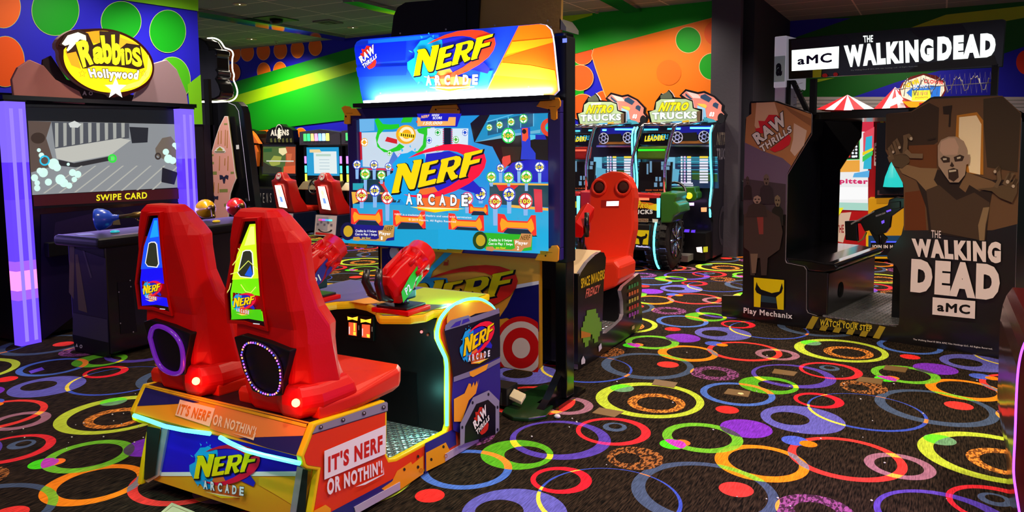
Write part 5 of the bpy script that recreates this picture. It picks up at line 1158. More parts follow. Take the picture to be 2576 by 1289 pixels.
a.ell('#28c8f0', *kb([(258, 930)])[0], 13, 13, ring=.7); a.ell('#30e840', *kb([(650, 918)])[0], 11, 11, ring=.6); a.ell('#58ff60', *kb([(650, 918)])[0], 5, 5); a.poly('#d4d8d4', kb([(395, 715), (430, 700), (470, 720), (450, 740), (405, 738)]))
a.poly('#3a0810', kb([(190, 1132), (1060, 1090), (1070, 1150), (195, 1195)])); a.text('#f4e820', 'SWIPE CARD', kb([(556, 1165), (850, 1150), (850, 1112), (556, 1128)]), .03)
part('screen', m, rb, 'wide screen showing a grey wooden stage')
m = MB(); a = Art(plR, m, PR, -.005); a.poly('#1a1238', [(104, 540), (492, 505), (492, 560), (104, 860)]); a.poly('#2a1c48', [(140, 560), (260, 530), (300, 560), (200, 640), (130, 640)]); a.polys('#28243c', [[(270, 545), (300, 528), (320, 543), (300, 552)]]); a.poly('#786850', [(286, 552), (300, 551), (304, 566), (284, 566)]); m.box(XR_ - .01, XR_ + .06, 3.55, 3.85, .70, .82, BLACK, .008); m.box(XR_ - .01, XR_ + .06, 4.1, 4.95, .78, .86, BLACK, .008)
part('lower_print', m, rb)
for y0, z0, lab in ((3.272, .005, 'violet column light with a pink band near its foot'), (4.86, .005, 'violet column light')):
    m = MB(); y1 = y0 + .16
    for za, zb, c_, s_ in ((z0, .38, '#6a44ff', 1.25), (.38, .46, '#9a58f8', 1.3), (.46, .62, '#ff8cd8', 1.5), (.62, .70, '#9a58f8', 1.3), (.70, 1.2, '#6440ff', 1.2), (1.2, 1.5, '#5c34f8', 1.15), (1.5, 1.99, '#7a60ff', 1.25)):
        m.box(-6.55, -6.45, y0, y1, za, zb, EM(c_, s_))
    p = part('light_column', m, rb, lab)
    m = MB()
    for f_ in (.3, .75): m.box(-6.4495, -6.448, y0 + .16 * f_ - .014, y0 + .16 * f_ + .014, z0 + .03, 1.93, EM('#8c74ff', 1.35))
    m.box(-6.56, -6.44, y0 - .005, y1 + .005, 1.985, 2.0, BLACK)
    q = part('led_strip', m, rb); q.parent = p
    area('column_glow', (-6.43, y0 + .08, 1.0), .12, 7, (.42, .28, 1), (0, math.radians(-90), 0), 1.9)
# oval sign
plO = plX(-6.47); ko = crop(130, 60, 6.138); m = MB()
bk = [(60, 300), (120, 200), (300, 90), (500, 80), (800, 65), (1050, 110), (1300, 230), (1480, 400), (1570, 560), (1590, 720), (1540, 880), (1400, 1010), (1200, 1090), (1120, 1130), (1060, 1110), (920, 1150), (880, 1080), (650, 1050), (400, 930), (200, 740), (110, 560), (110, 420), (60, 380)]
bk = smooth(bk + [bk[0]], 2)[:-1]; m.panel(plO, plO.P(ko(bk)), .05, M('#3c0c08', .4), M('#c8a8a0', .4)); a = Art(plO, m, lambda h: EM(h, 1.5))
ci, cj = 870, 590
a.poly('#ffd808', ko(smooth([(185, 400), (330, 240), (520, 130), (760, 100), (1020, 140), (1280, 260), (1450, 420), (1540, 580), (1560, 720), (1500, 870), (1350, 980), (1150, 1050), (900, 1070), (650, 1030), (420, 910), (250, 740), (180, 570), (185, 400)], 2)[:-1])); a.poly('#fff45c', ko([(1000, 1050), (1350, 960), (1500, 800), (1545, 640), (1490, 480), (1470, 700), (1350, 880), (1100, 960)])); a.poly('#ff9c10', ko([(520, 130), (740, 105), (730, 300), (640, 300)])); a.poly('#ffa018', ko([(200, 420), (370, 400), (450, 700), (300, 640)])); a.poly('#ffb020', ko([(920, 160), (1300, 300), (1340, 400), (1020, 430)]))
a.poly('#2a0e04', ko([(110, 330), (200, 150), (420, 90), (560, 150), (640, 330), (740, 290), (730, 110), (1050, 130), (1030, 400), (1150, 300), (1360, 330), (1400, 560), (1430, 680), (1330, 710), (1000, 660), (640, 650), (520, 690), (470, 690), (370, 430), (230, 460), (220, 360)]))
a.poly('#fffbd8', ko([(150, 310), (240, 180), (400, 130), (520, 180), (530, 260), (430, 240), (370, 300), (300, 380), (240, 430), (225, 400), (270, 320), (200, 340)]))
a.text('#f8f020', 'R', ko([(480, 680), (640, 620), (620, 190), (360, 290)]), .055)
for t_, q in (('a', [(640, 620), (800, 620), (800, 340), (620, 360)]), ('b', [(810, 620), (920, 620), (920, 180), (740, 180)]), ('b', [(930, 640), (1060, 640), (1060, 160), (910, 170)]), ('i', [(1070, 640), (1120, 640), (1110, 380), (1050, 380)]), ('D', [(1140, 630), (1235, 620), (1225, 370), (1120, 380)]), ('S', [(1230, 650), (1400, 680), (1350, 360), (1230, 370)])):
    a.text('#f4f018', t_, ko(q), .05)
a.text('#fffef0', 'Hollywood', ko([(600, 870), (1310, 900), (1340, 720), (540, 690)]), .06, 0, '#3c2008', .05)
star = lambda x, y, r_: [(x + (r_ if k % 2 == 0 else r_ * .42) * math.sin(k * pi / 5), y - (r_ if k % 2 == 0 else r_ * .42) * math.cos(k * pi / 5)) for k in range(10)]
a.poly('#fffcf0', ko(star(975, 1000, 175))); a.line('#8a6a10', ko(star(460, 770, 62)), 1., True); a.line('#8a6a10', ko(star(1405, 765, 58)), 1., True)
part('oval_sign', m, rb, 'glowing yellow oval sign')
m = MB(); plC = plX(-6.52)
m.panel(plC, plC.P([(36, 250), (30, 200), (45, 170), (75, 150), (110, 165), (140, 200), (200, 230), (215, 262)]), .03, M('#c07c74', .5), None, 0, .006); m.panel(plC, plC.P([(330, 262), (345, 225), (385, 160), (420, 150), (445, 175), (470, 235), (474, 265)]), .03, M('#a88c98', .5), None, 0, .006); m.panel(plC, plC.P([(100, 252), (110, 150), (130, 140), (170, 200), (340, 240), (340, 264)]), .02, M('#2c1a20', .5), None, -.01)
a = Art(plC, m); a.text('#c8b8c0', 'A', [(207, 240), (218, 240), (218, 229), (207, 229)], .05); a.ell('#c8b8c0', 228, 235, 5, 5, ring=.6)
part('sign_backing', m, rb, 'plain cut-out boards beside the oval sign')
# control pod
pd = thing('gun_pod', 'black waist-high control pod with plunger guns on its glossy top', 'control pod', (-5.7, 4.2, 0), None)
m = MB(); m.box(-5.95, -5.47, 3.41, 5.0, .03, .86, M('#0e0a18', .35, coat=.2), .012); pp = plY(3.408); kp2 = crop(140, 480, 2.93); a = Art(pp, m)
a.poly('#2a2240', kp2([(95, 410), (370, 500), (400, 1225), (150, 1185)])); a.polys('#5c4c44', [kp2([(105, 405), (140, 415), (135, 800), (100, 750)]), kp2([(145, 470), (165, 470), (235, 900), (170, 880)])]); a.poly('#4a4058', kp2([(200, 440), (215, 445), (270, 640), (260, 645)])); a.poly('#100c16', kp2([(125, 1060), (395, 1120), (400, 1225), (150, 1185)])); a.poly('#3c3450', kp2([(130, 900), (385, 950), (392, 1120), (130, 1060)]))
a.poly('#c8c0c8', kp2([(150, 1150), (160, 1125), (170, 1152)])); a.ell('#c8c0c8', *kp2([(192, 1148)])[0], 3.6, 4.5, ring=.5)
pq = plX(-5.468); a = Art(pq, m); a.poly('#141020', kp2([(455, 680), (560, 665), (600, 1040), (480, 1060)])); a.ells('#b0a8b8', [(x, y, 1.6, 1.8) for x, y in kp2([(465, 748), (548, 662), (553, 708), (477, 978), (572, 1042)])])
part('pod_body', m, pd, 'dark purple printed body')
m = MB(); m.box(-6.02, -5.43, 3.34, 5.05, .855, .935, M('#070609', .5), .03, 3); a = Art(Pl((0, 0, .9352), (1, 0, 0), (0, 1, 0)), m, PR, .0, False); a.poly('#4c6a78', [(-5.9, 3.45), (-5.8, 3.42), (-5.72, 3.5), (-5.86, 3.55)]); a.poly('#8c7430', [(-5.52, 3.5), (-5.49, 3.5), (-5.49, 3.9), (-5.52, 3.9)]); a.line('#3a2cc0', [(-6.0, 3.37), (-5.5, 3.37)], .012); part('pod_top', m, pd, 'glossy black top')
m = MB(); m.ball((-5.75, 3.68, .94), (.035, .035, .012), EM('#20c8d8', .8)); part('button', m, pd, 'turquoise button'); m = MB(); m.ball((-5.7, 4.62, .94), (.035, .035, .012), EM('#f0c010', .8)); part('button', m, pd, 'yellow button')
BRZ = M('#8a6c3c', .3, .8)
def plunger(loc, h, ang, lab):
    t = thing('plunger_gun', lab, 'toy gun', loc, 'plunger guns'); o = Vector(loc); dr = Vector((math.cos(ang), math.sin(ang), .1)).normalized()
    o = o + Vector((0, 0, .112))
    m = MB(); m.lathe([(.088, -.12), (.09, -.10), (.082, -.06), (.06, -.02), (.03, .0), (.022, .03), (.018, .05)], o, dr, M(h, .25, coat=.5), 22); part('plunger_cup', m, t, 'rubber cup')
    m = MB(); m.tube([o + dr * .04, o + dr * .14, o + dr * .16, o + dr * .28], [.016, .018, .026, .02], BRZ, 10); m.tube([o + dr * .25, o + dr * .27 - Vector((0, 0, .085)), o + dr * .3 - Vector((0, 0, .08))], [.018, .015, .015], BRZ, 8); m.tube([o + dr * .17 - Vector((0, 0, .02)), o + dr * .19 - Vector((0, 0, .05)), o + dr * .23 - Vector((0, 0, .05)), o + dr * .25 - Vector((0, 0, .02))], .006, BRZ, 6); part('gun_body', m, t, 'bronze gun body')
plunger((-5.80, 3.70, .935), '#2c54d8', .75, 'blue plunger gun lying on the pod beside a turquoise button'); plunger((-5.86, 4.66, .935), '#f0b008', -.5, 'yellow plunger gun lying on the far half of the pod'); plunger((-5.76, 4.92, .935), '#e81c28', -.55, 'red plunger gun lying behind the yellow plunger gun')
# ================================================================ cabinet with the pink surfboard side, seen from its end
YB = 6.05
sf = thing('surfboard_cabinet', 'black cabinet with a pink surfboard-shaped side panel and a thick black sign', 'arcade game', (-7.15, 6.4, 0))
ks = crop(500, 90, 2.743); pS = plY(YB); m = MB()
m.panel(pS, [(-7.95, .03), (-6.78, .03), (-6.79, .9), (-6.86, 1.5), (-6.925, 2.0), (-6.96, 2.08), (-7.03, 2.13), (-7.95, 2.13)], .1, M('#0a0a0e', .3, coat=.3), M('#0c0c12', .25, coat=.4), 0, .01); a = Art(pS, m)
a.line('#d0c8e8', ks([(205, 462), (250, 480), (275, 520), (310, 800), (350, 1140)]), 1.2); a.poly('#d8d8d8', ks([(258, 755), (278, 753), (280, 782), (260, 784)])); part('cabinet_body', m, sf)
m = MB(); bo = [(222, 560), (228, 600), (240, 700), (258, 830), (270, 930), (280, 985), (262, 1025), (240, 1090), (228, 1190), (225, 1289), (68, 1289), (70, 1150), (75, 1050), (90, 930), (110, 830), (140, 720), (170, 630), (205, 560)]
m.panel(pS, pS.P(ks(fat(bo, 4))), .012, M('#f0e4e0', .4), M('#b09c58', .3, .4), .05); a = Art(pS, m, PR, .051); a.poly('#e8a498', ks(bo))
a.polys('#8a8c4c', [ks(q) for q in ([(200, 605), (222, 605), (222, 616), (200, 616)], [(110, 820), (128, 818), (128, 830), (110, 832)], [(98, 872), (130, 870), (130, 886), (98, 888)], [(90, 938), (150, 936), (150, 958), (90, 960)], [(245, 938), (268, 938), (268, 952), (245, 954)], [(168, 1058), (225, 1056), (225, 1078), (168, 1080)], [(200, 1158), (214, 1156), (214, 1178), (200, 1178)])])
a.polys('#a8741c', [ks([(x, y), (x + 4, y), (x + 2, y + l_), (x - 3, y + l_)]) for x, y, l_ in ((160, 660, 90), (180, 655, 90), (208, 650, 110), (222, 655, 120), (168, 830, 100), (205, 845, 50), (226, 830, 100), (108, 1010, 80), (130, 1010, 70), (160, 1015, 70))])
a.poly('#f4ece8', ks([(130, 800), (150, 775), (172, 762), (200, 775), (214, 800), (205, 808), (140, 810)])); a.poly('#9c9c30', ks([(150, 788), (172, 768), (192, 786), (190, 794), (152, 794)])); a.poly('#787048', ks([(134, 797), (210, 797), (200, 805), (142, 805)]))
a.polys('#2c2c48', [ks([(170, 960), (190, 962), (200, 975), (215, 960), (232, 964), (228, 990), (212, 980), (206, 1015), (196, 1015), (190, 985), (172, 990)]), ks([(98, 1105), (120, 1108), (130, 1100), (142, 1108), (162, 1104), (160, 1128), (140, 1122), (132, 1140), (122, 1122), (100, 1130)])])
part('surfboard_panel', m, sf, 'pink surfboard-shaped panel with small doodles')
m = MB(); pT = plY(YB + .3); ou = [(15, 120), (25, 60), (60, 25), (100, 25), (140, 45), (165, 85), (170, 105), (195, 100), (218, 110), (222, 135), (212, 150), (215, 240), (228, 260), (225, 290), (215, 305), (235, 340), (250, 390), (240, 425), (205, 445), (150, 452), (15, 455)]
m.panel(pT, pT.P(ks(ou)), .2, GLOSSB, None, .2, .02); part('sign_shell', m, sf, 'thick glossy black sign shell')
m = MB(); pE = plY(YB + .325); R = [pE.w(*c) for c in pE.P(ks(smooth([(15, 458), (150, 458), (215, 455), (256, 432), (270, 390), (256, 340), (238, 305), (246, 270), (232, 240), (230, 160), (240, 130), (228, 100), (194, 88), (178, 84), (150, 34), (105, 14), (60, 18)], 2)))]; m.tube(R, .008, EM('#fff4dc', 5), 8); part('sign_edge_light', m, sf, 'white glowing edge of the sign')
m = MB(); m.box(-7.5, -7.42, YB - .06, YB - .02, 1.5, 2.4, M('#0a0a0a', .3)); part('sign_bracket', m, sf)
m = MB(); p0_ = atY(605, 512, 6.0); m.prism([p0_ + Vector(v) for v in ((-.05, 0, .02), (-.01, 0, .05), (.04, 0, -.06), (0, 0, -.1))], (0, .02, 0), M('#d8d4dc', .4)); m.box(p0_.x - .06, p0_.x + .03, 6.0, 6.05, p0_.z - .05, p0_.z + .02, GLOSSB, .006); part('card_reader', m, sf, 'card reader with a white card stub')

# ================================================================ row along the striped wall
FG = 10.85
ro = thing('orange_hood_cabinet', 'game cabinet under an angular orange hood with a small green screen picture', 'arcade game', (-12.5, 10.8, 0))
p1 = plY(FG); k6 = crop(580, 300, 4.028); m = MB(); HO = M('#e8701c', .35, coat=.4)
m.panel(p1, p1.P(k6([(60, 105), (120, 98), (165, 120), (240, 118), (270, 150), (268, 250), (268, 320), (268, 470), (262, 640), (60, 640)])), .3, M('#14100c', .4)); part('cabinet_body', m, ro)
m = MB()
for q, h_ in (([(60, 105), (120, 98), (165, 120), (240, 118), (250, 160), (200, 200), (175, 150), (100, 150)], .16), ([(240, 118), (272, 150), (335, 250), (250, 240), (230, 190)], .12), ([(175, 205), (240, 190), (265, 240), (210, 310), (160, 320)], .18), ([(240, 280), (300, 258), (312, 330), (300, 480), (270, 480), (275, 350)], .11), ([(60, 260), (140, 240), (165, 330), (60, 345)], .13)):
    m.panel(p1, p1.P(k6(q)), .1, HO, None, h_, .01)
m.panel(p1, p1.P(k6([(178, 240), (215, 235), (205, 290), (170, 305)])), .05, M('#1c0c04', .4), None, .19); part('hood', m, ro, 'angular orange hood')
m = MB(); a = Art(p1, m, lambda h: EM(h, .9), .02); a.poly('#2c78d8', k6([(60, 360), (270, 355), (272, 470), (60, 480)])); a.poly('#48b048', k6([(60, 430), (272, 410), (272, 470), (60, 480)])); a.poly('#e8e040', k6([(60, 400), (200, 380), (180, 400), (60, 420)])); a.poly('#fff', k6([(60, 230), (150, 220), (150, 260), (60, 265)])) if False else None
a.poly('#50e070', k6([(60, 165), (160, 160), (162, 220), (60, 230)])); a.poly('#f0fff4', k6([(60, 228), (155, 222), (140, 255), (60, 262)])); part('screen', m, ro, 'small bright screen')
m = MB(); c = atY(*k6([(230, 490)])[0], FG - .2)
c.x = -12.25
for dx in (0, .08, -.2): m.tube([c + Vector((dx, 0, -.18)), c + Vector((dx, .1, -.02)), c + Vector((dx + .1, .24, .06))], [.03, .035, .02], M('#a02848', .3, coat=.5), 8)
m.box(c.x - .6, -12.06, FG - .3, FG, c.z - .24, c.z - .16, M('#a8e820', .4, emit=.5), .01); m.box(c.x - .6, -12.06, FG - .28, FG, .03, c.z - .24, M('#0a0a0c', .4)); part('control_panel', m, ro, 'control panel with lime trim and magenta guns')
al = thing('alien_shooter_cabinet', 'wide black shooter cabinet with a silver lettered sign beside the orange hood', 'arcade game', (-11.5, 10.9, 0))
m = MB(); m.box(-12.03, -11.02, FG, 11.17, .05, 1.8, M('#08080a', .4), .01); m.box(-12.03, -11.05, FG - .5, FG, .05, .82, M('#0a0a0c', .35), .02); p2 = plY(FG - .502); a = Art(p2, m)
for i, ch in enumerate('ALIENS'): a.text('#b8b8b8', ch, k6([(222 + i * 36, 850 - i * 2), (236 + i * 36, 850), (236 + i * 36, 750), (222 + i * 36, 750)]), .0)
part('cabinet_body', m, al)
m = MB(); p3_ = plY(FG - .01); m.panel(p3_, p3_.P(k6([(318, 258), (664, 258), (664, 575), (318, 570)])), .03, GLOSSB); a = Art(p3_, m, lambda h: EM(h, .85)); a.poly('#506c30', k6([(330, 278), (658, 280), (658, 552), (330, 548)])); a.poly('#c0542c', k6([(560, 280), (658, 280), (658, 552), (540, 550), (560, 420)])); a.poly('#fff0b0', k6([(490, 295), (560, 290), (575, 340), (530, 370), (490, 340)])); a.poly('#a8b048', k6([(390, 440), (440, 370), (520, 380), (500, 460), (420, 480)])); a.poly('#e07040', k6([(565, 350), (625, 350), (610, 440), (575, 440)])); a.poly('#1c5c28', k6([(335, 300), (420, 295), (420, 330), (335, 335)])); a.poly('#2c2c1c', k6([(330, 430), (400, 470), (520, 490), (520, 548), (330, 548)])); a.poly('#e8e8d8', k6([(365, 430), (642, 432), (642, 420), (365, 418)])); a.poly('#f06030', k6([(540, 480), (658, 470), (658, 552), (540, 550)])); part('screen', m, al, 'green and orange lit screen')
m = MB(); m.panel(p3_, p3_.P(k6([(370, 240), (385, 130), (430, 90), (480, 75), (500, 50), (530, 50), (550, 70), (610, 85), (645, 110), (662, 240)])), .15, M('#0c0c0c', .3), None, .05, .01); a = Art(p3_, m, PR, .051); a.text('#e8e8e0', 'ALIENS', k6([(425, 170), (612, 165), (610, 105), (425, 108)]), .05, 0); a.ell('#c8ccc8', *k6([(512, 120)])[0], 9, 17, 20, .86); a.poly('#f4f4e8', k6([(505, 90), (520, 90), (530, 200), (512, 215), (498, 200)])); a.polys('#585c30', [k6([(420 + i * 40, 200), (440 + i * 40, 190), (445 + i * 40, 235), (425 + i * 40, 235)]) for i in range(6)]); part('sign', m, al, 'dark sign with silver lettering')

# ---------------------------------------------------------------- kart racers
KY = 9.95
KRED = M('#c01410', .35, coat=.3); KRED2 = M('#d82818', .42)
kr_ = thing('kart_cabinet', 'red-seated kart racing cabinet with a blue screen, next to the black alien shooter', 'arcade game', (-10.45, 10.5, 0), 'kart racing cabinets')
def kart(t, dx, face):
    xs = -9.45 + dx; V3 = lambda x, y, z: Vector((xs + x, y, z))
    m = MB(); m.prism([V3(-.27, KY, .03), V3(-.27, KY + .06, .40), V3(-.27, KY + .62, .40), V3(-.27, KY + .8, .2), V3(-.27, 11.1, .2), V3(-.27, 11.1, .03)], (.54, 0, 0), M('#101a34', .35, coat=.3), .01); part('base', m, t)
    pr = Pl(V3(-.25, KY - .002, .03), (1, 0, 0), (0, .06, .37)); m = MB(); m.panel(pr, [(0, 0), (.5, 0), (.5, .37), (0, .37)], .02, M('#d0c0c4', .35), M('#e8e4f0', .3, .6)); a = Art(pr, m, PR, .001, False)
    a.poly('#a8a0b0', [(.03, .1), (.3, .1), (.3, .34), (.03, .34)]); a.polys('#70687c', [[(.04 + .08 * i, .18 + .04 * (i % 2)), (.09 + .08 * i, .18 + .04 * (i % 2)), (.09 + .08 * i, .22 + .04 * (i % 2)), (.04 + .08 * i, .22 + .04 * (i % 2))] for i in range(5)]); a.ell('#2a1c18', .25, .12, .17, .06, 24, .75, 180, 360); a.poly('#d02820', [(.03, .02), (.44, .02), (.44, .05), (.03, .06)])
    for c_, x_ in (('#ff4080', .08), ('#a060ff', .16), ('#40a0ff', .24), ('#40e0d0', .32)): a.poly(EM(c_, 1.6), [(x_, .27), (x_ + .08, .27), (x_ + .08, .3), (x_, .3)])
    part('rear_plate', m, t, 'pale checkered plate at the rear of the base')
    m = MB(); S_ = []
    for z, y0, y1, hw in ((.40, .12, .50, .22), (.55, .08, .42, .215), (.68, .05, .32, .205), (.78, .03, .28, .2), (.86, .02, .25, .205), (.93, .0, .22, .21), (1.0, -.02, .22, .2), (1.03, -.02, .16, .12), (1.10, -.01, .13, .095), (1.15, .02, .1, .06)):
        S_.append([V3(x, KY + y, z) for x, y in ((-hw, y0), (hw, y0), (hw, y1), (hw * .6, y1 + .02), (-hw * .6, y1 + .02), (-hw, y1))])
    m.loft(S_, KRED, True, .018, True, 2); st = part('seat', m, t, 'red bucket seat')
    m = MB(); m.loft([[V3(x * k_, KY + .42 + y, z) for x, y in ((-.22, -.1), (.22, -.1), (.22, .36), (-.22, .36))] for z, k_ in ((.40, .9), (.45, 1.), (.5, .96))], KRED2, False, .02); part('seat_pan', m, t)
    pb = Pl(V3(-.1, KY + .115, .42), (1, 0, 0), (0, -.14, .52)); m = MB(); m.panel(pb, [(0, .1), (.2, .08), (.18, .52), (.02, .52)], .03, EM('#fff4dc', 3.2), KRED, .03); a = Art(pb, m, lambda h: EM(h, 1.6), .031, False); a.ell('#ffd8b0', .1, .4, .035, .05); a.poly('#e8d0c0', [(.05, .3), (.15, .3), (.15, .36), (.05, .36)]); a.poly('#6a90e0', [(.07, .2), (.14, .2), (.13, .3), (.07, .3)]); part('lit_back_panel', m, t, 'white glowing panel on the seat back')
    pm = Pl(V3(0, KY - .018, 1.08), (1, 0, 0), (0, .04, .12)); m = MB(); a = Art(pm, m, PR, .006, False); a.ell('#e8e4e4', 0, 0, .062, .062, 20); a.ell('#3a0808', 0, 0, .055, .055, 20, .9); a.text('#c02030', 'M', [(-.032, -.03), (.032, -.03), (.032, .03), (-.032, .03)], .03); part('badge', m, t, 'round white badge with a red letter')
    # screen tower
    xs += .30
    m = MB(); m.box(xs - .52, xs + .46, 10.8, 11.12, .2, 1.62, M('#0a0a10', .35)); m.prism([V3(-.55, 10.72, 1.64), V3(.49, 10.72, 1.64), V3(.48, 10.72, 1.88), V3(.0, 10.7, 1.94), V3(-.54, 10.72, 1.9)], (0, .3, 0), M('#5c5860', .2, .7), .01); part('tower', m, t, 'silver headed tower')
    pk = plY(10.795); m = MB(); a = Art(pk, m, lambda h: EM(h, .95), .0, False); a.poly('#18a0d8', [(xs - .44, 1.06), (xs + .38, 1.06), (xs + .38, 1.6), (xs - .44, 1.6)]); a.poly('#e8f4f4', [(xs - .26, 1.1), (xs + .32, 1.1), (xs + .32, 1.52), (xs - .26, 1.52)]); a.poly('#f0d8a0', [(xs - .36, 1.5), (xs - .05, 1.5), (xs - .1, 1.56), (xs - .36, 1.56)]); a.polys('#9ab8c8', [[(xs - .12, y_), (xs + .14, y_), (xs + .14, y_ + .008), (xs - .12, y_ + .008)] for y_ in (1.18, 1.24, 1.3, 1.36)]); a.poly('#b8d8c8', [(xs - .2, 1.43), (xs + .18, 1.43), (xs + .18, 1.47), (xs - .2, 1.47)]); part('screen', m, t, 'blue screen with a white notice')
    for sx in (-.48, .42):
        for z_, c_ in ((1.36, '#c080ff'), (1.18, '#50e8c8'), (1.02, '#e8f040')):
            m = MB(); m.box(xs + sx - .025, xs + sx + .025, 10.79, 10.81, z_ - .07, z_ + .07, EM(c_, 1.8), .006); part('light_bar', m, t)
    m = MB()
    for i, c_ in enumerate(('#40d060', '#30e080', '#ffb070', '#ff90c8', '#80b0ff', '#a0c8ff', '#f8f060')): m.box(xs - .42 + i * .095, xs - .35 + i * .095, 10.70, 10.73, 1.72, 1.86, EM(c_, 2.2), .008)
    part('marquee_lights', m, t, 'row of small coloured lights')
    m = MB(); c = V3(0, 10.55, .88); ay = Vector((0, -.9, .4)).normalized(); e1 = Vector((1, 0, 0)); e2 = ay.cross(e1); m.tube([c + e1 * math.cos(q_) * .16 + e2 * math.sin(q_) * .16 for q_ in [2 * pi * k_ / 20 for k_ in range(20)]], .016, GBLK, 8, True)
    for q_ in (.5, 2.6, 4.7): m.tube([c, c + e1 * math.cos(q_) * .16 + e2 * math.sin(q_) * .16], .014, GBLK, 6)
    m.tube([c, c + Vector((0, .25, -.1))], .02, GBLK, 6); part('steering_wheel', m, t)
    m = MB(); m.prism([V3(-.45, 10.5, .8), V3(-.4, 10.62, .95), V3(-.4, 10.8, .98), V3(-.45, 10.8, .78)], (.9, 0, 0), M('#8c7c60', .3, .5), .03, 3); part('dashboard', m, t, 'brass coloured dashboard')
kart(kr_, -1.06, 0)
dup(kr_, (1.06, 0, 0), 'red-seated kart racing cabinet partly hidden behind the big screen stand')

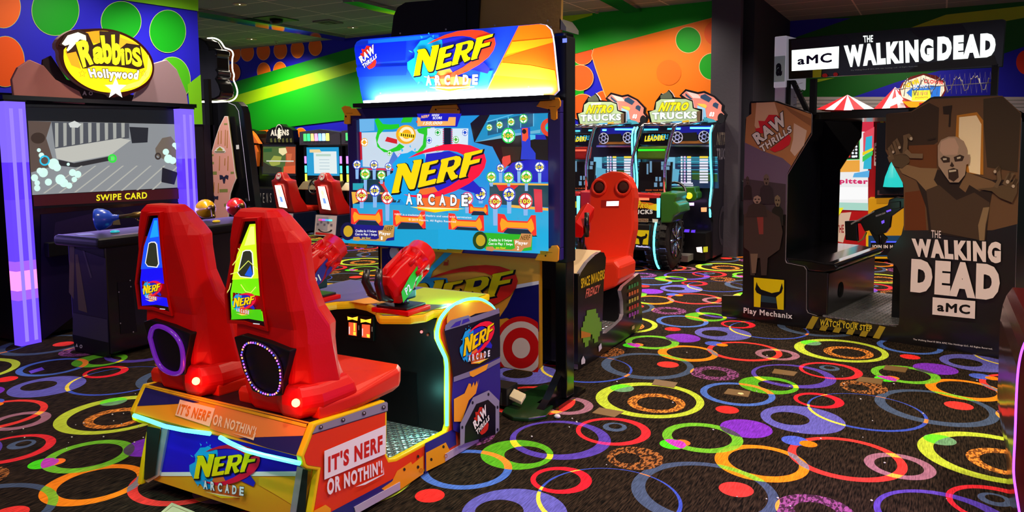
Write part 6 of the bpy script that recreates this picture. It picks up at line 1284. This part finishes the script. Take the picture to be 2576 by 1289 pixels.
# ================================================================ monster truck racers
def truck(lab, hue, x_off):
    t = thing('truck_racer_cabinet', lab, 'arcade game', (-3.25 + x_off, 10.2, 0), 'truck racing cabinets'); SH = Vector((x_off, 0, 0))
    PB = M(hue, .3, coat=.6); CH = M('#d0d4e0', .12, 1.); CY = EM('#50e8ff', 4.); q1 = crop(1590, 220, 6.446); q2 = crop(1570, 400, 4.446)
    def shp(pl, pts): return [(c[0], c[1]) for c in pl.P(pts)]
    def pan(mb_, pl, pts, th, mat, side=None, h=0., bev=0.): mb_.prism([pl.w(x, y, h) + SH for x, y in pl.P(pts)], pl.n * -th, mat, bev, 2, side)
    YT = 10.25; pT = plY(YT)
    m = MB(); m.box(-3.715 + x_off, -2.65 + x_off, YT + .02, 11.05, .05, 1.86, M('#08081a', .35, coat=.3), .02); m.box(-3.7 + x_off, -2.66 + x_off, 9.9, YT + .02, .05, .42, M('#08080c', .4)); part('tower', m, t)
    # right side print and glowing front edges
    pX = Pl((-2.638 + x_off, 0, 0), (0, 1, 0), (0, 0, 1)); m = MB(); so_ = [(10.2, .05), (11.05, .05), (11.05, 1.3), (11.0, 1.75), (10.8, 1.93), (10.3, 1.9), (10.05, 1.75), (10.12, 1.3), (10.2, 1.0), (10.05, .75), (10.2, .55)]
    m.panel(pX, so_, .03, M('#14121c', .3, coat=.2)); a = Art(pX, m, PR, .001, False); a.text('#6c6458', 'NITRO', [(10.3, 1.58), (10.95, 1.58), (10.95, 1.76), (10.3, 1.76)], .03, .2); a.text('#6c6870', 'TRUCKS', [(10.3, 1.38), (11.0, 1.38), (11.0, 1.54), (10.3, 1.54)], .03); a.ell('#38343c', 10.7, .45, .22, .28, 20, .7); part('side_panel', m, t, 'dark side panel with faint lettering')
    for x_ in (-2.655, -3.70):
        m = MB(); m.tube([Vector((x_ + x_off, y, z)) for y, z in smooth([(10.13, 1.84), (10.02, 1.76), (10.06, 1.4), (10.16, 1.05), (10.05, .82), (10.1, .62)], 2)], .013, CY, 8); part('edge_light', m, t, 'glowing cyan edge light')
    m = MB(); pH = plY(YT - .03); pan(m, pH, q1([(650, 600), (1320, 580), (1340, 1010), (620, 960)]), .03, M('#0a0a28', .25, coat=.5))
    a = Art(pH, m, PR, .001, True, SH); a.poly('#1418a0', q1([(690, 640), (1290, 620), (1300, 760), (660, 770)])); a.poly('#7a4c20', q1([(660, 880), (1290, 850), (1310, 910), (650, 915)])); a.poly('#141414', q1([(800, 740), (1050, 730), (1060, 870), (800, 870)]))
    for x, y in ((735, 810), (1170, 800)):
        c = q1([(x, y)])[0]; a.ell('#0c0c1c', *c, 15, 16, 20); a.ell('#c8ccf0', *c, 14, 15, 20, .86); a.ell('#9098d8', *c, 7, 7.5, 12, .55); a.polys('#b8bce8', [[(c[0] + 13 * math.cos(q_), c[1] + 14 * math.sin(q_)), (c[0] + 13 * math.cos(q_ + .3), c[1] + 14 * math.sin(q_ + .3)), (c[0] + 6 * math.cos(q_ + .15), c[1] + 6 * math.sin(q_ + .15))] for q_ in [k_ * 1.047 for k_ in range(6)]])
    part('header_panel', m, t, 'blue header panel with wheel prints')
    m = MB()
    for q_ in ([(945, 645), (1275, 645), (1275, 672), (945, 672)], [(720, 655), (790, 655), (785, 685), (720, 685)]): pan(m, pH, q1(q_), .02, CY, None, .02, .004)
    part('header_light', m, t, 'cyan light bars')
    m = MB(); pan(m, pH, q1([(620, 930), (1345, 935), (1350, 965), (615, 960)]), .03, CH, None, .03); part('chrome_rail', m, t, 'chrome rail')
    # screen with the ranking table
    m = MB(); pS_ = plY(YT - .01); a = Art(pS_, m, lambda h: EM(h, .9), 0, True, SH)
    a.poly('#102a50', q2([(490, -20), (1050, -10), (1060, 330), (480, 320)])); a.poly('#2c7890', q2([(560, -20), (1040, -15), (1050, 60), (560, 50)])); a.poly('#78c8e8', q2([(470, -20), (570, -20), (570, 180), (470, 200)])); a.poly('#28501c', q2([(760, 130), (1040, 160), (1050, 260), (760, 230)])); a.poly('#60b0d0', q2([(500, 100), (620, 120), (600, 300), (500, 300)]))
    a.polys('#40d0f0', [q2([(600, y_), (1045, y_ - 3), (1046, y_ + 3), (600, y_ + 4)]) for y_ in (-20, 30, 75, 120, 165)])
    a.polys('#f0f0ff', [q2([(635, -30 + i * 31), (655, -30 + i * 31), (655, -8 + i * 31), (635, -8 + i * 31)]) for i in range(10)] + [q2([(705, -30 + i * 31), (750, -30 + i * 31), (750, -8 + i * 31), (705, -8 + i * 31)]) for i in range(1, 10)] + [q2([(845, -30 + i * 31), (940, -30 + i * 31), (940, -8 + i * 31), (845, -8 + i * 31)]) for i in range(1, 10)] + [q2([(600, 262), (770, 266), (770, 280), (600, 276)]), q2([(600, 284), (775, 288), (775, 300), (600, 296)])]); a.polys('#e0c0f0', [q2([(668, -30 + i * 31), (690, -30 + i * 31), (690, -8 + i * 31), (668, -8 + i * 31)]) for i in range(10)]); a.polys('#ffe040', [q2([(705, -30), (750, -30), (750, -8), (705, -8)]), q2([(845, -30), (940, -30), (940, -8), (845, -8)])])
    part('screen', m, t, 'lit screen showing a ranking table')
    # wheel and dash
    m = MB(); pD = plY(9.95); pan(m, pD, q2([(510, 320), (790, 315), (795, 370), (815, 385), (815, 440), (795, 470), (640, 480), (520, 420)]), .25, PB, None, 0, .015); dsh = part('dashboard', m, t, 'dashboard in the body colour')
    m = MB(); c = pD.w(*pD.px(*q2([(580, 390)])[0]), .12) + SH; ay = Vector((0, -.9, .4)).normalized(); e1 = Vector((1, 0, 0)); e2 = ay.cross(e1); m.tube([c + e1 * math.cos(k_ * pi / 10) * .17 + e2 * math.sin(k_ * pi / 10) * .17 for k_ in range(20)], .018, GBLK, 8, True); m.tube([c - e1 * .17, c + e1 * .17], .016, GBLK, 6); m.tube([c, c - ay * .12], .03, GBLK, 8); part('steering_wheel', m, t)
    m = MB(); cb = pD.w(*pD.px(*q2([(730, 412)])[0]), .012) + SH; m.ball(cb, (.045, .015, .045), EM('#ffe020', 1.2)); pan(m, pD, q2([(600, 495), (780, 490), (780, 522), (610, 522)]), .02, EM('#e0b0ff', 2.2), None, .01); pan(m, pD, q2([(862, 545), (922, 543), (920, 592), (864, 592)]), .02, EM('#ff9860', 1.6), None, .01); pan(m, pD, q2([(820, 985), (880, 978), (888, 1045), (830, 1035)]), .02, EM('#ffe8e0', 1.5), None, .06); pan(m, pD, q2([(900, 980), (945, 976), (945, 1036), (900, 1040)]), .02, EM('#c8c020', 1.), None, .06); pan(m, pD, q2([(680, 790), (730, 790), (722, 830), (670, 828)]), .02, EM('#5830e8', 1.6), None, .01); pan(m, pD, q2([(755, 798), (795, 796), (790, 835), (748, 838)]), .02, EM('#5830e8', 1.6), None, .01); part('lit_buttons', m, t, 'small lit buttons and slots')
    # topper: cloud-shaped sign and cut-out truck picture
    pZ = plY(10.22); m = MB(); TM = lambda h: PR(h, .55)
    pan(m, pZ, q1([(760, 130), (860, 25), (1060, 75), (1165, 55), (1340, 140), (1490, 290), (1480, 370), (1535, 440), (1490, 560), (1400, 600), (1100, 600), (1000, 400)]), .04, M('#0c0a0e', .3, coat=.3), None, -.02); a = Art(pZ, m, TM, -.019, True, SH)
    a.poly('#c8786c', q1([(800, 120), (870, 60), (1060, 110), (1160, 90), (1320, 160), (1450, 290), (1440, 380), (1490, 440), (1420, 520), (1300, 560), (1200, 480), (1080, 420), (900, 190)])); a.poly('#e0b8b4', q1([(870, 60), (1060, 110), (1120, 180), (980, 170)])); a.polys('#28405c', [q1([(1110, 130), (1180, 105), (1290, 180), (1240, 240), (1100, 170)]), q1([(1310, 260), (1350, 240), (1400, 270), (1380, 350), (1300, 300)]), q1([(860, 90), (980, 190), (940, 200), (860, 130)])]); a.poly('#7ab0d0', q1([(1050, 290), (1180, 340), (1200, 480), (1150, 520), (1060, 420)])); a.poly('#f0b048', q1([(1050, 260), (1180, 270), (1210, 300), (1190, 340), (1080, 290)])); a.poly('#3c8ca0', q1([(1160, 480), (1320, 520), (1370, 560), (1150, 580)])); a.ell('#141418', *q1([(1440, 500)])[0], 9, 13); a.text('#ffffff', '03', q1([(1245, 470), (1325, 475), (1330, 400), (1260, 395)]), .05, .2)
    part('truck_sign', m, t, 'cut-out picture of a pink and blue off-road truck')
    m = MB(); pan(m, pZ, q1([(255, 380), (355, 370), (385, 230), (450, 140), (480, 95), (530, 120), (605, 40), (660, 100), (690, 160), (900, 180), (990, 210), (1010, 330), (1145, 355), (1140, 560), (1110, 600), (300, 595)]), .05, M('#0a0a0c', .3), M('#d8d0d8', .3), .02, 0); a = Art(pZ, m, TM, .021, True, SH)
    a.poly('#a0b890', q1([(390, 360), (400, 240), (480, 190), (880, 190), (980, 230), (990, 340), (1100, 380), (1110, 570), (330, 570), (290, 400)])); a.poly('#505848', q1([(470, 130), (605, 60), (660, 140), (660, 180), (470, 180)])); a.poly('#d8e4d8', q1([(520, 220), (700, 200), (700, 240), (540, 250)])); a.poly('#4890c0', q1([(560, 560), (820, 545), (820, 585), (540, 588)])); a.poly('#b89828', q1([(820, 545), (930, 530), (930, 575), (820, 580)])); a.poly('#5c4838', q1([(1060, 390), (1120, 380), (1110, 560), (1060, 540)]))
    a.text(EM('#ffee10', 1.1), 'NITRO', q1([(430, 395), (910, 375), (940, 240), (480, 245)]), .07, .15, '#5a4a08', .04); a.text(EM('#f8fff8', 1.1), 'TRUCKS', q1([(340, 525), (1060, 505), (1060, 390), (335, 410)]), .06, 0, '#485848', .03)
    part('lettered_sign', m, t, 'lit sign in yellow and white lettering')
    # driver cage: chrome tubes, leader board, head rest, tailgate, tyres
    YG = 9.35; pG = plY(YG); w3 = lambda q_, h=0.: pG.w(*pG.px(*q_), h) + SH
    m = MB(); A1 = [w3(c) for c in q1([(190, 605), (150, 660), (110, 800), (20, 1100), (-5, 1289)])] + [w3(q2([(90, 200)])[0]), w3(q2([(85, 380)])[0])]; m.tube(A1, .022, CH, 8); part('cage_tube', m, t, 'chrome cage tube')
    m = MB(); A2 = [w3(c) for c in q1([(720, 600), (680, 640), (620, 850), (560, 1100), (530, 1289)])] + [w3(q2([(455, 200)])[0]), w3(q2([(455, 375)])[0])]; m.tube(A2, .022, CH, 8); part('cage_tube', m, t, 'chrome cage tube')
    m = MB(); m.tube([A1[0], A2[0]], .02, CH, 8); m.tube([A2[0], A2[0] + Vector((.15, .9, .05))], .018, CH, 8); m.tube([A1[0], A1[0] + Vector((.1, .9, .05))], .018, CH, 8); part('cage_roof', m, t)
    pL = plY(YG + .04); m = MB(); pan(m, pL, q1([(165, 740), (610, 730), (590, 940), (130, 930)]), .03, M('#06060a', .25), None, 0, .01); a = Art(pL, m, lambda h: EM(h, 1.), .001, True, SH); a.text('#20a8d0', 'LEADER!', q1([(260, 850), (585, 840), (590, 755), (270, 765)]), .05, .1); a.text('#ffe818', 'LEADER!', q1([(200, 880), (530, 860), (535, 775), (210, 785)]), .06, .1); a.poly(M('#101868', .2, coat=.5), q1([(190, 620), (450, 610), (450, 690), (180, 700)])); a.polys('#58e8ff', [q1([(195, 670), (425, 668), (425, 698), (190, 700)]), q1([(575, 660), (655, 658), (650, 688), (570, 688)])]); part('leader_sign', m, t, 'small lit sign in yellow letters')
    m = MB(); pan(m, pL, q1([(110, 965), (590, 950), (560, 1170), (70, 1165)]), .12, M('#3c5c10' if hue.startswith('#2') else '#8c1410', .5, noise=.3), None, .02, .02); aa = Art(pL, m, lambda h: EM(h, 1.3), .021, True, SH); aa.poly('#20e820' if hue.startswith('#2') else '#ff6040', q1([(105, 1000), (545, 1000), (540, 1030), (105, 1035)])); part('head_rest', m, t, 'padded head rest with a light strip')
    m = MB(); pan(m, pL, q2([(95, 40), (470, 40), (450, 380), (80, 380)]), .04, M('#08080c', .5), None, -.25); a = Art(pL, m, PR, -.249, True, SH); a.polys(EM('#90c8f0', .5), [q2([(x, y), (x + w_, y), (x + w_, y + h_), (x, y + h_)]) for x, y, w_, h_ in ((345, 35, 40, 45), (410, 35, 40, 45), (345, 85, 40, 45), (400, 90, 40, 40), (215, 30, 25, 130), (180, 60, 20, 120), (280, 210, 25, 50), (320, 210, 25, 50), (265, 275, 35, 50), (330, 275, 30, 45))]); a.text('#e8703c', 'SMASH YOUR WAY', q2([(165, 372), (375, 370), (375, 350), (168, 352)]), .03); a.text('#ff9030', 'TO VICTORY!', q2([(195, 412), (345, 410), (345, 385), (195, 387)]), .04); part('seat_back', m, t, 'black slotted seat back with lettering')
    YR = 9.05; pR2 = plY(YR); m = MB(); pan(m, pR2, q2([(40, 400), (410, 420), (400, 690), (40, 690)]), .35, M('#14100c', .4), None, 0, .01); pan(m, pR2, q2([(40, 385), (400, 410), (400, 440), (40, 440)]), .3, M('#b01c14', .35, coat=.4), None, .01); a = Art(pR2, m, PR, .011, True, SH)
    a.poly('#f08820', q2([(80, 470), (300, 490), (370, 510), (370, 580), (280, 560), (80, 530)])); a.poly('#f8d820', q2([(130, 470), (180, 460), (200, 500), (300, 520), (365, 500), (370, 580), (300, 570)])); a.text('#ffd820', 'NITRO', q2([(70, 560), (275, 550), (280, 495), (85, 500)]), .06, .15, '#3a1c04', .04); a.text('#e8ecec', 'TRUCKS', q2([(30, 625), (325, 615), (325, 565), (30, 570)]), .05, 0, '#303030', .03); a.poly(EM('#ff6040', 2.5), q2([(60, 432), (285, 436), (285, 462), (60, 460)])); a.poly('#a08c6c', q2([(158, 665), (278, 668), (275, 708), (158, 705)])); a.text('#6c3c28', 'NITRO', q2([(168, 700), (268, 700), (268, 675), (168, 673)]), .03); a.poly('#f0ecd8', q2([(320, 670), (385, 675), (380, 712), (325, 710)]))
    part('tailgate', m, t, 'tailgate with orange, yellow and white lettering')
    m = MB(); pan(m, pR2, q2([(372, 440), (405, 440), (400, 655), (372, 655)]), .02, CY, None, .02); part('tail_light', m, t, 'upright cyan tail light')
    m = MB(); m.prism([w_ + SH for w_ in (pR2.w(*pR2.px(*c), .02) for c in q2([(412, 375), (585, 385), (590, 430), (575, 480), (620, 520), (630, 600), (560, 640), (530, 715), (415, 715)]))], Vector((0, .45, 0)), PB, .02); part('rear_fender', m, t, 'rear fender in the body colour')
    TYR = M('#1a1614', .7, noise=.5, scale=60.); xt = -2.9 + x_off
    for xo in (0, -.64):
        m = MB(); c = Vector((xt + xo, 9.36, .385)); m.lathe([(.22, 0), (.34, .0), (.385, -.04), (.385, -.26), (.34, -.3), (.22, -.3)], c, (1, 0, 0), TYR, 32)
        for k_ in range(26):
            q_ = 2 * pi * k_ / 26; rr = Vector((0, math.cos(q_), math.sin(q_))); tg = Vector((0, -math.sin(q_), math.cos(q_)))
            for xa in (-.005, -.10, -.2):
                b0 = c + rr * .378 + Vector((xa, 0, 0)) + tg * (.02 if xa == -.10 else 0); m.prism([b0 + tg * .026, b0 - tg * .026, b0 - tg * .026 - Vector((.075, 0, 0)), b0 + tg * .026 - Vector((.075, 0, 0))], rr * .022, TYR)
        ty = part('tire', m, t, 'chunky black tyre')
        m = MB(); m.lathe([(.235, -.02), (.235, .01), (.2, -.03), (.06, -.02), (.05, .01), (.001, .012)], c, (1, 0, 0), M('#0c0c14', .25, .6), 24)
        for k_ in range(8):
            q_ = 2 * pi * k_ / 8; rr = Vector((0, math.cos(q_), math.sin(q_))); m.tube([c + rr * .05 + Vector((.004, 0, 0)), c + rr * .215 + Vector((.0, 0, 0))], [.016, .022], M('#a8b4d8', .15, 1.), 6)
        g = part('wheel_rim', m, t, 'silver spoked rim'); g.parent = ty
    m = MB(); m.tube([Vector((xt - .15, 9.36 - .40 * math.sin(q_), .385 + .40 * math.cos(q_))) for q_ in [.25 + k_ * .16 for k_ in range(16)]], .014, CY, 8); part('tire_light', m, t, 'cyan light strip following the tyre')
    pR3 = plY(8.94); m = MB(); pan(m, pR3, q2([(60, 730), (284, 740), (280, 1020), (60, 1000)]), .1, M('#141210', .5), None, .0, .01); a = Art(pR3, m, PR, .001, True, SH); a.poly('#f4e010', q2([(122, 795), (280, 800), (268, 962), (108, 950)])); a.poly('#101010', q2([(128, 830), (120, 860), (140, 885), (165, 895), (175, 955), (205, 958), (215, 900), (250, 885), (262, 850), (245, 830), (235, 860), (190, 872), (150, 860)])); a.text('#f4f0ec', 'Play Mechanix', q2([(62, 990), (278, 1003), (278, 973), (62, 962)]), .04); part('spare_wheel_plate', m, t, 'black plate with a yellow wrench badge')
    m = MB(); m.box(-3.65 + x_off, -3.05 + x_off, 9.15, 10.1, .25, .45, M('#0c0a0a', .5)); m.box(-3.12 + x_off, -2.82 + x_off, 9.65, 10.0, .06, .14, M('#a8a49c', .3, .6)); part('chassis', m, t)
    area('truck_glow', (-3.3 + x_off, 9.0, .3), .8, 8, (.25, .35, 1), (math.radians(-35), 0, 0), .2)
    return t
truck('truck racing cabinet with a green truck body, the one beside the grey pillar', '#2c6414', 0)
truck('truck racing cabinet with a red truck body, partly behind the red seat', '#b01418', -1.09)

# ================================================================ carnival game behind the printed booth
cn = thing('carnival_game', 'red and yellow carnival game with glowing white front and striped tent roofs', 'arcade game', (-.5, 12.0, 0))
YC = 11.5; pC = plY(YC); kc = crop(2100, 230, 2.864); m = MB()
m.panel(pC, pC.P([(2090, 280), (2226, 280), (2226, 655), (2090, 640)]), .8, M('#b01820', .4)); a = Art(pC, m, lambda h: EM(h, .95))
a.poly('#f0f0f0', kc([(-60, 190), (240, 190), (240, 860), (-60, 850)])); a.poly('#d83048', kc([(-60, 200), (285, 195), (285, 300), (200, 290), (-60, 330)])); a.poly('#e85060', kc([(205, 300), (285, 255), (280, 420), (205, 440)])); a.poly('#30b8d8', kc([(225, 330), (270, 320), (262, 560), (205, 560)])); a.poly('#40c858', kc([(200, 470), (275, 430), (272, 460), (200, 510)])); a.poly('#f0d820', kc([(200, 440), (278, 405), (276, 425), (200, 465)])); a.poly('#101814', kc([(60, 340), (180, 330), (180, 490), (60, 490)])); a.line('#30d040', kc([(178, 335), (178, 490), (60, 492)]), 2)
a.ells('#f4f8ff', [(x, y, 3, 3) for x, y in kc([(155, 372), (155, 398), (155, 420), (155, 445), (155, 468), (130, 400), (130, 422), (130, 445), (130, 470), (140, 470)])]); a.ells('#e83030', [(x, y, 3, 3) for x, y in kc([(105, 425), (105, 446), (105, 468)])]); a.poly('#f0a840', kc([(40, 500), (180, 495), (180, 580), (40, 582)])); a.poly('#58b0e8', kc([(140, 590), (250, 570), (245, 620), (130, 620)])); a.text('#d82868', 'pitter', kc([(35, 672), (240, 680), (240, 632), (35, 630)]), .05); a.poly('#ffffff', kc([(20, 690), (240, 690), (235, 780), (20, 780)])); a.poly('#a8d8c8', kc([(20, 800), (240, 805), (238, 860), (20, 850)])); a.poly('#f0e820', kc([(15, 840), (65, 838), (40, 880), (15, 910)]))
part('lit_front', m, cn, 'glowing white and red front')
m = MB(); a = Art(pC, m, PR, .002); a.poly('#a81018', kc([(280, 190), (330, 195), (320, 790), (280, 785)])); a.poly('#f0d018', kc([(328, 195), (352, 195), (340, 790), (318, 790)])); a.poly('#e8d8d0', kc([(285, 375), (312, 365), (310, 540), (283, 535)])); a.polys('#801018', [kc([(290, 412 + i * 24), (306, 412 + i * 24), (306, 394 + i * 24), (290, 394 + i * 24)]) for i in range(5)]); a.poly('#c01820', kc([(15, 870), (260, 860), (250, 1170), (15, 1170)])); a.poly('#e8d8c8', kc([(15, 880), (120, 870), (60, 1090), (15, 1080)])); a.text('#a01018', 'THE', kc([(15, 1020), (65, 1020), (65, 960), (15, 965)]), .03); part('side_column', m, cn, 'red and yellow column')
m = MB(); pD2 = plY(YC - .35); m.panel(pD2, pD2.P([(2185, 500), (2500, 500), (2500, 655), (2180, 652)]), .5, M('#e0a818', .4)); a = Art(pD2, m, PR, .001); a.poly('#101018', kc([(330, 560), (700, 560), (700, 740), (320, 740)])); a.poly('#c08c10', kc([(300, 770), (700, 760), (700, 800), (300, 810)])); a.poly('#1c4c78', kc([(240, 1040), (700, 1040), (700, 1190), (240, 1190)])); a.poly('#0c0c14', kc([(260, 1090), (700, 1090), (700, 1180), (260, 1180)])); a.text('#e8e0d8', 'JOIN IN NOW', kc([(268, 1138), (480, 1138), (480, 1108), (268, 1106)]), .05); a.poly(EM('#4050ff', 1.6), kc([(260, 1080), (500, 1080), (500, 1090), (260, 1090)])); a.poly('#f0c818', kc([(225, 1010), (242, 1010), (242, 1200), (225, 1205)])); a.poly('#f0c818', kc([(225, 1195), (700, 1195), (700, 1205), (225, 1205)])); part('counter', m, cn, 'yellow and blue counter')
m = MB(); m.panel(pC, pC.P([(2210, 310), (2330, 310), (2330, 500), (2205, 500)]), .4, M('#14161c', .3), None, .3); a = Art(pC, m, PR, .301); a.poly('#5c3c44', kc([(318, 705), (500, 705), (500, 738), (318, 738)])); a.text('#f0a8a0', 'RED LIT CLOWNS', kc([(332, 730), (545, 732), (545, 712), (332, 710)]), .04); part('game_window', m, cn, 'dark window with a lit caption')
m = MB(); c = atY(*kc([(425, 590)])[0], YC - .32); m.lathe([(.13, -.18), (.11, -.05), (.05, .12), (.01, .2)], c, (0, 0, 1), EM('#20c8c0', 1.1), 9); part('hanging_light', m, cn, 'turquoise glowing cone')
for q, lab in (([(2054, 275), (2125, 235), (2204, 276)], 'red and white striped tent roof'), ([(2196, 276), (2248, 215), (2330, 276)], 'red and white striped tent roof')):
    m = MB(); A = [atY(x, y, YC - .3) for x, y in q]; n_ = 6; ap = A[1] + Vector((0, .35, 0)); rim = [A[0] * (1 - i / n_) + A[2] * (i / n_) + Vector((0, -.25 * math.sin(pi * i / n_), -.02 * math.sin(pi * i / n_))) for i in range(n_ + 1)]; bk_ = [r_ + Vector((0, .9, 0)) for r_ in (rim[0], rim[-1])]
    for i in range(n_): m.add([rim[i], rim[i + 1], ap], [(0, 1, 2)], M('#c01c24', .6) if i % 2 == (0 if 1 else 1) else M('#e4d4e0', .6))
    m.add([rim[-1], bk_[1], bk_[0], rim[0], ap], [(0, 1, 4), (1, 2, 4), (2, 3, 4)], M('#c01c24', .6)); part('tent_roof', m, cn, lab)
m = MB(); pK = plY(YC - .4); kk = crop(1880, 20, 3.701); m.panel(pK, pK.P(kk([(1410, 760), (1440, 700), (1520, 640), (1640, 610), (1760, 630), (1840, 690), (1850, 770), (1800, 860), (1720, 900), (1690, 960), (1560, 960), (1520, 890), (1430, 840)])), .06, M('#c85048', .4)); a = Art(pK, m, lambda h: EM(h, 1.15)); a.poly('#ffe8c8', kk([(1425, 765), (1460, 690), (1640, 625), (1830, 700), (1835, 770), (1780, 860), (1560, 880), (1440, 830)])); a.poly('#3078d8', kk([(1480, 790), (1560, 720), (1700, 720), (1800, 730), (1790, 840), (1560, 860)])); a.text('#ffe020', 'DOWN', kk([(1455, 760), (1600, 700), (1585, 660), (1450, 715)]), .06, 0, '#b05818', .04); a.text('#e83838', 'CLOWN', kk([(1640, 700), (1820, 715), (1815, 680), (1650, 660)]), .05); a.text('#ffffff', 'BONUS', kk([(1545, 755), (1705, 745), (1700, 705), (1545, 715)]), .05); a.poly('#fff040', kk([(1535, 770), (1710, 765), (1705, 860), (1530, 865)])); a.text('#f0a860', '250', kk([(1570, 815), (1675, 810), (1675, 780), (1570, 785)]), .03); a.text('#c87830', 'POINTS', kk([(1565, 845), (1680, 840), (1680, 825), (1565, 830)]), .02); a.poly('#ffa818', kk([(1440, 870), (1720, 870), (1690, 955), (1540, 955)])); a.poly('#d82828', kk([(1600, 885), (1680, 880), (1680, 910), (1600, 915)])); part('round_sign', m, cn, 'round lit sign in yellow, blue and white')
m = MB(); pw = [atY(x, y, YC - .45) for x, y in kk([(1265, 930), (1350, 850), (1420, 810), (1450, 850), (1390, 890), (1290, 935)])]; m.prism(pw, (0, .05, 0), EM('#fff4d8', 3)); part('arm_light', m, cn, 'white glowing arm')

# ================================================================ cabinet cut by the right picture edge
nb = thing('neon_edged_cabinet', 'dark red cabinet with a purple neon edge, cut off by the picture border', 'arcade game', (.8, 3.6, 0))
pN = plY(3.2); ed = [(2600, 830), (2580, 855), (2568, 885), (2560, 930), (2556, 1000), (2553, 1100), (2549, 1170), (2550, 1200), (2556, 1240), (2564, 1289), (2575, 1340), (2580, 1420)]
m = MB(); q = pN.P(ed); m.prism([pN.w(*c) for c in q] + [pN.w(.33, .0), pN.w(1.3, .0), pN.w(1.3, .95)], (0, .9, 0), M('#48060a', .2, coat=.5), .0); part('cabinet_body', m, nb)
m = MB(); m.tube([pN.w(*c, .008) for c in pN.P(smooth(ed, 2))], .0038, EM('#8a3cff', 5), 8); part('neon_edge', m, nb, 'purple neon edge')
area('neon_glow', (.2, 3.25, .75), .1, 13, (.5, .12, 1), (0, math.radians(80), 0), .9)
# card reader on the pillar
m = MB(); c = atY(1886, 478, 10.6); m.box(c.x - .12, c.x + .08, 10.6, 10.752, c.z - .16, c.z + .13, M('#0a0a0e', .3, coat=.3), .02); a = Art(plY(10.599), m); a.poly(EM('#90b8ff', 1.6), [(1884, 466), (1897, 468), (1896, 478), (1883, 476)]); tag(m.obj('card_reader', None, (c.x, 10.65, 0)), 'black card reader with a small blue display on the grey pillar', 'card reader')
# ================================================================ on the carpet
k1 = crop(1200, 880, 3.151); k2_ = crop(1888, 820, 2.7485)
TAPE = M('#7a5c34', .45, noise=.2)
for q, lab in ((k1([(1410, 238), (1592, 265), (1560, 305), (1385, 280)]), 'brown tape patch across the far edge of the yellow-green ring nearest the blaster game'), (k1([(970, 462), (1160, 495), (1090, 540), (912, 505)]), 'brown tape patch between the dark green foot plate and the yellow-green ring'), (k1([(1990, 312), (2168, 335), (2150, 380), (1955, 352)]), 'brown tape patch inside a blue carpet ring, with a pale scrap on it'),
               (k2_([(165, 300), (325, 322), (300, 350), (148, 330)]), 'brown tape patch inside the violet ring that overlaps a lime green ring'), (k2_([(935, 275), (1092, 292), (1070, 325), (915, 305)]), 'brown tape patch on the far rim of a green ring beside a purple disc'), (k2_([(760, 355), (920, 372), (905, 408), (725, 385)]), 'brown tape patch over the far edge of a brown flecked ring'), (k2_([(1720, 325), (1840, 335), (1835, 365), (1712, 350)]), 'brown tape patch beside an orange disc near the booth corner, at the picture edge')):
    P_ = [atZ(x, y, 0) for x, y in q]; m = MB(); m.prism([Vector((p.x, p.y, .0)) for p in P_], (0, 0, .003), TAPE); c = sum(P_, Vector()) / 4
    if 'scrap' in lab: s_ = atZ(*k1([(2090, 352)])[0], .003); m.prism([s_ + Vector((.02 * math.cos(k_), .02 * math.sin(k_), 0)) for k_ in (0, 1.2, 2.5, 3.6, 5)], (0, 0, .003), M('#f0dc98', .6))
    tag(m.obj('tape_patch', None, (c.x, c.y, 0)), lab, 'tape', 'brown tape patches on the carpet')
P_ = [atZ(x, y, 0) for x, y in ((400, 1294), (432, 1266), (490, 1289), (470, 1325))]; m = MB(); m.prism([Vector((p.x, p.y, 0)) for p in P_], (0, 0, .0015), M('#c8c49c', .7)); a = Art(Pl((0, 0, .0015), (1, 0, 0), (0, 1, 0)), m); a.line('#a09c70', [(412, 1292), (434, 1274), (475, 1290)], 1.2); tag(m.obj('paper_slip', None, P_[1]), 'cream paper slip lying on the carpet in front of the orange rear board', 'paper')
P_ = [atZ(x, y, 0) for x, y in ((72, 935), (105, 925), (112, 931), (78, 941))]; m = MB(); m.prism([Vector((p.x, p.y, 0)) for p in P_], (0, 0, .002), M('#6a40d8', .5)); tag(m.obj('foil_scrap', None, P_[0]), 'shiny violet scrap lying inside a grey-blue carpet ring', 'litter')
p = atZ(1402, 1053, 0); m = MB(); m.ball(p + Vector((0, 0, .012)), (.022, .016, .013), M('#e4e0e0', .6), 7, 5); tag(m.obj('paper_wad', None, p), 'small crumpled white paper wad at the top of a violet ring', 'litter')
m = MB(); CR = M('#f0ece0', .7)
for i in range(90):
    x, y = random.choice([(random.uniform(-3.4, .3), random.uniform(3.8, 7.5)), (random.uniform(-4.6, -3.4), random.uniform(2.2, 3.3)), (random.uniform(-1.9, .2), random.uniform(3.2, 6))]); s_ = random.uniform(.003, .007); m.ball((x, y, s_ * .6), (s_, s_ * .8, s_ * .7), CR, 5, 3)
tag(m.obj('crumbs', None, (0, 0, 0)), 'tiny pale crumbs scattered over the patterned carpet', 'crumbs', None, 'stuff')
